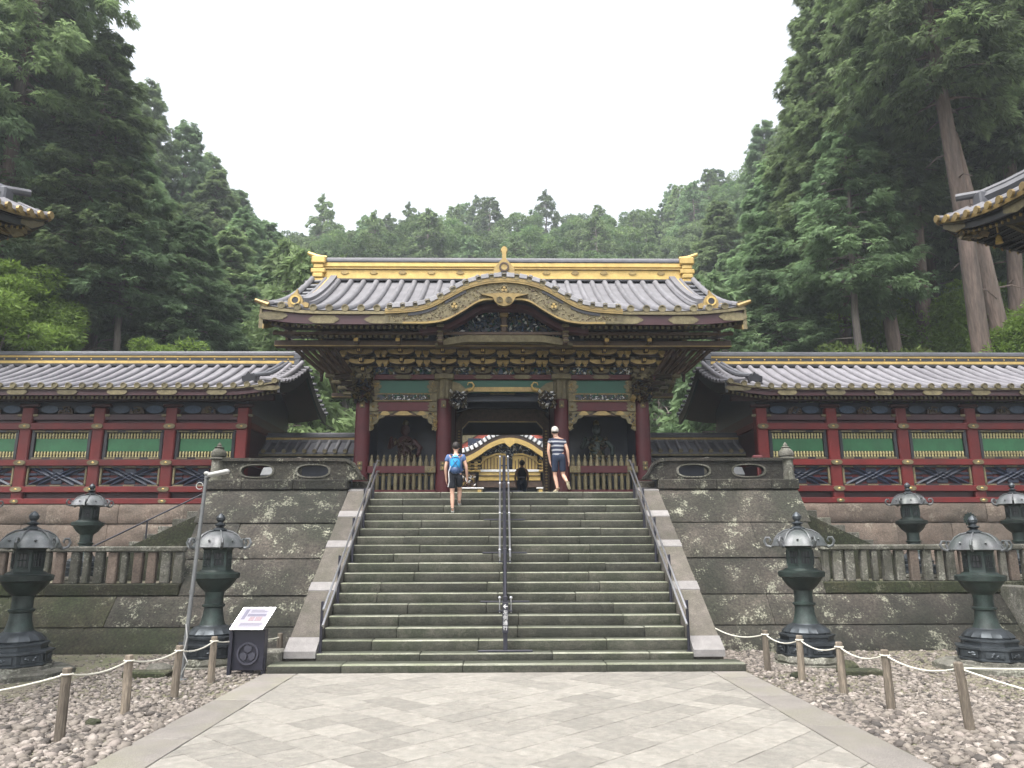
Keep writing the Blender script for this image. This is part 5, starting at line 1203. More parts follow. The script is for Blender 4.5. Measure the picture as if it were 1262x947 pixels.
# ------------------------------------------------------------------ inner gate seen through the opening
def inner_gate():
    Y0 = 38.; cx = .38; t = thing('inner_gate', 'gilded inner gate with a white-tiled curved gable, seen through the main gate opening', 'gate', (cx, Y0, 3.54))
    ks = smooth_curve([(0, 8.08), (.5, 8.02), (1.1, 7.78), (1.7, 7.4), (2.3, 7.13), (3.1, 7.0)], 30)
    def kk(x): return float(np.interp(abs(x), [p[0] for p in ks], [p[1] for p in ks]))
    X = [-3+6*i/50 for i in range(51)]
    b = MB(); b.strip([(cx+x, kk(x)-.06) for x in X], [(cx+x, kk(x)-.2) for x in X], Y0, Y0+2, 0); b.build('gable_roof', ['copperd'], t)
    for i in range(27):
        x = -2.86+i*.22; th = math.atan((kk(x+.01)-kk(x-.01))/.02)
        q = MB(); q.cbox(-.085, .085, -.05, 2, -.17, .05, .02); o = link('edge_tile', q.mesh('edge_tile', 'white'), t, Vector((cx+x, Y0-.0, kk(x)))-wl(t)); o.rotation_euler = (0, -th, 0)
        q = MB(); q.cbox(-.03, .03, -.1, 2, -.12, .12, .02); o = link('edge_roll', q.mesh('edge_roll', 'copper'), t, Vector((cx+x+.11, Y0, kk(x+.11)))-wl(t)); o.rotation_euler = (0, -th, 0)
    b = MB(); b.strip([(cx+x, kk(x)-.2) for x in X], [(cx+x, kk(x)-.42-.12*(abs(x)/3)) for x in X], Y0+.02, Y0+.15, 0); b.strip([(cx+x, kk(x)-.36-.08*(abs(x)/3)) for x in X[2:-2]], [(cx+x, kk(x)-.60-.16*(abs(x)/3)) for x in X[2:-2]], Y0-.02, Y0+.3, 1); b.build('curved_bargeboard', ['bronze', 'goldb'], t)
    b = MB(); b.prism([(cx-.32, 7.62), (cx-.25, 7.42), (cx-.1, 7.3), (cx, 7.2), (cx+.1, 7.3), (cx+.25, 7.42), (cx+.32, 7.62)], Y0-.04, Y0+.06, 'y'); b.build('gable_pendant', 'goldb', t)
    b = MB(); b.box(cx-2.2, cx+2.2, Y0+.8, Y0+.9, 6.3, 7.8, 0); carve(b, cx-1.9, cx+1.9, 6.7, 7.45, Y0+.75, 260, (1, 2, 3), (.09, .05, .06)); b.build('tympanum', ['navy', 'white', 'goldd', 'blue'], t)
    for s_ in (-1, 1):
        b = MB(); P = [(cx+s_*.15, 6.6), (cx+s_*.2, 6.95), (cx+s_*.7, 6.98), (cx+s_*1.2, 6.8), (cx+s_*1.5, 6.5)]; b.strip(P, [(p[0], p[1]-.1) for p in P], Y0+.5, Y0+.7); b.build('gilt_arch', 'goldb', t)
        b = MB(); b.cbox(*sorted((cx+s_*.15, cx+s_*1.45)), Y0+.6, Y0+.7, 6.1, 6.85, .01, 0)
        for k in range(7): b.cbox(cx+s_*(.3+.17*k)-.02, cx+s_*(.3+.17*k)+.02, Y0+.55, Y0+.6, 6.15, 6.6+.15*math.sin(k*.5), .005, 1)
        b.build('transom', ['goldb', 'bronze'], t)
        for k in range(4):
            b = MB(); b.cbox(*sorted((cx+s_*(1.5+.0), cx+s_*(2.9-.25*k))), Y0+.3, Y0+.5, 6.52-.18*k, 6.62-.18*k, .03, 0); b.build('bracket_tier', ['gold' if k % 2 == 0 else 'goldb'], t)
            for j in range(3): b = MB(); b.cbox(cx+s_*(1.75+.36*j)-.09, cx+s_*(1.75+.36*j)+.09, Y0+.25, Y0+.5, 6.42-.14*k, 6.52-.14*k, .03); b.build('bearing_block', 'goldb', t)
        b = MB(); b.cbox(*sorted((cx+s_*1.75, cx+s_*2.6)), Y0+.35, Y0+.7, 4.6, 5.9, .03, 0); carve(b, *sorted((cx+s_*1.8, cx+s_*2.55)), 4.9, 5.8, Y0+.33, 80, (1, 2, 3), (.09, .06, .07)); b.build('carved_column', ['bronze', 'gold', 'white', 'darkred'], t)
        b = MB(); b.cbox(*sorted((cx+s_*1.35, cx+s_*2.75)), Y0-1.2, Y0-1.1, 3.55, 5.0, .02, 0); b.cbox(*sorted((cx+s_*1.42, cx+s_*1.6)), Y0-1.23, Y0-1.2, 3.6, 4.95, .01, 1); b.cbox(*sorted((cx+s_*1.3, cx+s_*2.8)), Y0-1.25, Y0-1.05, 5.0, 5.06, .01, 2)
        for k in range(5): b.cbox(*sorted((cx+s_*1.7, cx+s_*2.7)), Y0-1.22, Y0-1.2, 3.8+.24*k, 3.85+.24*k, .005, 0)
        b.build('fence_panel', ['goldd', 'goldb', 'white'], t)
        b = MB(); b.strip([(cx+s_*.0, 9.4), (cx+s_*1.4, 8.5), (cx+s_*2.9, 7.6)], [(cx+s_*.0, 9.0), (cx+s_*1.4, 8.15), (cx+s_*2.9, 7.3)], Y0+3, Y0+3.3, 0); b.strip([(cx+s_*.0, 9.8), (cx+s_*1.5, 8.85), (cx+s_*3.1, 7.95)], [(cx+s_*.0, 9.42), (cx+s_*1.4, 8.52), (cx+s_*2.9, 7.62)], Y0+2.9, Y0+3.3, 1); b.build('rear_bargeboard', ['vermil', 'goldd'], t)
        for k in range(12):
            b = MB(); xx = cx+s_*(.3+.27*k); zz = 9.7-.165*k*1.02+.12; b.cbox(xx-.1, xx+.1, Y0+2.8, Y0+4, zz-.05, zz+.07, .03); b.build('rear_tile', 'white', t)
    b = MB(); b.prism([(cx-2.8, 7.3), (cx, 9.1), (cx+2.8, 7.3)], Y0+3.4, Y0+3.5, 'y', 0); carve(b, cx-.7, cx+.7, 8.0, 8.7, Y0+3.35, 120, (1, 1, 2), (.1, .05, .07)); b.build('rear_gable', ['vermil', 'goldd', 'gold'], t, smooth=False)
    b = MB(); b.cbox(cx-1.6, cx+1.6, Y0+.5, Y0+.6, 5.55, 6.0, .01, 0); b.cbox(cx-1.6, cx+1.6, Y0+.45, Y0+.5, 5.78, 5.82, .005, 1); b.cbox(cx-1.7, cx+1.7, Y0+.45, Y0+.6, 6.0, 6.12, .01, 2); b.build('gilt_panel', ['goldb', 'bronze', 'white'], t)
    b = MB(); b.cbox(cx-1.7, cx+1.7, Y0+.55, Y0+.7, 5.2, 5.55, .01, 1); b.box(cx-2.6, cx+2.6, Y0+.9, Y0+1, 3.54, 6.4, 0); b.build('doorway', ['black', 'bronze'], t, smooth=False)
inner_gate()

# ------------------------------------------------------------------ bell and drum towers at the frame edges
def tower(sg, label):
    cxr, cyr, zr = sg*8.95, 14.0, 8.72      # rear inner eave corner
    half = 3.9; cx, cy = sg*((9.2 if sg < 0 else 8.9)+half), 14.0-half
    t = thing('temple_tower', label, 'tower', (cx, cy, 0))
    def sz(u, v):      # u,v in -1..1: eave height and rise to the top
        d = max(abs(u), abs(v)); e = 1-d
        return zr-.62+.62*(min(abs(u), abs(v))/max(d, 1e-6))**3*d**3+e*(1.6+e*1.6)
    N = 24; 
    for k in range(4):
        rows = []; un = []
        for i in range(13):
            d = 1-i/12*.9; row = []; ur = []
            for j in range(N+1):
                s_ = (-1+2*j/N)*d; uv = [(s_, -d), (d, s_), (-s_, d), (-d, -s_)][k]
                p = (cx+uv[0]*half, cy+uv[1]*half, sz(*uv)); row.append(p); ur.append((p[0], p[1], p[2]-.12))
            rows.append(row); un.append(ur[::-1])
        b = MB(); b.sheet(rows, 0); b.sheet(un, 1); b.build('roof_slope', ['copperd', 'black'], t)
        b = MB()      # eave strip, fascia
        for dd, z0, z1, mi in ((1.0, .02, -.07, 0), (.985, -.07, -.26, 1), (.80, -.38, -.46, 2), (.74, -.5, -.62, 1)):
            P = []
            for j in range(N+1):
                s_ = (-1+2*j/N); uv = [(s_, -1), (1, s_), (-s_, 1), (-1, -s_)][k]; zz = sz(*uv) if dd > .9 else sz(*uv)*1.0
                P.append((cx+uv[0]*half*dd, cy+uv[1]*half*dd, zz))
            V = [(p[0], p[1], p[2]+z0) for p in P]+[(p[0], p[1], p[2]+z1) for p in P]; n_ = len(P)
            V += [(cx+(p[0]-cx)*.985, cy+(p[1]-cy)*.985, p[2]+z0) for p in P]+[(cx+(p[0]-cx)*.985, cy+(p[1]-cy)*.985, p[2]+z1) for p in P]
            b.add(V, [q for i in range(n_-1) for q in ((i, n_+i, n_+i+1, i+1), (n_+i, 3*n_+i, 3*n_+i+1, n_+i+1), (2*n_+i, 2*n_+i+1, 3*n_+i+1, 3*n_+i), (i, i+1, 2*n_+i+1, 2*n_+i))], mi)
        b.build('eave_edge', ['gold', 'black', 'goldd'], t)
        # rolls at the edge
        for j in range(26):
            s_ = -.97+1.94*j/25; uv = [(s_, -1), (1, s_), (-s_, 1), (-1, -s_)][k]; inn = (uv[0]*.9 if abs(uv[0]) == 1 else uv[0], uv[1]*.9 if abs(uv[1]) == 1 else uv[1])
            q = MB(); A_ = (cx+uv[0]*half*1.01, cy+uv[1]*half*1.01, sz(*uv)+.03)
            fr_ = .35*(1-abs(s_))+.06
            inn = (uv[0]*(1-fr_) if abs(uv[0]) == 1 else uv[0], uv[1]*(1-fr_) if abs(uv[1]) == 1 else uv[1])
            q.tube([A_, (cx+inn[0]*half, cy+inn[1]*half, sz(*inn)+.04)], .07, 7, 0)
            dv = Vector((uv[0] if abs(uv[0]) == 1 else 0, uv[1] if abs(uv[1]) == 1 else 0, 0)); q.tube([Vector(A_)+dv*.0, Vector(A_)+dv*.05], .075, 10, 1); q.build('eave_roll', ['copper', 'gold'], t)
        # fascia plates
        for s_ in (-.9, -.45, 0, .45, .9):
            uv = [(s_, -1), (1, s_), (-s_, 1), (-1, -s_)][k]; q = MB(); P = []
            for jj in range(-4, 5):
                s2_ = s_+jj*.022
                if abs(s2_) > 1: continue
                uv2 = [(s2_, -1), (1, s2_), (-s2_, 1), (-1, -s2_)][k]; P.append((cx+uv2[0]*half*.99, cy+uv2[1]*half*.99, sz(*uv2)))
            n_ = len(P); q.add([(p[0], p[1], p[2]-.08) for p in P]+[(p[0], p[1], p[2]-.30+.02*abs(i-n_//2)) for i, p in enumerate(P)], [(i, n_+i, n_+i+1, i+1) for i in range(n_-1)]); q.build('fascia_plate', 'goldd', t)
    # hip ridges
    for su in (-1, 1):
        for sv in (-1, 1):
            P = [(cx+su*half*(.93-.08*i), cy+sv*half*(.93-.08*i), sz(su*(.93-.08*i), sv*(.93-.08*i))+.12+(.1 if i == 0 else 0)) for i in range(11)]
            b = MB(); b.tube([(p[0], p[1], p[2]+.13) for p in P], .08, 8, 0); b.tube([(p[0], p[1], p[2]) for p in P[1:]], .13, 6, 0); b.build('hip_ridge', ['copperd'], t)
            b = MB(); p = P[1]; b.cbox(p[0]-.13, p[0]+.13, p[1]-.13, p[1]+.13, p[2]-.15, p[2]+.14, .03); b.build('ridge_end_tile', 'copperd', t)
            b = MB(); q = (cx+su*half*.9, cy+sv*half*.9, sz(su, sv)-.42); b.cbox(q[0]-.12, q[0]+.12, q[1]-.12, q[1]+.12, q[2]-.12, q[2]+.16, .03, 0); carve(b, q[0]-.22, q[0]+.22, q[2]-.16, q[2]+.12, q[1]+.02, 40, (0, 1), (.06, .14, .04)); b.build('corner_carving', ['gold', 'goldd'], t)
            b = MB(); b.tube([(cx+su*half*.82, cy+sv*half*.82, sz(su, sv)-.45), (cx+su*half*.82, cy+sv*half*.82, sz(su, sv)-.6)], .015, 6); b.lathe([(.07, 0), (.06, .04), (.05, .12), (.03, .16), (.015, .18)], 10, (cx+su*half*.82, cy+sv*half*.82, sz(su, sv)-.82)); b.build('wind_bell', 'goldb', t)
    # rafters
    b = MB()
    for k in range(4):
        for j in range(44):
            s_ = -.9+1.8*j/43; uv = [(s_, -1), (1, s_), (-s_, 1), (-1, -s_)][k]; 
            A_ = Vector((cx+uv[0]*half*.96, cy+uv[1]*half*.96, sz(*uv)-.33)); i2 = (uv[0]*.6 if abs(uv[0]) == 1 else uv[0]*.75, uv[1]*.6 if abs(uv[1]) == 1 else uv[1]*.75)
            B2_ = Vector((cx+i2[0]*half, cy+i2[1]*half, sz(*uv)-.2)); b.tube([A_, B2_], .03, 4, 0); 
            d_ = (A_-B2_).normalized(); b.tube([A_, A_+d_*.03], .036, 4, 1)
    o = b.build('rafters', ['black', 'gold'], t, smooth=False); o['kind'] = 'stuff'
    b = MB(); b.lathe([(2.5, 7.9), (2.5, 8.1), (2.3, 7.3), (2.0, 7.2)][:1]+[(2.9, 7.95), (2.2, 7.3), (1.9, 6.9), (1.9, 5.3), (2.4, 5.1), (2.4, 4.9), (1.8, 4.7), (2.6, 0), ], 4, (cx, cy, 0), 0, R(45)); b.build('tower_body', 'black', t, smooth=False)
    b = MB(); b.cbox(cx-.3, cx+.3, cy-1.6, cy+1.6, sz(0, 0)-.35, sz(0, 0)+.25, .03); b.build('main_ridge', 'copperd', t)
tower(-1, 'temple tower whose dark gilded eave corner enters at the left edge')
tower(1, 'temple tower whose dark gilded eave corner enters at the right edge')

# ------------------------------------------------------------------ bronze lanterns
def lantern(x, y, z, label, rz=0, s=1., ped=True, flame=False, seed=0):
    t = thing('bronze_lantern', label, 'lantern', (x, y, z), 'bronze lanterns')
    L_ = .00364; T = [(r*L_, (817-yy)*L_) for r, yy in ()]
    def part(nm_, prof, n, mats, rot=0., rf=None, ang=30, extra=None):
        b = MB(); b.lathe(prof, n, (0, 0, 0), 0, rot, rf)
        if extra: extra(b)
        me = b.mesh(nm_, mats, ang=ang); return link(nm_, me, t)
    if ped:
        part('pedestal', [(.66, -.05), (.66, .04), (.6, .05), (.62, .09), (.6, .17), (.52, .2)], 24, ['stonep'], 0, lambda a_, r_, z_: 1+.04*math.cos(12*a_)*(1 if z_ > .045 else 0))
    o_ = .2
    def pan(b):
        for k in range(8):
            a_ = R(22.5)+k*R(45)+R(22.5); ca, sa = math.cos(a_), math.sin(a_)
            q = MB(); q.cbox(-.16, .16, -.01, .01, -.065, .065, .008, 0); 
            for _ in range(5): q.lump((rnd.uniform(-.1, .1), -.015, rnd.uniform(-.03, .03)), (.04, .02, .025), None, 0)
            mm = Matrix.Translation((.545*ca, .545*sa, o_+.115)) @ Matrix.Rotation(a_+math.pi/2, 4, 'Z'); b.xf(q, mm, 0)
    part('plinth', [(.6, o_), (.6, o_+.03), (.575, o_+.04), (.575, o_+.19), (.62, o_+.2), (.62, o_+.24), (.5, o_+.26), (.5, o_+.33), (.53, o_+.34), (.53, o_+.37), (.42, o_+.4)], 8, ['bronzed'], R(22.5), extra=pan)
    part('lotus_base', [(.43, o_+.39), (.44, o_+.42), (.40, o_+.47), (.33, o_+.53), (.27, o_+.56), (.255, o_+.575)], 32, ['bronzed'], 0, lambda a_, r_, z_: 1+.05*abs(math.cos(8*a_))*(1 if z_ < o_+.55 else 0), ang=20)
    part('shaft', [(.25, o_+.57), (.215, o_+.66), (.19, o_+.78), (.18, o_+.9), (.215, o_+.92), (.22, o_+.955), (.18, o_+.975), (.175, o_+1.1), (.185, o_+1.2), (.2, o_+1.22)], 20, ['verd'])
    part('bowl', [(.2, o_+1.21), (.3, o_+1.3), (.37, o_+1.4), (.4, o_+1.45), (.45, o_+1.47), (.46, o_+1.56), (.43, o_+1.575), (.35, o_+1.59), (.31, o_+1.63)], 12, ['verd'], R(15))
    def win(b):
        for k in range(6):
            a_ = k*R(60)+R(30); ca, sa = math.cos(a_), math.sin(a_)
            q = MB(); q.cbox(-.09, .09, -.008, .012, -.12, .12, .008, 1); q.cbox(-.1, .1, -.012, .01, .12, .15, .004, 0); q.cbox(-.1, .1, -.012, .01, -.15, -.12, .004, 0)
            for u in (-.06, 0, .06): q.tube([(u, -.012, -.12), (u, -.012, .12)], .008, 4, 0)
            q.tube([(-.09, -.014, 0), (.09, -.014, 0)], .01, 4, 0)
            mm = Matrix.Translation((.243*ca, .243*sa, o_+1.84)) @ Matrix.Rotation(a_+math.pi/2, 4, 'Z'); n = len(b.v); b.v.extend([tuple(mm @ Vector(p)) for p in q.v]); b.f.extend([tuple(i+n for i in f) for f in q.f]); b.m.extend(q.m)
    part('firebox', [(.28, o_+1.6), (.28, o_+1.64), (.275, o_+1.66), (.275, o_+2.02), (.3, o_+2.05), (.36, o_+2.07)], 6, ['verd', 'black'], 0, extra=win)
    def petal(a_, r_, z_):
        q = abs(math.sin(3*a_)); f_ = max(0, min(1, (r_-.13)/.35)); return 1-.10*f_*(1-q)+.04*f_*q
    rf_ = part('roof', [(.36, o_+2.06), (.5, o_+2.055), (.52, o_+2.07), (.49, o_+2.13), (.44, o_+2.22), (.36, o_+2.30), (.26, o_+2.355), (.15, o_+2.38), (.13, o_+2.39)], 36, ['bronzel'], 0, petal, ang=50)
    b = MB()
    for k in range(6):
        a_ = k*R(60)+R(30); ca, sa = math.cos(a_), math.sin(a_); b.tube([(r_*ca, r_*sa, zz) for r_, zz in ((.5, o_+2.09), (.46, o_+2.21), (.38, o_+2.31), (.27, o_+2.375), (.15, o_+2.4))], .016, 6)
        b.lump((.44*math.cos(a_+R(30)), .44*math.sin(a_+R(30)), o_+2.2), (.03, .03, .03))
    link('roof_ribs', b.mesh('roof_ribs', 'bronzel'), rf_)
    q = MB(); q.tube([(.46, 0, o_+2.09), (.55, 0, o_+2.05), (.63, 0, o_+2.08), (.665, 0, o_+2.16), (.63, 0, o_+2.235), (.565, 0, o_+2.235), (.54, 0, o_+2.185), (.57, 0, o_+2.15)], [.035, .03, .027, .026, .025, .022, .02, .014], 8); sm = q.mesh('scroll', 'bronzel')
    for k in range(6): link('scroll', sm, rf_, (0, 0, 0), (0, 0, k*R(60)+R(30)))
    fn = [(.14, o_+2.38), (.15, o_+2.42), (.10, o_+2.45), (.06, o_+2.48), (.12, o_+2.52), (.055, o_+2.55), (.05, o_+2.57), (.085, o_+2.61), (.09, o_+2.66), (.06, o_+2.71), (.01, o_+2.75)]
    fo = part('finial', fn, 14, ['bronzed'])
    if flame:
        b = MB(); P = []
        for k in range(28):
            a_ = 2*math.pi*k/28; rr_ = (.115 if k % 2 else .15); P.append((rr_*math.cos(a_), o_+2.67+rr_*math.sin(a_)))
        b.prism(P, -.012, .012, 'y'); link('flame_ring', b.mesh('flame_ring', 'verd'), fo, (0, .05, 0), (0, 0, -rz))
    t.rotation_euler = (0, 0, rz); t.scale = (s, s, s)
    return t
lantern(-8.55, 13.75, .0, 'dark bronze lantern nearest the left edge, on a round stone pedestal', .2, .955)
lantern(-5.55, 14.75, .0, 'dark bronze lantern behind the lamp pole and the information sign', .45, .955)
lantern(5.7, 14.6, .0, 'dark bronze lantern on a pale lotus-carved base just right of the staircase', .1, .955)
lantern(8.72, 13.9, .0, 'dark bronze lantern with a spiked flame ring on top, near the right edge', .35, .92, True, True)
lantern(-10.15, 18.5, 1.36, 'bronze lantern standing behind the left balustrade', .3, .80)
lantern(-12.9, 18.5, 1.36, 'bronze lantern cut off by the left edge behind the balustrade', .1, .80)
lantern(10.1, 18.5, 1.36, 'bronze lantern standing behind the right balustrade, left of its neighbour', .15, .80)
lantern(12.75, 18.5, 1.36, 'bronze lantern behind the right balustrade close to the right edge', .4, .80)

# octagonal base slab under the outer lanterns
for x, y, lb in ((-8.55, 13.75, 'left'), (8.72, 13.9, 'right')):
    b = MB(); b.lathe([(.95, 0), (.95, .1), (.9, .13)], 8, (x, y, -.02), 0, R(22.5)); tag(b.build('base_slab', 'stonep'), 'flat octagonal stone under the outer bronze lantern at the '+lb, 'slab')

# ------------------------------------------------------------------ rope fence
posts_l = [(-5.1, 9.15, .80, 0), (-5.03, 10.5, .76, 1), (-4.87, 11.65, .74, -1), (-4.83, 12.95, .72, 0), (-4.4, 15.3, .52, 1)]
posts_r = [(4.62, 13.75, .70, 0), (4.83, 12.75, .72, -1), (5.04, 11.7, .74, 1), (5.13, 10.5, .78, 1), (5.42, 9.25, .80, 4)]
names_l = ['nearest', 'second', 'third', 'fourth', 'dark stub-like fifth']; names_r = ['farthest', 'second farthest', 'third farthest', 'second nearest', 'leaning nearest']
ptop = {}
def post(x, y, h, lean, label, mt='wood'):
    b = MB(); rr = random.Random(int(x*100+y*10)); 
    P = [(0, 0, -.15), (rr.uniform(-.006, .006), 0, h*.35), (rr.uniform(-.006, .006), 0, h*.7), (0, 0, h-.01), (0, 0, h)]
    b.tube(P, [.058, .057, .054, .052, .044], 10)
    for k in range(4): b.lump((.05*math.cos(k*1.7), .05*math.sin(k*1.7), h*(.2+.18*k)), (.012, .012, .05))
    me = b.mesh('wooden_post', mt); o = link('wooden_post', me, None, (x, y, 0), (0, R(-lean), 0)); tag(o, label, 'post', 'wooden rope-fence posts')
    return Vector((x, y, 0))+Euler((0, R(-lean), 0)).to_matrix() @ Vector((0, 0, h-.07))
def rope(P, label, sag=.07, nm_='rope'):
    b = MB(); path = []
    for p, q in zip(P, P[1:]):
        for k in range(12):
            u = k/12; path.append(p.lerp(q, u)-Vector((0, 0, sag*4*u*(1-u))))
    path.append(P[-1]); b.tube(path, .011, 6)
    for p in P[1:-1]:
        b.tube([p+Vector((.06*math.cos(a_), .06*math.sin(a_), 0)) for a_ in [k*math.pi/5 for k in range(11)]], .011, 5)
    tag(b.build('rope', 'rope'), label, 'rope')
TL = [post(*p, 'round wooden post of the left rope fence, %s from the camera' % n) for p, n in zip(posts_l, names_l)]
TR = [post(*p, 'round wooden post of the right rope fence, the %s one' % n) for p, n in zip(posts_r, names_r)]
rope([Vector((-6.4, 8.2, .62))]+TL[:4]+[Vector((-4.75, 14.3, .62)), TL[4]], 'pale rope strung through the wooden posts at the left of the path')
rope([Vector((4.05, 14.9, .62))]+TR[:4]+[TR[4]], 'pale rope strung through the wooden posts at the right of the path', .1)
rope([TR[4], Vector((6.6, 8.3, .42))], 'short pale rope going from the leaning post toward the right edge', .05)
rope([TR[4], Vector((8.2, 9.4, .74))], 'pale rope running level from the leaning post to the right edge', .03)
post(-6.4, 8.2, .76, 0, 'round wooden post of the left rope fence outside the frame')
post(6.6, 8.3, .56, 0, 'low wooden post of the right rope fence outside the frame'); post(8.2, 9.4, .8, 0, 'wooden post of the right rope fence outside the frame')

# rocks
def rock(x, y, s, label, flat=1., m='stonep'):
    rr = random.Random(int(x*91+y*7)); bm = bmesh.new(); bmesh.ops.create_icosphere(bm, subdivisions=2, radius=1)
    for v in bm.verts: v.co *= rr.uniform(.85, 1.12)
    for v in bm.verts: v.co = Vector((v.co.x*s[0], v.co.y*s[1], v.co.z*s[2]*flat))
    me = bpy.data.meshes.new('rock'); bm.to_mesh(me); bm.free(); me.materials.append(M[m]); me.shade_smooth(); me.set_sharp_from_angle(angle=R(28))
    tag(link('rock', me, None, (x, y, s[2]*.3)), label, 'rock')
rock(-6.05, 13.75, (.26, .16, .16), 'rounded boulder on the gravel left of the lamp pole')
rock(5.95, 13.55, (.22, .16, .16), 'dark boulder on the gravel beside the right lantern', m='stonel')
rock(-5.15, 9.95, (.1, .08, .07), 'fist-sized dark stone near the second left post', m='stonel')
rock(4.9, 13.1, (.12, .1, .09), 'small grey stone just right of the stair foot', m='stonel')
for x0, x1, y, lb in ((-6.5, -5.75, 13.35, 'dark flat kerb stone lying on the gravel at the left'), (5.75, 6.45, 13.2, 'dark flat kerb stone lying on the gravel at the right')):
    b = MB(); b.cbox(x0, x1, y, y+.3, -.02, .1, .02, jit=.015); tag(b.build('kerb_stone', 'stonel'), lb, 'stone')
b = MB(); b.cbox(-5.3, -4.0, 14.6, 15.0, 0, .28, .04, jit=.01); tag(b.build('low_stone_block', 'stone'), 'low dark stone block behind the information sign', 'stone')
b = MB(); b.cbox(-4.62, -4.05, 14.2, 14.55, 0, .34, .04, jit=.01); tag(b.build('low_stone_block', 'stonep'), 'small rounded stone block between the sign and the stairs', 'stone')

# ------------------------------------------------------------------ lamp pole
t = thing('lamp_pole', 'thin grey metal lamp pole with a white arm lamp in front of the left wall', 'street lamp', (-5.42, 13.2, 0))
b = MB(); b.tube([(-5.42, 13.2, 0), (-5.344, 13.2, 2.0), (-5.29, 13.2, 3.42)], [.037, .034, .03], 12); b.lathe([(.1, 0), (.1, .02), (.05, .03)], 12, (-5.42, 13.2, 0)); b.build('pole', 'galv', t)
b = MB(); b.ell((-5.29, 13.2, 3.44), (.05, .05, .04), 10, 5); b.build('pole_cap', 'lampw', t)
q = MB(); q.cbox(-.19, .19, -.06, .06, -.04, .04, .03); b = MB(); b.xf(q, Matrix.Translation((-5.06, 13.15, 3.44)) @ Euler((0, R(-12), 0)).to_matrix().to_4x4()); b.build('lamp_head', 'lampw', t)
b = MB(); b.tube([(-5.3, 13.2, 3.36), (-5.22, 13.17, 3.38)], .03, 8); b.build('arm', 'galv', t)
b = MB(); b.tube([(-5.31+.06*math.cos(a_)-.07, 13.16, 3.22+.06*math.sin(a_)) for a_ in [k*.55 for k in range(11)]], .008, 5); b.build('cable_loop', 'lampw', t); b = MB(); b.tube([(-5.40, 13.15, .9), (-5.34, 13.1, .7), (-5.38, 13.1, .45), (-5.3, 13.1, .3), (-5.4, 13.14, .1)], .01, 5); b.build('cable', 'lampw', t)
b = MB()
for z in (.5, 1.4, 2.3): b.lathe([(.044, 0), (.044, .05)], 12, (-5.42+.13*z/3.42, 13.2, z))
b.build('clamp', 'galv', t)

# ------------------------------------------------------------------ information sign
t = thing('information_sign', 'black information lectern with a slanted pale panel left of the stairs', 'sign', (-4.45, 13.75, 0))
b = MB(); b.cbox(-4.75, -4.2, 13.62, 13.82, .08, .76, .012); b.build('cabinet', 'panelb', t)
b = MB(); b.cbox(-4.80, -4.74, 13.55, 13.63, 0, .86, .006); b.cbox(-4.25, -4.18, 13.66, 13.74, 0, .3, .006); b.cbox(-4.6, -4.4, 13.7, 13.8, 0, .1, .01); b.build('leg', 'panelb', t)
b = MB(); crest(b, -4.475, 13.615, .36, .19, 0, 0); b.build('emblem', 'emb', t)
B3 = Matrix(((1, .32, 0, 0), (0, .72, 0, 0), (0, .52, 1, 0), (0, 0, 0, 1)))
pan_m = Matrix.Translation((-4.50, 13.50, .765)) @ Matrix(((1, .30, 0, 0), (0, .62, -.78, 0), (0, .78, .62, 0), (0, 0, 0, 1)))
b = MB(); q = MB(); q.cbox(-.29, .29, 0, .45, -.02, .012, .006, 0); b.xf(q, pan_m); b.build('panel_frame', 'steel', t)
b = MB(); q = MB(); q.cbox(-.262, .262, .015, .435, .012, .018, .002, 0); b.xf(q, pan_m); pnl = b.build('panel', 'panelw', t)
b = MB(); q = MB()
for (x0, x1, y0, y1, mi) in ((-.12, .2, .26, .31, 0), (-.06, .03, .17, .25, 1), (.05, .16, .17, .25, 1), (-.2, -.14, .2, .4, 0), (-.16, .22, .09, .1, 0), (-.16, .2, .065, .073, 0), (-.16, .22, .115, .123, 0), (-.1, .18, .34, .348, 0), (-.1, .2, .36, .368, 0), (-.1, .12, .38, .388, 0)):
    q.box(x0, x1, y0, y1, .018, .0205, mi)
b.xf(q, pan_m); b.build('panel_print', ['ink1', 'ink2'], pnl, smooth=False)

# ------------------------------------------------------------------ people
def skin_part(name, verts, edges, radii, mat_, parent, sub=2, root=0):
    me = bpy.data.meshes.new(name); me.from_pydata([Vector(v) for v in verts], edges, []); me.materials.append(M[mat_] if isinstance(mat_, str) else mat_)
    o = link(name, me, parent); sk = o.modifiers.new('skin', 'SKIN'); sk.use_smooth_shade = True; sk.branch_smoothing = .3
    for i, r_ in enumerate(radii):
        sv = me.skin_vertices[0].data[i]; sv.radius = r_ if isinstance(r_, tuple) else (r_, r_); sv.use_root = (i == root)
    ss = o.modifiers.new('sub', 'SUBSURF'); ss.levels = sub; ss.render_levels = sub
    return o
class Sk:
    def __init__(s): s.v = []; s.e = []; s.r = []
    def n(s, p, r_, par=None):
        s.v.append(p); s.r.append(r_); i = len(s.v)-1
        if par is not None: s.e.append((par, i))
        return i
    def chain(s, pts, rs_, par):
        for p, r_ in zip(pts, rs_): par = s.n(p, r_, par)
        return par
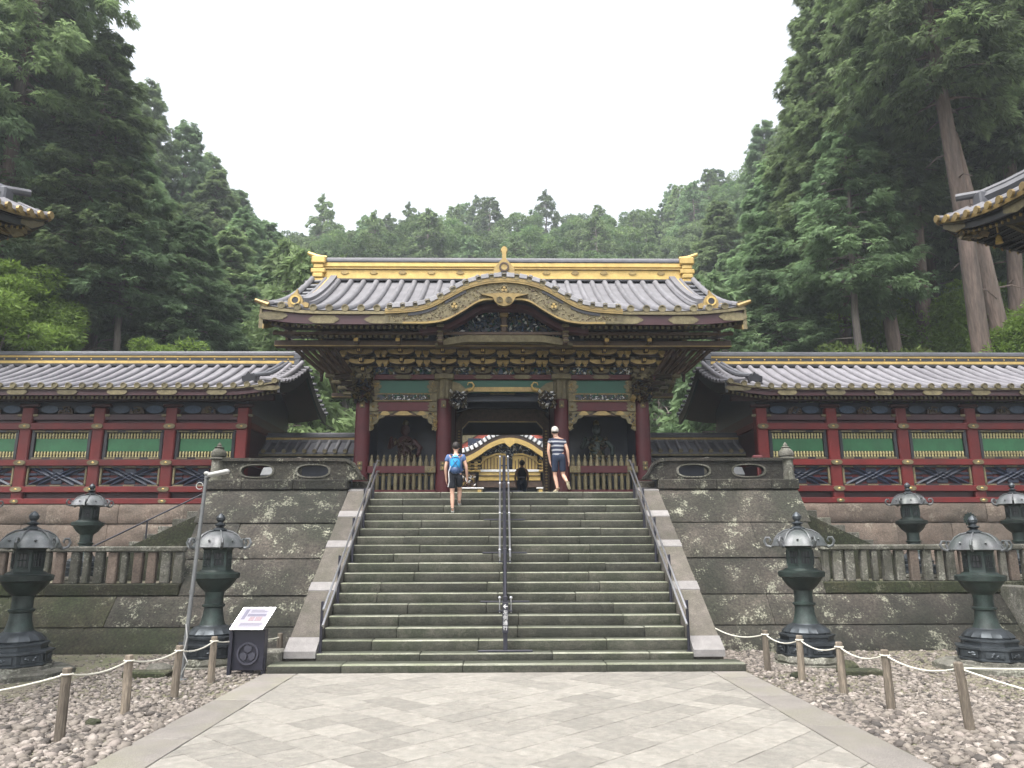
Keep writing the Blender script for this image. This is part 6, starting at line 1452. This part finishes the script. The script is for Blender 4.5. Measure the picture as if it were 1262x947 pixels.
def person(loc, label, J, skin, shirt, shorts, shoe, hair, cap=None, sleeve=.55, pant=.62, h=1.8, rz=0, dress=False, sole=None):
    """J: joint dict in metres, person faces +Y (back to camera)"""
    t = thing('person', label, 'person', loc); t.rotation_euler = (0, 0, rz)
    k = Sk(); V = lambda a_: Vector(J[a_])
    pel = k.n(J['pelvis'], (.15, .11)); sp_ = k.n(V('pelvis').lerp(V('chest'), .5), (.13, .10), pel); ch = k.n(J['chest'], (.16, .11), sp_); nk = k.n(J['neck'], (.06, .06), ch)
    hb = k.n(V('neck').lerp(V('head'), .45), (.062, .068), nk); h1 = k.n(J['head'], (.078, .096), hb); h2 = k.n(V('head')+Vector((0, 0, .075)), (.062, .078), h1)
    k.n(V('head')+Vector((0, .105, -.02)), (.016, .016), h1)                      # nose
    for s_ in (-1, 1): k.n(V('head')+Vector((s_*.088, 0, -.02)), (.014, .02), h1)   # ears
    for sd_ in ('L', 'R'):
        sh = k.n(J['sh'+sd_], (.065, .065), ch); 
        e0 = k.n(V('sh'+sd_).lerp(V('el'+sd_), .5), (.05, .05), sh); el = k.n(J['el'+sd_], (.042, .042), e0); w0 = k.n(V('el'+sd_).lerp(V('wr'+sd_), .4), (.042, .042), el); wr = k.n(J['wr'+sd_], (.027, .027), w0)
        d_ = (V('wr'+sd_)-V('el'+sd_)).normalized(); pm = k.n(V('wr'+sd_)+d_*.06, (.022, .038), wr)
        for i, (oy, ln_) in enumerate(((-.03, .075), (-.01, .085), (.012, .08), (.032, .062))):
            b0 = V('wr'+sd_)+d_*.1+Vector((0, oy, 0)); f1 = k.n(b0, (.0095, .0095), pm); f2 = k.n(b0+d_*ln_*.55+Vector((-.006 if sd_ == 'R' else .006, .004, 0)), (.0088, .0088), f1); k.n(b0+d_*ln_+Vector((-.018 if sd_ == 'R' else .018, .006, 0)), (.0078, .0078), f2)
        tb = k.n(V('wr'+sd_)+d_*.045+Vector((0, .04, 0)), (.011, .011), pm); k.n(V('wr'+sd_)+d_*.085+Vector((0, .062, 0)), (.0095, .0095), tb)
        hp = k.n(J['hip'+sd_], (.095, .095), pel); t0 = k.n(V('hip'+sd_).lerp(V('kn'+sd_), .5), (.078, .078), hp); kn = k.n(J['kn'+sd_], (.055, .055), t0); c0 = k.n(V('kn'+sd_).lerp(V('an'+sd_), .33), (.058, .06), kn); an_ = k.n(J['an'+sd_], (.035, .035), c0); k.n(J['toe'+sd_], (.036, .025), an_)
    skin_part('body', k.v, k.e, k.r, skin, t)
    # shirt
    k = Sk(); a0 = k.n(V('pelvis')+Vector((0, 0, -.09)), (.19, .15)); a1 = k.n(V('pelvis').lerp(V('chest'), .3), (.172, .135), a0); a2 = k.n(J['chest'], (.2, .14), a1); a3 = k.n(V('chest').lerp(V('neck'), .7), (.11, .09), a2); k.n(V('chest').lerp(V('neck'), 1.0), (.066, .066), a3)
    if not dress:
        for sd_ in ('L', 'R'): s1 = k.n(J['sh'+sd_], (.085, .085), a2); k.n(V('sh'+sd_).lerp(V('el'+sd_), sleeve), (.076, .076), s1)
    skin_part('dress' if dress else 'shirt', k.v, k.e, k.r, shirt, t)
    k = Sk(); aw = k.n(V('pelvis')+Vector((0, 0, .14)), (.175, .14)); a0 = k.n(V('pelvis')+Vector((0, 0, .05)), (.19, .15), aw)
    for sd_ in ('L', 'R'):
        s1 = k.n(J['hip'+sd_], (.125, .13), a0); s2_ = k.n(V('hip'+sd_).lerp(V('kn'+sd_), pant*.6), (.10, .10), s1); k.n(V('hip'+sd_).lerp(V('kn'+sd_), pant*1.35), (.092, .092), s2_)
    skin_part('skirt' if dress else 'shorts', k.v, k.e, k.r, shorts, t)
    for sd_ in ('L', 'R'):
        an_, to = V('an'+sd_), V('toe'+sd_); dr = (to-an_); dr.normalize(); k = Sk(); heel = an_-dr*.05+Vector((0, 0, -.035)); 
        up_ = an_+Vector((0, 0, .0)); i0 = k.n(heel+dr*.02, (.043, .045)); i1 = k.n(heel.lerp(to, .5), (.045, .043), i0); k.n(to+dr*.03, (.042, .03), i1); k.n(up_+Vector((0, 0, .03)), (.046, .046), i0); so = skin_part('shoe', k.v, k.e, k.r, shoe, t)
    hc = V('head')+Vector((0, -.012, .045)); b = MB()
    if cap:
        b.ell(hc+Vector((0, 0, .0)), (.1, .118, .105), 16, 10, 0); b.ell(hc+Vector((0, .12, -.01)), (.075, .07, .012), 12, 4, 0); me = b.mesh('cap', cap); link('cap', me, t)
        b = MB(); b.ell(hc+Vector((0, -.02, -.06)), (.088, .09, .05), 12, 6); link('hair', b.mesh('hair', hair), t)
    else:
        b.ell(hc, (.096, .116, .108), 16, 10, 0)
        if dress: b.ell(hc+Vector((0, -.1, -.03)), (.05, .06, .07), 10, 6, 0)
        link('hair', b.mesh('hair', hair), t)
    return t
# man with blue backpack, climbing (back to camera), right foot on a higher step
k1 = 3.56-2*RISE-RISE*.0
LJ = dict(pelvis=(0, 0, .96), chest=(0, .03, 1.34), neck=(0, .04, 1.5), head=(0, .055, 1.64),
          shL=(-.19, .03, 1.42), elL=(-.25, .0, 1.13), wrL=(-.235, .06, .88), shR=(.19, .03, 1.42), elR=(.27, .01, 1.14), wrR=(.285, .08, .90),
          hipL=(-.09, 0, .9), knL=(-.075, .02, .49), anL=(-.06, -.03, .09), toeL=(-.065, .1, .035), hipR=(.09, 0, .9), knR=(.10, .2, .58), anR=(.09, .19, .285), toeR=(.1, .32, .235))
# stands on tread 15; left foot
kk = 15; man = person((-1.22, NY[kk]+.14, NZ[kk]), 'man with a bright blue backpack, blue T-shirt and black shorts climbing the stairs', LJ, 'skin', 'tblue', 'short', 'shoe', 'hair', pant=.6)
bp_ = thing('backpack', 'bright blue backpack on the back of the man climbing the stairs', 'backpack', Vector(man.location)+Vector((.0, -.16, 1.05)))
b = MB(); b.ell((0, 0, .17), (.13, .075, .21), 16, 12, 0); me = b.mesh('main_pocket', 'bag'); link('main_pocket', me, bp_)
b = MB(); b.ell((0, -.02, .0), (.115, .065, .1), 14, 8, 0); link('lower_pocket', b.mesh('lower_pocket', 'bagd'), bp_)
b = MB(); b.tube([(-.09, -.06, .05), (-.02, -.082, .14), (.06, -.078, .24)], .008, 5); b.tube([(.09, -.06, .05), (.03, -.082, .14), (-.05, -.078, .24)], .008, 5); b.tube([(-.1, -.05, .3), (0, -.07, .32), (.1, -.05, .3)], .01, 5); link('webbing', b.mesh('webbing', 'bagd'), bp_)
for s_ in (-1, 1):
    b = MB(); b.tube([(s_*.08, .02, .36), (s_*.12, .1, .41), (s_*.13, .2, .40), (s_*.15, .3, .28), (s_*.17, .29, .1), (s_*.17, .15, .0), (s_*.11, .02, -.02)], .02, 6); link('shoulder_strap', b.mesh('shoulder_strap', 'bagd'), bp_)
b = MB(); b.tube([(-.11, -.02, .1), (-.16, -.03, -.05), (-.14, -.03, -.28), (-.17, -.02, -.42)], .011, 6); link('white_strap', b.mesh('white_strap', 'white'), bp_)
# man in striped shirt, at the top
RJ = dict(pelvis=(0, 0, .93), chest=(-.03, .05, 1.32), neck=(-.06, .08, 1.48), head=(-.08, .09, 1.63),
          shL=(-.22, .04, 1.40), elL=(-.27, -.02, 1.10), wrL=(-.23, .02, .85), shR=(.16, .06, 1.38), elR=(.24, -.02, 1.11), wrR=(.27, .03, .87),
          hipL=(-.09, 0, .88), knL=(-.10, .07, .46), anL=(-.03, .02, .09), toeL=(-.12, .12, .035), hipR=(.09, 0, .88), knR=(.12, .08, .47), anR=(.22, -.14, .24), toeR=(.27, -.08, .10))
man2 = person((1.45, 19.62, NZ[18]), 'man in a pale cap, navy striped T-shirt and dark blue shorts stepping onto the platform', RJ, 'skin', 'stripe', 'navyc', 'sole', 'hair', cap='capw', sleeve=.5, pant=.62)
# woman beyond the gate
WJ = dict(pelvis=(0, 0, .9), chest=(0, 0, 1.22), neck=(0, 0, 1.38), head=(.01, .01, 1.5),
          shL=(-.16, 0, 1.3), elL=(-.23, .03, 1.03), wrL=(-.2, .08, .8), shR=(.16, 0, 1.3), elR=(.22, .03, 1.03), wrR=(.2, .08, .8),
          hipL=(-.08, 0, .84), knL=(-.08, .02, .45), anL=(-.08, -.02, .08), toeL=(-.08, .1, .03), hipR=(.08, 0, .84), knR=(.08, .06, .45), anR=(.08, .08, .08), toeR=(.08, .2, .03))
wm = person((.66, 26.2, FL), 'woman with dark tied-back hair and a dark sleeveless dress standing beyond the gate', WJ, 'skind', 'dress', 'navyc', 'sole', 'hair', dress=True, pant=.7)
b = MB(); b.lathe([(.15, 0), (.152, .05)], 14, (0, 0, 1.0)); link('belt', b.mesh('belt', 'ink1'), wm)

# ------------------------------------------------------------------ hillside and trees
def hill_h(x, y):
    h = 3.3
    d = max(0, y-52); h += 56*(1-math.exp(-(d/55)**1.6))*(1+.03*math.tanh((x+5)/30))*(1-.45*min(1, max(0, (-x-20)/22)))
    sx = max(0, abs(x)-18); h += (sx*.45 if x < 0 else sx*.38)*min(1, max(0, (y-10)/25))
    return h+1.2*math.sin(x*.13+1)*math.sin(y*.11)*min(1, d/20+sx/20)
rows = []
for i in range(57):
    x = -170+i*6.07; row = []
    for j in range(40):
        y = 47.5+j*4.4; row.append((x, y, hill_h(x, y)))
    rows.append(row[::-1] if False else row)
b = MB(); b.sheet([r[::-1] for r in rows]); tag(b.build('hillside', 'forest'), kind='structure')
for sg in (-1, 1):
    rows = []
    for i in range(24):
        x = sg*(16+i*6.0); rows.append([(x, 22.6+j*3.2, hill_h(x, 22.6+j*3.2)*min(1, 1)+.02*j) for j in range(9)])
    if sg > 0: rows = [r[::-1] for r in rows]
    b = MB(); b.sheet(rows); tag(b.build('side_slope', 'forest'), kind='structure')

def leaf_tris(rg, C, size, dirv, flat):
    """C: (n,3) centres; dirv: (n,3) growth directions; one narrow rhomb-ish spray (2 tris) per centre"""
    n = len(C); d = dirv+rg.normal(0, .45, (n, 3)); d /= np.linalg.norm(d, axis=1, keepdims=True)+1e-9
    r_ = rg.normal(0, 1, (n, 3)); r_[:, 2] *= flat; s_ = np.cross(d, r_); s_ /= np.linalg.norm(s_, axis=1, keepdims=True)+1e-9
    L_ = size*rg.uniform(.6, 1.4, (n, 1)); W_ = L_*rg.uniform(.2, .42, (n, 1))
    V = np.stack([C-d*L_*.5, C+s_*W_*.5, C+d*L_*.6, C-s_*W_*.5], 1).reshape(-1, 3)
    i = np.arange(n)*4; T = np.stack([np.stack([i, i+1, i+2], 1), np.stack([i, i+2, i+3], 1)], 1).reshape(-1, 3)
    return V, T
def fan_tris(rg, C, size, dirv):
    n = len(C); d = dirv+rg.normal(0, .28, (n, 3)); d /= np.linalg.norm(d, axis=1, keepdims=True)+1e-9
    r_ = np.stack([rg.normal(0, .6, n), rg.normal(0, .6, n), np.ones(n)], 1); s_ = np.cross(d, r_); s_ /= np.linalg.norm(s_, axis=1, keepdims=True)+1e-9
    u_ = np.cross(s_, d)
    L_ = size*rg.uniform(.6, 1.35, (n, 1)); K = 5; Vs = [C-d*L_*.3]; Ts = []; i0 = np.arange(n)
    for k in range(K):
        a_ = (-1+2*k/(K-1))*.95+rg.normal(0, .1, (n, 1)); l2 = L_*(1-.35*abs(-1+2*k/(K-1)))*rg.uniform(.8, 1.15, (n, 1)); w2 = L_*rg.uniform(.07, .12, (n, 1))
        dk = d*np.cos(a_)+s_*np.sin(a_); sk = s_*np.cos(a_)-d*np.sin(a_); tip = Vs[0]+dk*l2-np.array([0, 0, 1])*l2*.22; mid = Vs[0]+dk*l2*.62-np.array([0, 0, 1])*l2*.05
        Vs += [mid+sk*w2, tip, mid-sk*w2]; b_ = 1+3*k
        Ts += [np.stack([i0, i0*0+b_, i0*0+b_+1], 1), np.stack([i0, i0*0+b_+1, i0*0+b_+2], 1)]
    nv = 1+3*K; V = np.stack(Vs, 1).reshape(-1, 3)
    T = np.concatenate([np.stack([i0*nv, i0*nv+t_[:, 1], i0*nv+t_[:, 2]], 1) for t_ in Ts])
    return V, T
def conifer(seed, H, h0, Rm, nb, nl, size, trunk_r, lm, bark, droop=.48, bare=True, name='conifer_tree', fan=True):
    rg = np.random.default_rng(seed); rr = random.Random(seed)
    tb = MB(); P = []; rad = []
    wob = [rr.uniform(-.12, .12) for _ in range(12)]
    for i in range(11):
        u = i/10; P.append((wob[i]*u*1.2, wob[(i+3) % 11]*u*1.2, H*u*.97-.6*(i == 0))); rad.append(trunk_r*(1.25 if i == 0 else 1)*(1-u)**.8+.03)
    tb.tube(P, rad, 10)
    Cs = []; Ds = []
    for k in range(nb):
        u = (k+rr.random())/nb; z = h0+(H-h0)*u; a_ = k*2.399+rr.uniform(-.5, .5)
        sh_ = min(1, u/.18+.35)*(1-u)**.62*1.25
        Lb = Rm*sh_*rr.uniform(.6, 1.15)+.35
        rise = .15*Lb*(u-.2); px_ = np.interp(u, [0, 1], [0, 0]); n = max(6, int(nl/nb*(.35+1.1*Lb/Rm)))
        dx, dy = math.cos(a_), math.sin(a_)
        pts = []
        for q in range(5):
            w = q/4; pts.append((dx*Lb*w, dy*Lb*w, z+rise*w+.25*w-droop*Lb*w*w))
        if Lb > 1.0: tb.tube(pts[:4], [trunk_r*.22*(1-u*.6)+.015, .05, .03, .015], 5, 0, False)
        # clumps on this branch
        nc = max(3, int(2+Lb*1.7)); cw = np.sqrt(rg.uniform(.06, 1.0, nc)); cc = np.stack([dx*Lb*cw, dy*Lb*cw, z+rise*cw+.25*cw-droop*Lb*cw*cw], 1)
        lat = rg.normal(0, .26*Lb*.6+.12, nc)*(.4+cw*.6); cc[:, 0] += -dy*lat; cc[:, 1] += dx*lat; cc[:, 2] += rg.normal(0, .16, nc)-.12*abs(lat)
        ids = rg.integers(0, nc, n); rc_ = (.24+.10*Lb*.5)
        o = rg.normal(0, 1, (n, 3)); o /= np.linalg.norm(o, axis=1, keepdims=True)+1e-9; o *= (rg.uniform(.25, 1, (n, 1))**.6)*rc_*np.array([1.1, 1.1, .8])
        c = cc[ids]+o; Cs.append(c); dd = np.stack([np.full(n, dx), np.full(n, dy), np.full(n, -.7)], 1)+o/rc_*.9; Ds.append(dd)
    C = np.concatenate(Cs); D = np.concatenate(Ds); V, T = fan_tris(rg, C, size, D) if fan else leaf_tris(rg, C, size, D, .5)
    crown = fast_mesh('crown', V, T, [M[lm]])
    if bare:
        for k in range(10):
            z = h0*(.25+.07*k); a_ = rr.uniform(0, 6.28); l_ = rr.uniform(.5, 2.2); tb.tube([(0, 0, z), (math.cos(a_)*l_*.5, math.sin(a_)*l_*.5, z+.05), (math.cos(a_)*l_, math.sin(a_)*l_, z-.25*l_)], [.05, .03, .01], 5, 0, False)
    return tb.mesh('trunk', bark, ang=60), crown, lm
def broadleaf(seed, H, h0, Rm, nc, nl, size, trunk_r, lm, bark, squash=.75, puff=1.25):
    rg = np.random.default_rng(seed); rr = random.Random(seed); tb = MB()
    tb.tube([(0, 0, -.5), (.1, 0, h0*.5), (.15, .1, h0), (0, .1, h0+(H-h0)*.5)], [trunk_r*1.2, trunk_r, trunk_r*.8, trunk_r*.3], 8)
    cz0 = (h0+H)/2; hh = (H-h0)/2
    cc = []
    while len(cc) < nc:
        p = rg.normal(0, 1, 3); p /= np.linalg.norm(p); p *= rg.uniform(.45, 1.0)**.5
        if p[2] < -.6: continue
        cc.append((p[0]*Rm*.82, p[1]*Rm*.82, cz0+p[2]*hh*.85))
    cc = np.array(cc)
    for c in cc[::3]: tb.tube([(.12, .1, h0*.9), (c[0]*.5, c[1]*.5, h0+(c[2]-h0)*.45), tuple(c)], [trunk_r*.35, trunk_r*.2, .02], 5, 0, False)
    rc_ = Rm*puff/math.sqrt(nc)*rg.uniform(.7, 1.3, nc); ids = rg.integers(0, nc, nl)
    o = rg.normal(0, 1, (nl, 3)); o /= np.linalg.norm(o, axis=1, keepdims=True); o *= rg.uniform(.3, 1, (nl, 1))**.45; o[:, 2] *= squash
    C = cc[ids]+o*rc_[ids][:, None]; V, T = leaf_tris(rg, C, size, o+np.array([0, 0, -.1]), .6)
    return tb.mesh('trunk', bark, ang=60), fast_mesh('crown', V, T, [M[lm]]), lm
def plant(kind, name, x, y, label, group=None, s=1., lean=(0, 0), rz=None, z=None, sxy=None, cat='tree'):
    rr = random.Random(int(x*37+y*91)); tr, cr, _ = kind
    t = thing(name, label, cat, (x, y, hill_h(x, y) if z is None else z), group)
    t.rotation_euler = (R(lean[0]), R(lean[1]), rr.uniform(0, 6.28) if rz is None else rz); q = sxy or s; t.scale = (q, q, s)
    link('trunk', tr, t); link('crown', cr, t); return t

NEAR = [conifer(1, 31, 11, 4.2, 175, 27000, .34, .5, 'leafA', 'bark'), conifer(2, 29, 9, 4.4, 175, 27000, .34, .45, 'leafB', 'bark'),
        conifer(3, 32, 14, 4.0, 150, 24000, .34, .5, 'leafA', 'bark'), conifer(4, 26, 6, 4.2, 170, 26000, .32, .4, 'leafB', 'barkg'),
        conifer(5, 37, 16, 3.2, 130, 17000, .34, .37, 'leafA', 'bark', bare=True), conifer(6, 23, 12, 2.6, 80, 9000, .32, .22, 'leafB', 'barkg')]
FAR = [conifer(11, 15, 2, 3.6, 70, 9000, .5, .25, 'leafA', 'barkg', bare=False, fan=False), conifer(12, 13, 1.5, 3.4, 60, 8000, .5, .25, 'leafB', 'barkg', bare=False, fan=False),
       broadleaf(13, 12, 2.5, 4.8, 34, 11000, .42, .25, 'leafC', 'barkg'), broadleaf(14, 11, 2, 4.4, 28, 10000, .42, .25, 'leafA', 'barkg'), broadleaf(15, 13, 2.5, 4.6, 38, 11000, .42, .25, 'leafC', 'barkg')]
MAPLE = [broadleaf(21, 7.5, 1.2, 3.0, 110, 52000, .15, .12, 'leafM', 'barkg', .6, 2.3), broadleaf(22, 4.0, .3, 2.6, 70, 30000, .14, .1, 'leafO', 'barkg', .7, 2.2)]

# ---- groves
def grove(rows_, side, gname):
    lab = 'tall dark green conifer in the grove behind the %s corridor' % side
    for i, (x, y, k, zt, ln, lb) in enumerate(rows_):
        H_ = (31, 29, 32, 26, 37, 23)[k]; g0 = hill_h(x, y); s = (zt-g0)/H_
        plant(NEAR[k], 'conifer_tree', x, y, lb or lab, gname, s, (random.Random(i).uniform(-1.5, 1.5), ln), sxy=.35*s+.65)
grove([
       (-19.4, 26.6, 4, 38, 1, 'thick bare cedar trunk rising beside the left tower eave'), (-17.4, 29, 4, 24, 1, 'cedar with a bare reddish trunk behind the left corridor, left of centre'), (-15.6, 29.5, 5, 19, 1, 'thin leaning grey trunk over the left corridor'), (-13.8, 31, 5, 16.5, 1, 'thin grey-trunked conifer nearest the gate over the left corridor'),
       (-22.5, 27, 1, 32, 0, 'tall cypress at the far left edge behind the left tower eave'),
       (-20.9, 30.5, 2, 30, 1, 'tall straight cedar with a bare reddish lower trunk, second from the left edge'),
       (-23.2, 35, 1, 30, 1, 'tall cypress whose top just meets the sky at the upper left'),
       (-18.4, 32, 2, 22.5, 2, 'slender leaning cedar among the trunks over the left corridor'),
       (-26.5, 33, 0, 34, 0, None), (-28, 40, 0, 34, 0, None), (-24.6, 42, 3, 30.5, 1, 'bushy cypress on the left, just past the tallest cedars'), (-20.5, 38, 1, 24, 1, None),
       (-31, 47, 1, 36, 0, None), (-26.8, 50, 1, 31.5, 1, None), (-22.5, 46, 0, 25, 0, None), (-19, 50, 3, 26, 0, None), (-30, 57, 0, 41, 0, None), (-28, 60, 3, 39, 0, None), (-23.5, 57, 2, 33, 0, None), (-20, 60, 1, 29.5, 0, None),
       (-33, 66, 1, 38, 0, None), (-29.8, 70, 0, 42, 0, None), (-25.5, 68, 3, 36.5, 0, None), (-31.5, 82, 1, 44, 0, None), (-36, 78, 0, 43, 0, None), (-27.5, 80, 2, 39, 0, None), (-34, 94, 3, 44, 0, None), (-30, 92, 0, 41, 0, None),
       (-13.5, 37, 3, 15.5, 0, 'shorter cypress just above the left end of the gate roof'), (-16.2, 35.5, 1, 18.5, 0, 'medium cypress over the right half of the left corridor'), (-14.5, 44, 1, 19, 0, None), (-17, 45, 0, 22, 0, None)], 'left', 'conifers behind the left corridor')
grove([(18.7, 27.5, 4, 40, -6.5, 'leaning cedar with a thick pale reddish trunk left of the right tower eave'), (14.7, 30, 5, 21, -2, 'slim grey-trunked conifer over the middle of the right corridor'), (17.4, 31, 4, 34, -2, 'bare cedar trunk left of the thick leaning cedar'), (13.2, 33, 5, 17, -2, 'thin grey trunk over the left half of the right corridor'), (19.3, 33, 4, 38, -3, 'second bare cedar trunk left of the thick leaning cedar'),
       (20.3, 27.8, 4, 40, -6.5, 'leaning cedar whose bare trunk stands under the right tower eave'),
       (22.0, 31, 4, 39, -5, None), (16.1, 33.5, 4, 33, -3, 'slim bare-trunked cedar over the middle of the right corridor'), (18.0, 35, 5, 30, -4, None), (27, 32, 0, 38, -5, None), (20.6, 34, 4, 38, -1, 'tallest cypress forming the left edge of the right grove against the sky'),
       (22.5, 37, 4, 40, -3, None), (15.2, 38, 3, 23, -1, 'broad cypress over the left half of the right corridor'), (26, 39, 3, 40, -3, None), 
       (30, 44, 1, 42, 0, None), (23.2, 44, 2, 42, -2, None), (22, 49, 0, 33, 0, None), (27, 51, 0, 42, 0, None), (18.8, 44, 1, 25, 0, None), (23.5, 57, 1, 35, 0, None), (33, 54, 3, 44, 0, None), (28, 62, 2, 44, 0, None),
       (31, 36, 2, 40, -4, None), (35, 46, 0, 42, 0, None), (32, 70, 1, 48, 0, None), (27, 69, 3, 45, 0, None), (15.8, 48, 3, 22, 0, None), (14.4, 41, 1, 18.5, 0, 'medium cypress just above the right end of the gate roof'), (19.5, 62, 0, 33, 0, None), (13.5, 55, 3, 22, 0, None)], 'right', 'conifers behind the right corridor')
# ---- wooded hill beyond the gate
rh = random.Random(77); nfar = 0
y = 58.
while y < 128:
    x = -62+rh.uniform(0, 3)
    while x < 62:
        xx, yy = x+rh.uniform(-1.6, 1.6), y+rh.uniform(-1.6, 1.6)
        if abs(xx)/max(1, yy) < .56 and not (abs(xx) > 20 and yy < 92):
            k = rh.choice((0, 1, 2, 2, 3, 4)) if xx < 12 else rh.choice((0, 0, 1, 1, 2, 3))
            plant(FAR[k], 'hill_tree', xx, yy, 'conifer on the wooded hill behind the gate' if k < 2 else 'round-crowned tree on the wooded hill behind the gate', 'conifers on the far hill' if k < 2 else 'round-crowned trees on the far hill', rh.uniform(.8, 1.25)*(.92 if xx > 12 else 1)); nfar += 1
        x += rh.uniform(4.6, 6.6)
    y += 5.2
# ---- maples and shrubs near the corridors
plant(MAPLE[0], 'maple_tree', -18.6, 25.7, 'bright yellow-green maple behind the left end of the corridor roof', 'bright small trees behind the corridors', 1.3)
plant(MAPLE[0], 'maple_tree', -13.0, 28.5, 'bright green maple peeping over the left corridor ridge near its middle', 'bright small trees behind the corridors', .98)
plant(MAPLE[0], 'maple_tree', -14.6, 29.5, 'small maple between the trunks over the left corridor', 'bright small trees behind the corridors', .62)
for x, y, s, lb in ((12.9, 29, 1.72, 'olive-green bush over the right corridor ridge, nearest the gate'), (15.2, 28.8, 1.68, 'olive-green bush over the middle of the right corridor ridge'), (17.2, 29, 1.6, 'olive-green bush left of the thick leaning trunk')):
    plant(MAPLE[1], 'bush', x, y, lb, 'bushes over the right corridor', s, cat='bush')
plant(MAPLE[0], 'maple_tree', 21.3, 27.5, 'bright green maple between the two leaning cedars at the right', 'bright small trees behind the corridors', 1.1)
plant(MAPLE[0], 'maple_tree', 23.6, 26.6, 'pale green maple at the right edge under the tower eave', 'bright small trees behind the corridors', 1.0)
plant(MAPLE[0], 'maple_tree', 18.6, 35.5, 'green maple in the understorey behind the thick leaning trunk', 'bright small trees behind the corridors', 1.5)
plant(MAPLE[0], 'maple_tree', 22.3, 34, 'green maple in the understorey at the far right behind the trunks', 'bright small trees behind the corridors', 1.4)
plant(MAPLE[0], 'maple_tree', -17.3, 36.5, 'green maple between the left grove trunks', 'bright small trees behind the corridors', 1.3)
for i, (x, y, s) in enumerate(((-9.3, 32, 1.3), (9.8, 33, 1.4), (-8.2, 38, 1.5), (8.8, 40, 1.6), (-13, 42, 1.8), (12.5, 45, 1.8), (-7.8, 46, 1.6), (-16, 52, 1.8), (-11, 56, 1.6), (11, 54, 1.8))):
    plant(FAR[i % 2], 'young_conifer', x, y, 'young conifer between the gate and the %s corridor' % ('left' if x < 0 else 'right'), 'young conifers beside the gate', s*.62)
print('pavers', npv, 'far trees', nfar)

# ------------------------------------------------------------------ haze
b = MB(); b.box(-175, 175, -25, 235, -2, 75)
hz_ = b.build('haze', [], None, smooth=False) if False else None
HM = bpy.data.materials.new('valley_haze'); HM.use_nodes = True; n = HM.node_tree.nodes; n.remove(n['Principled BSDF'])
pv_ = n.new('ShaderNodeVolumePrincipled'); pv_.inputs['Color'].default_value = (.86, .93, 1, 1); pv_.inputs['Density'].default_value = .0010; pv_.inputs['Anisotropy'].default_value = .2
HM.node_tree.links.new(pv_.outputs[0], n['Material Output'].inputs['Volume'])
me = b.mesh('haze', [HM], smooth=False); o = link('haze', me); o['kind'] = 'stuff'
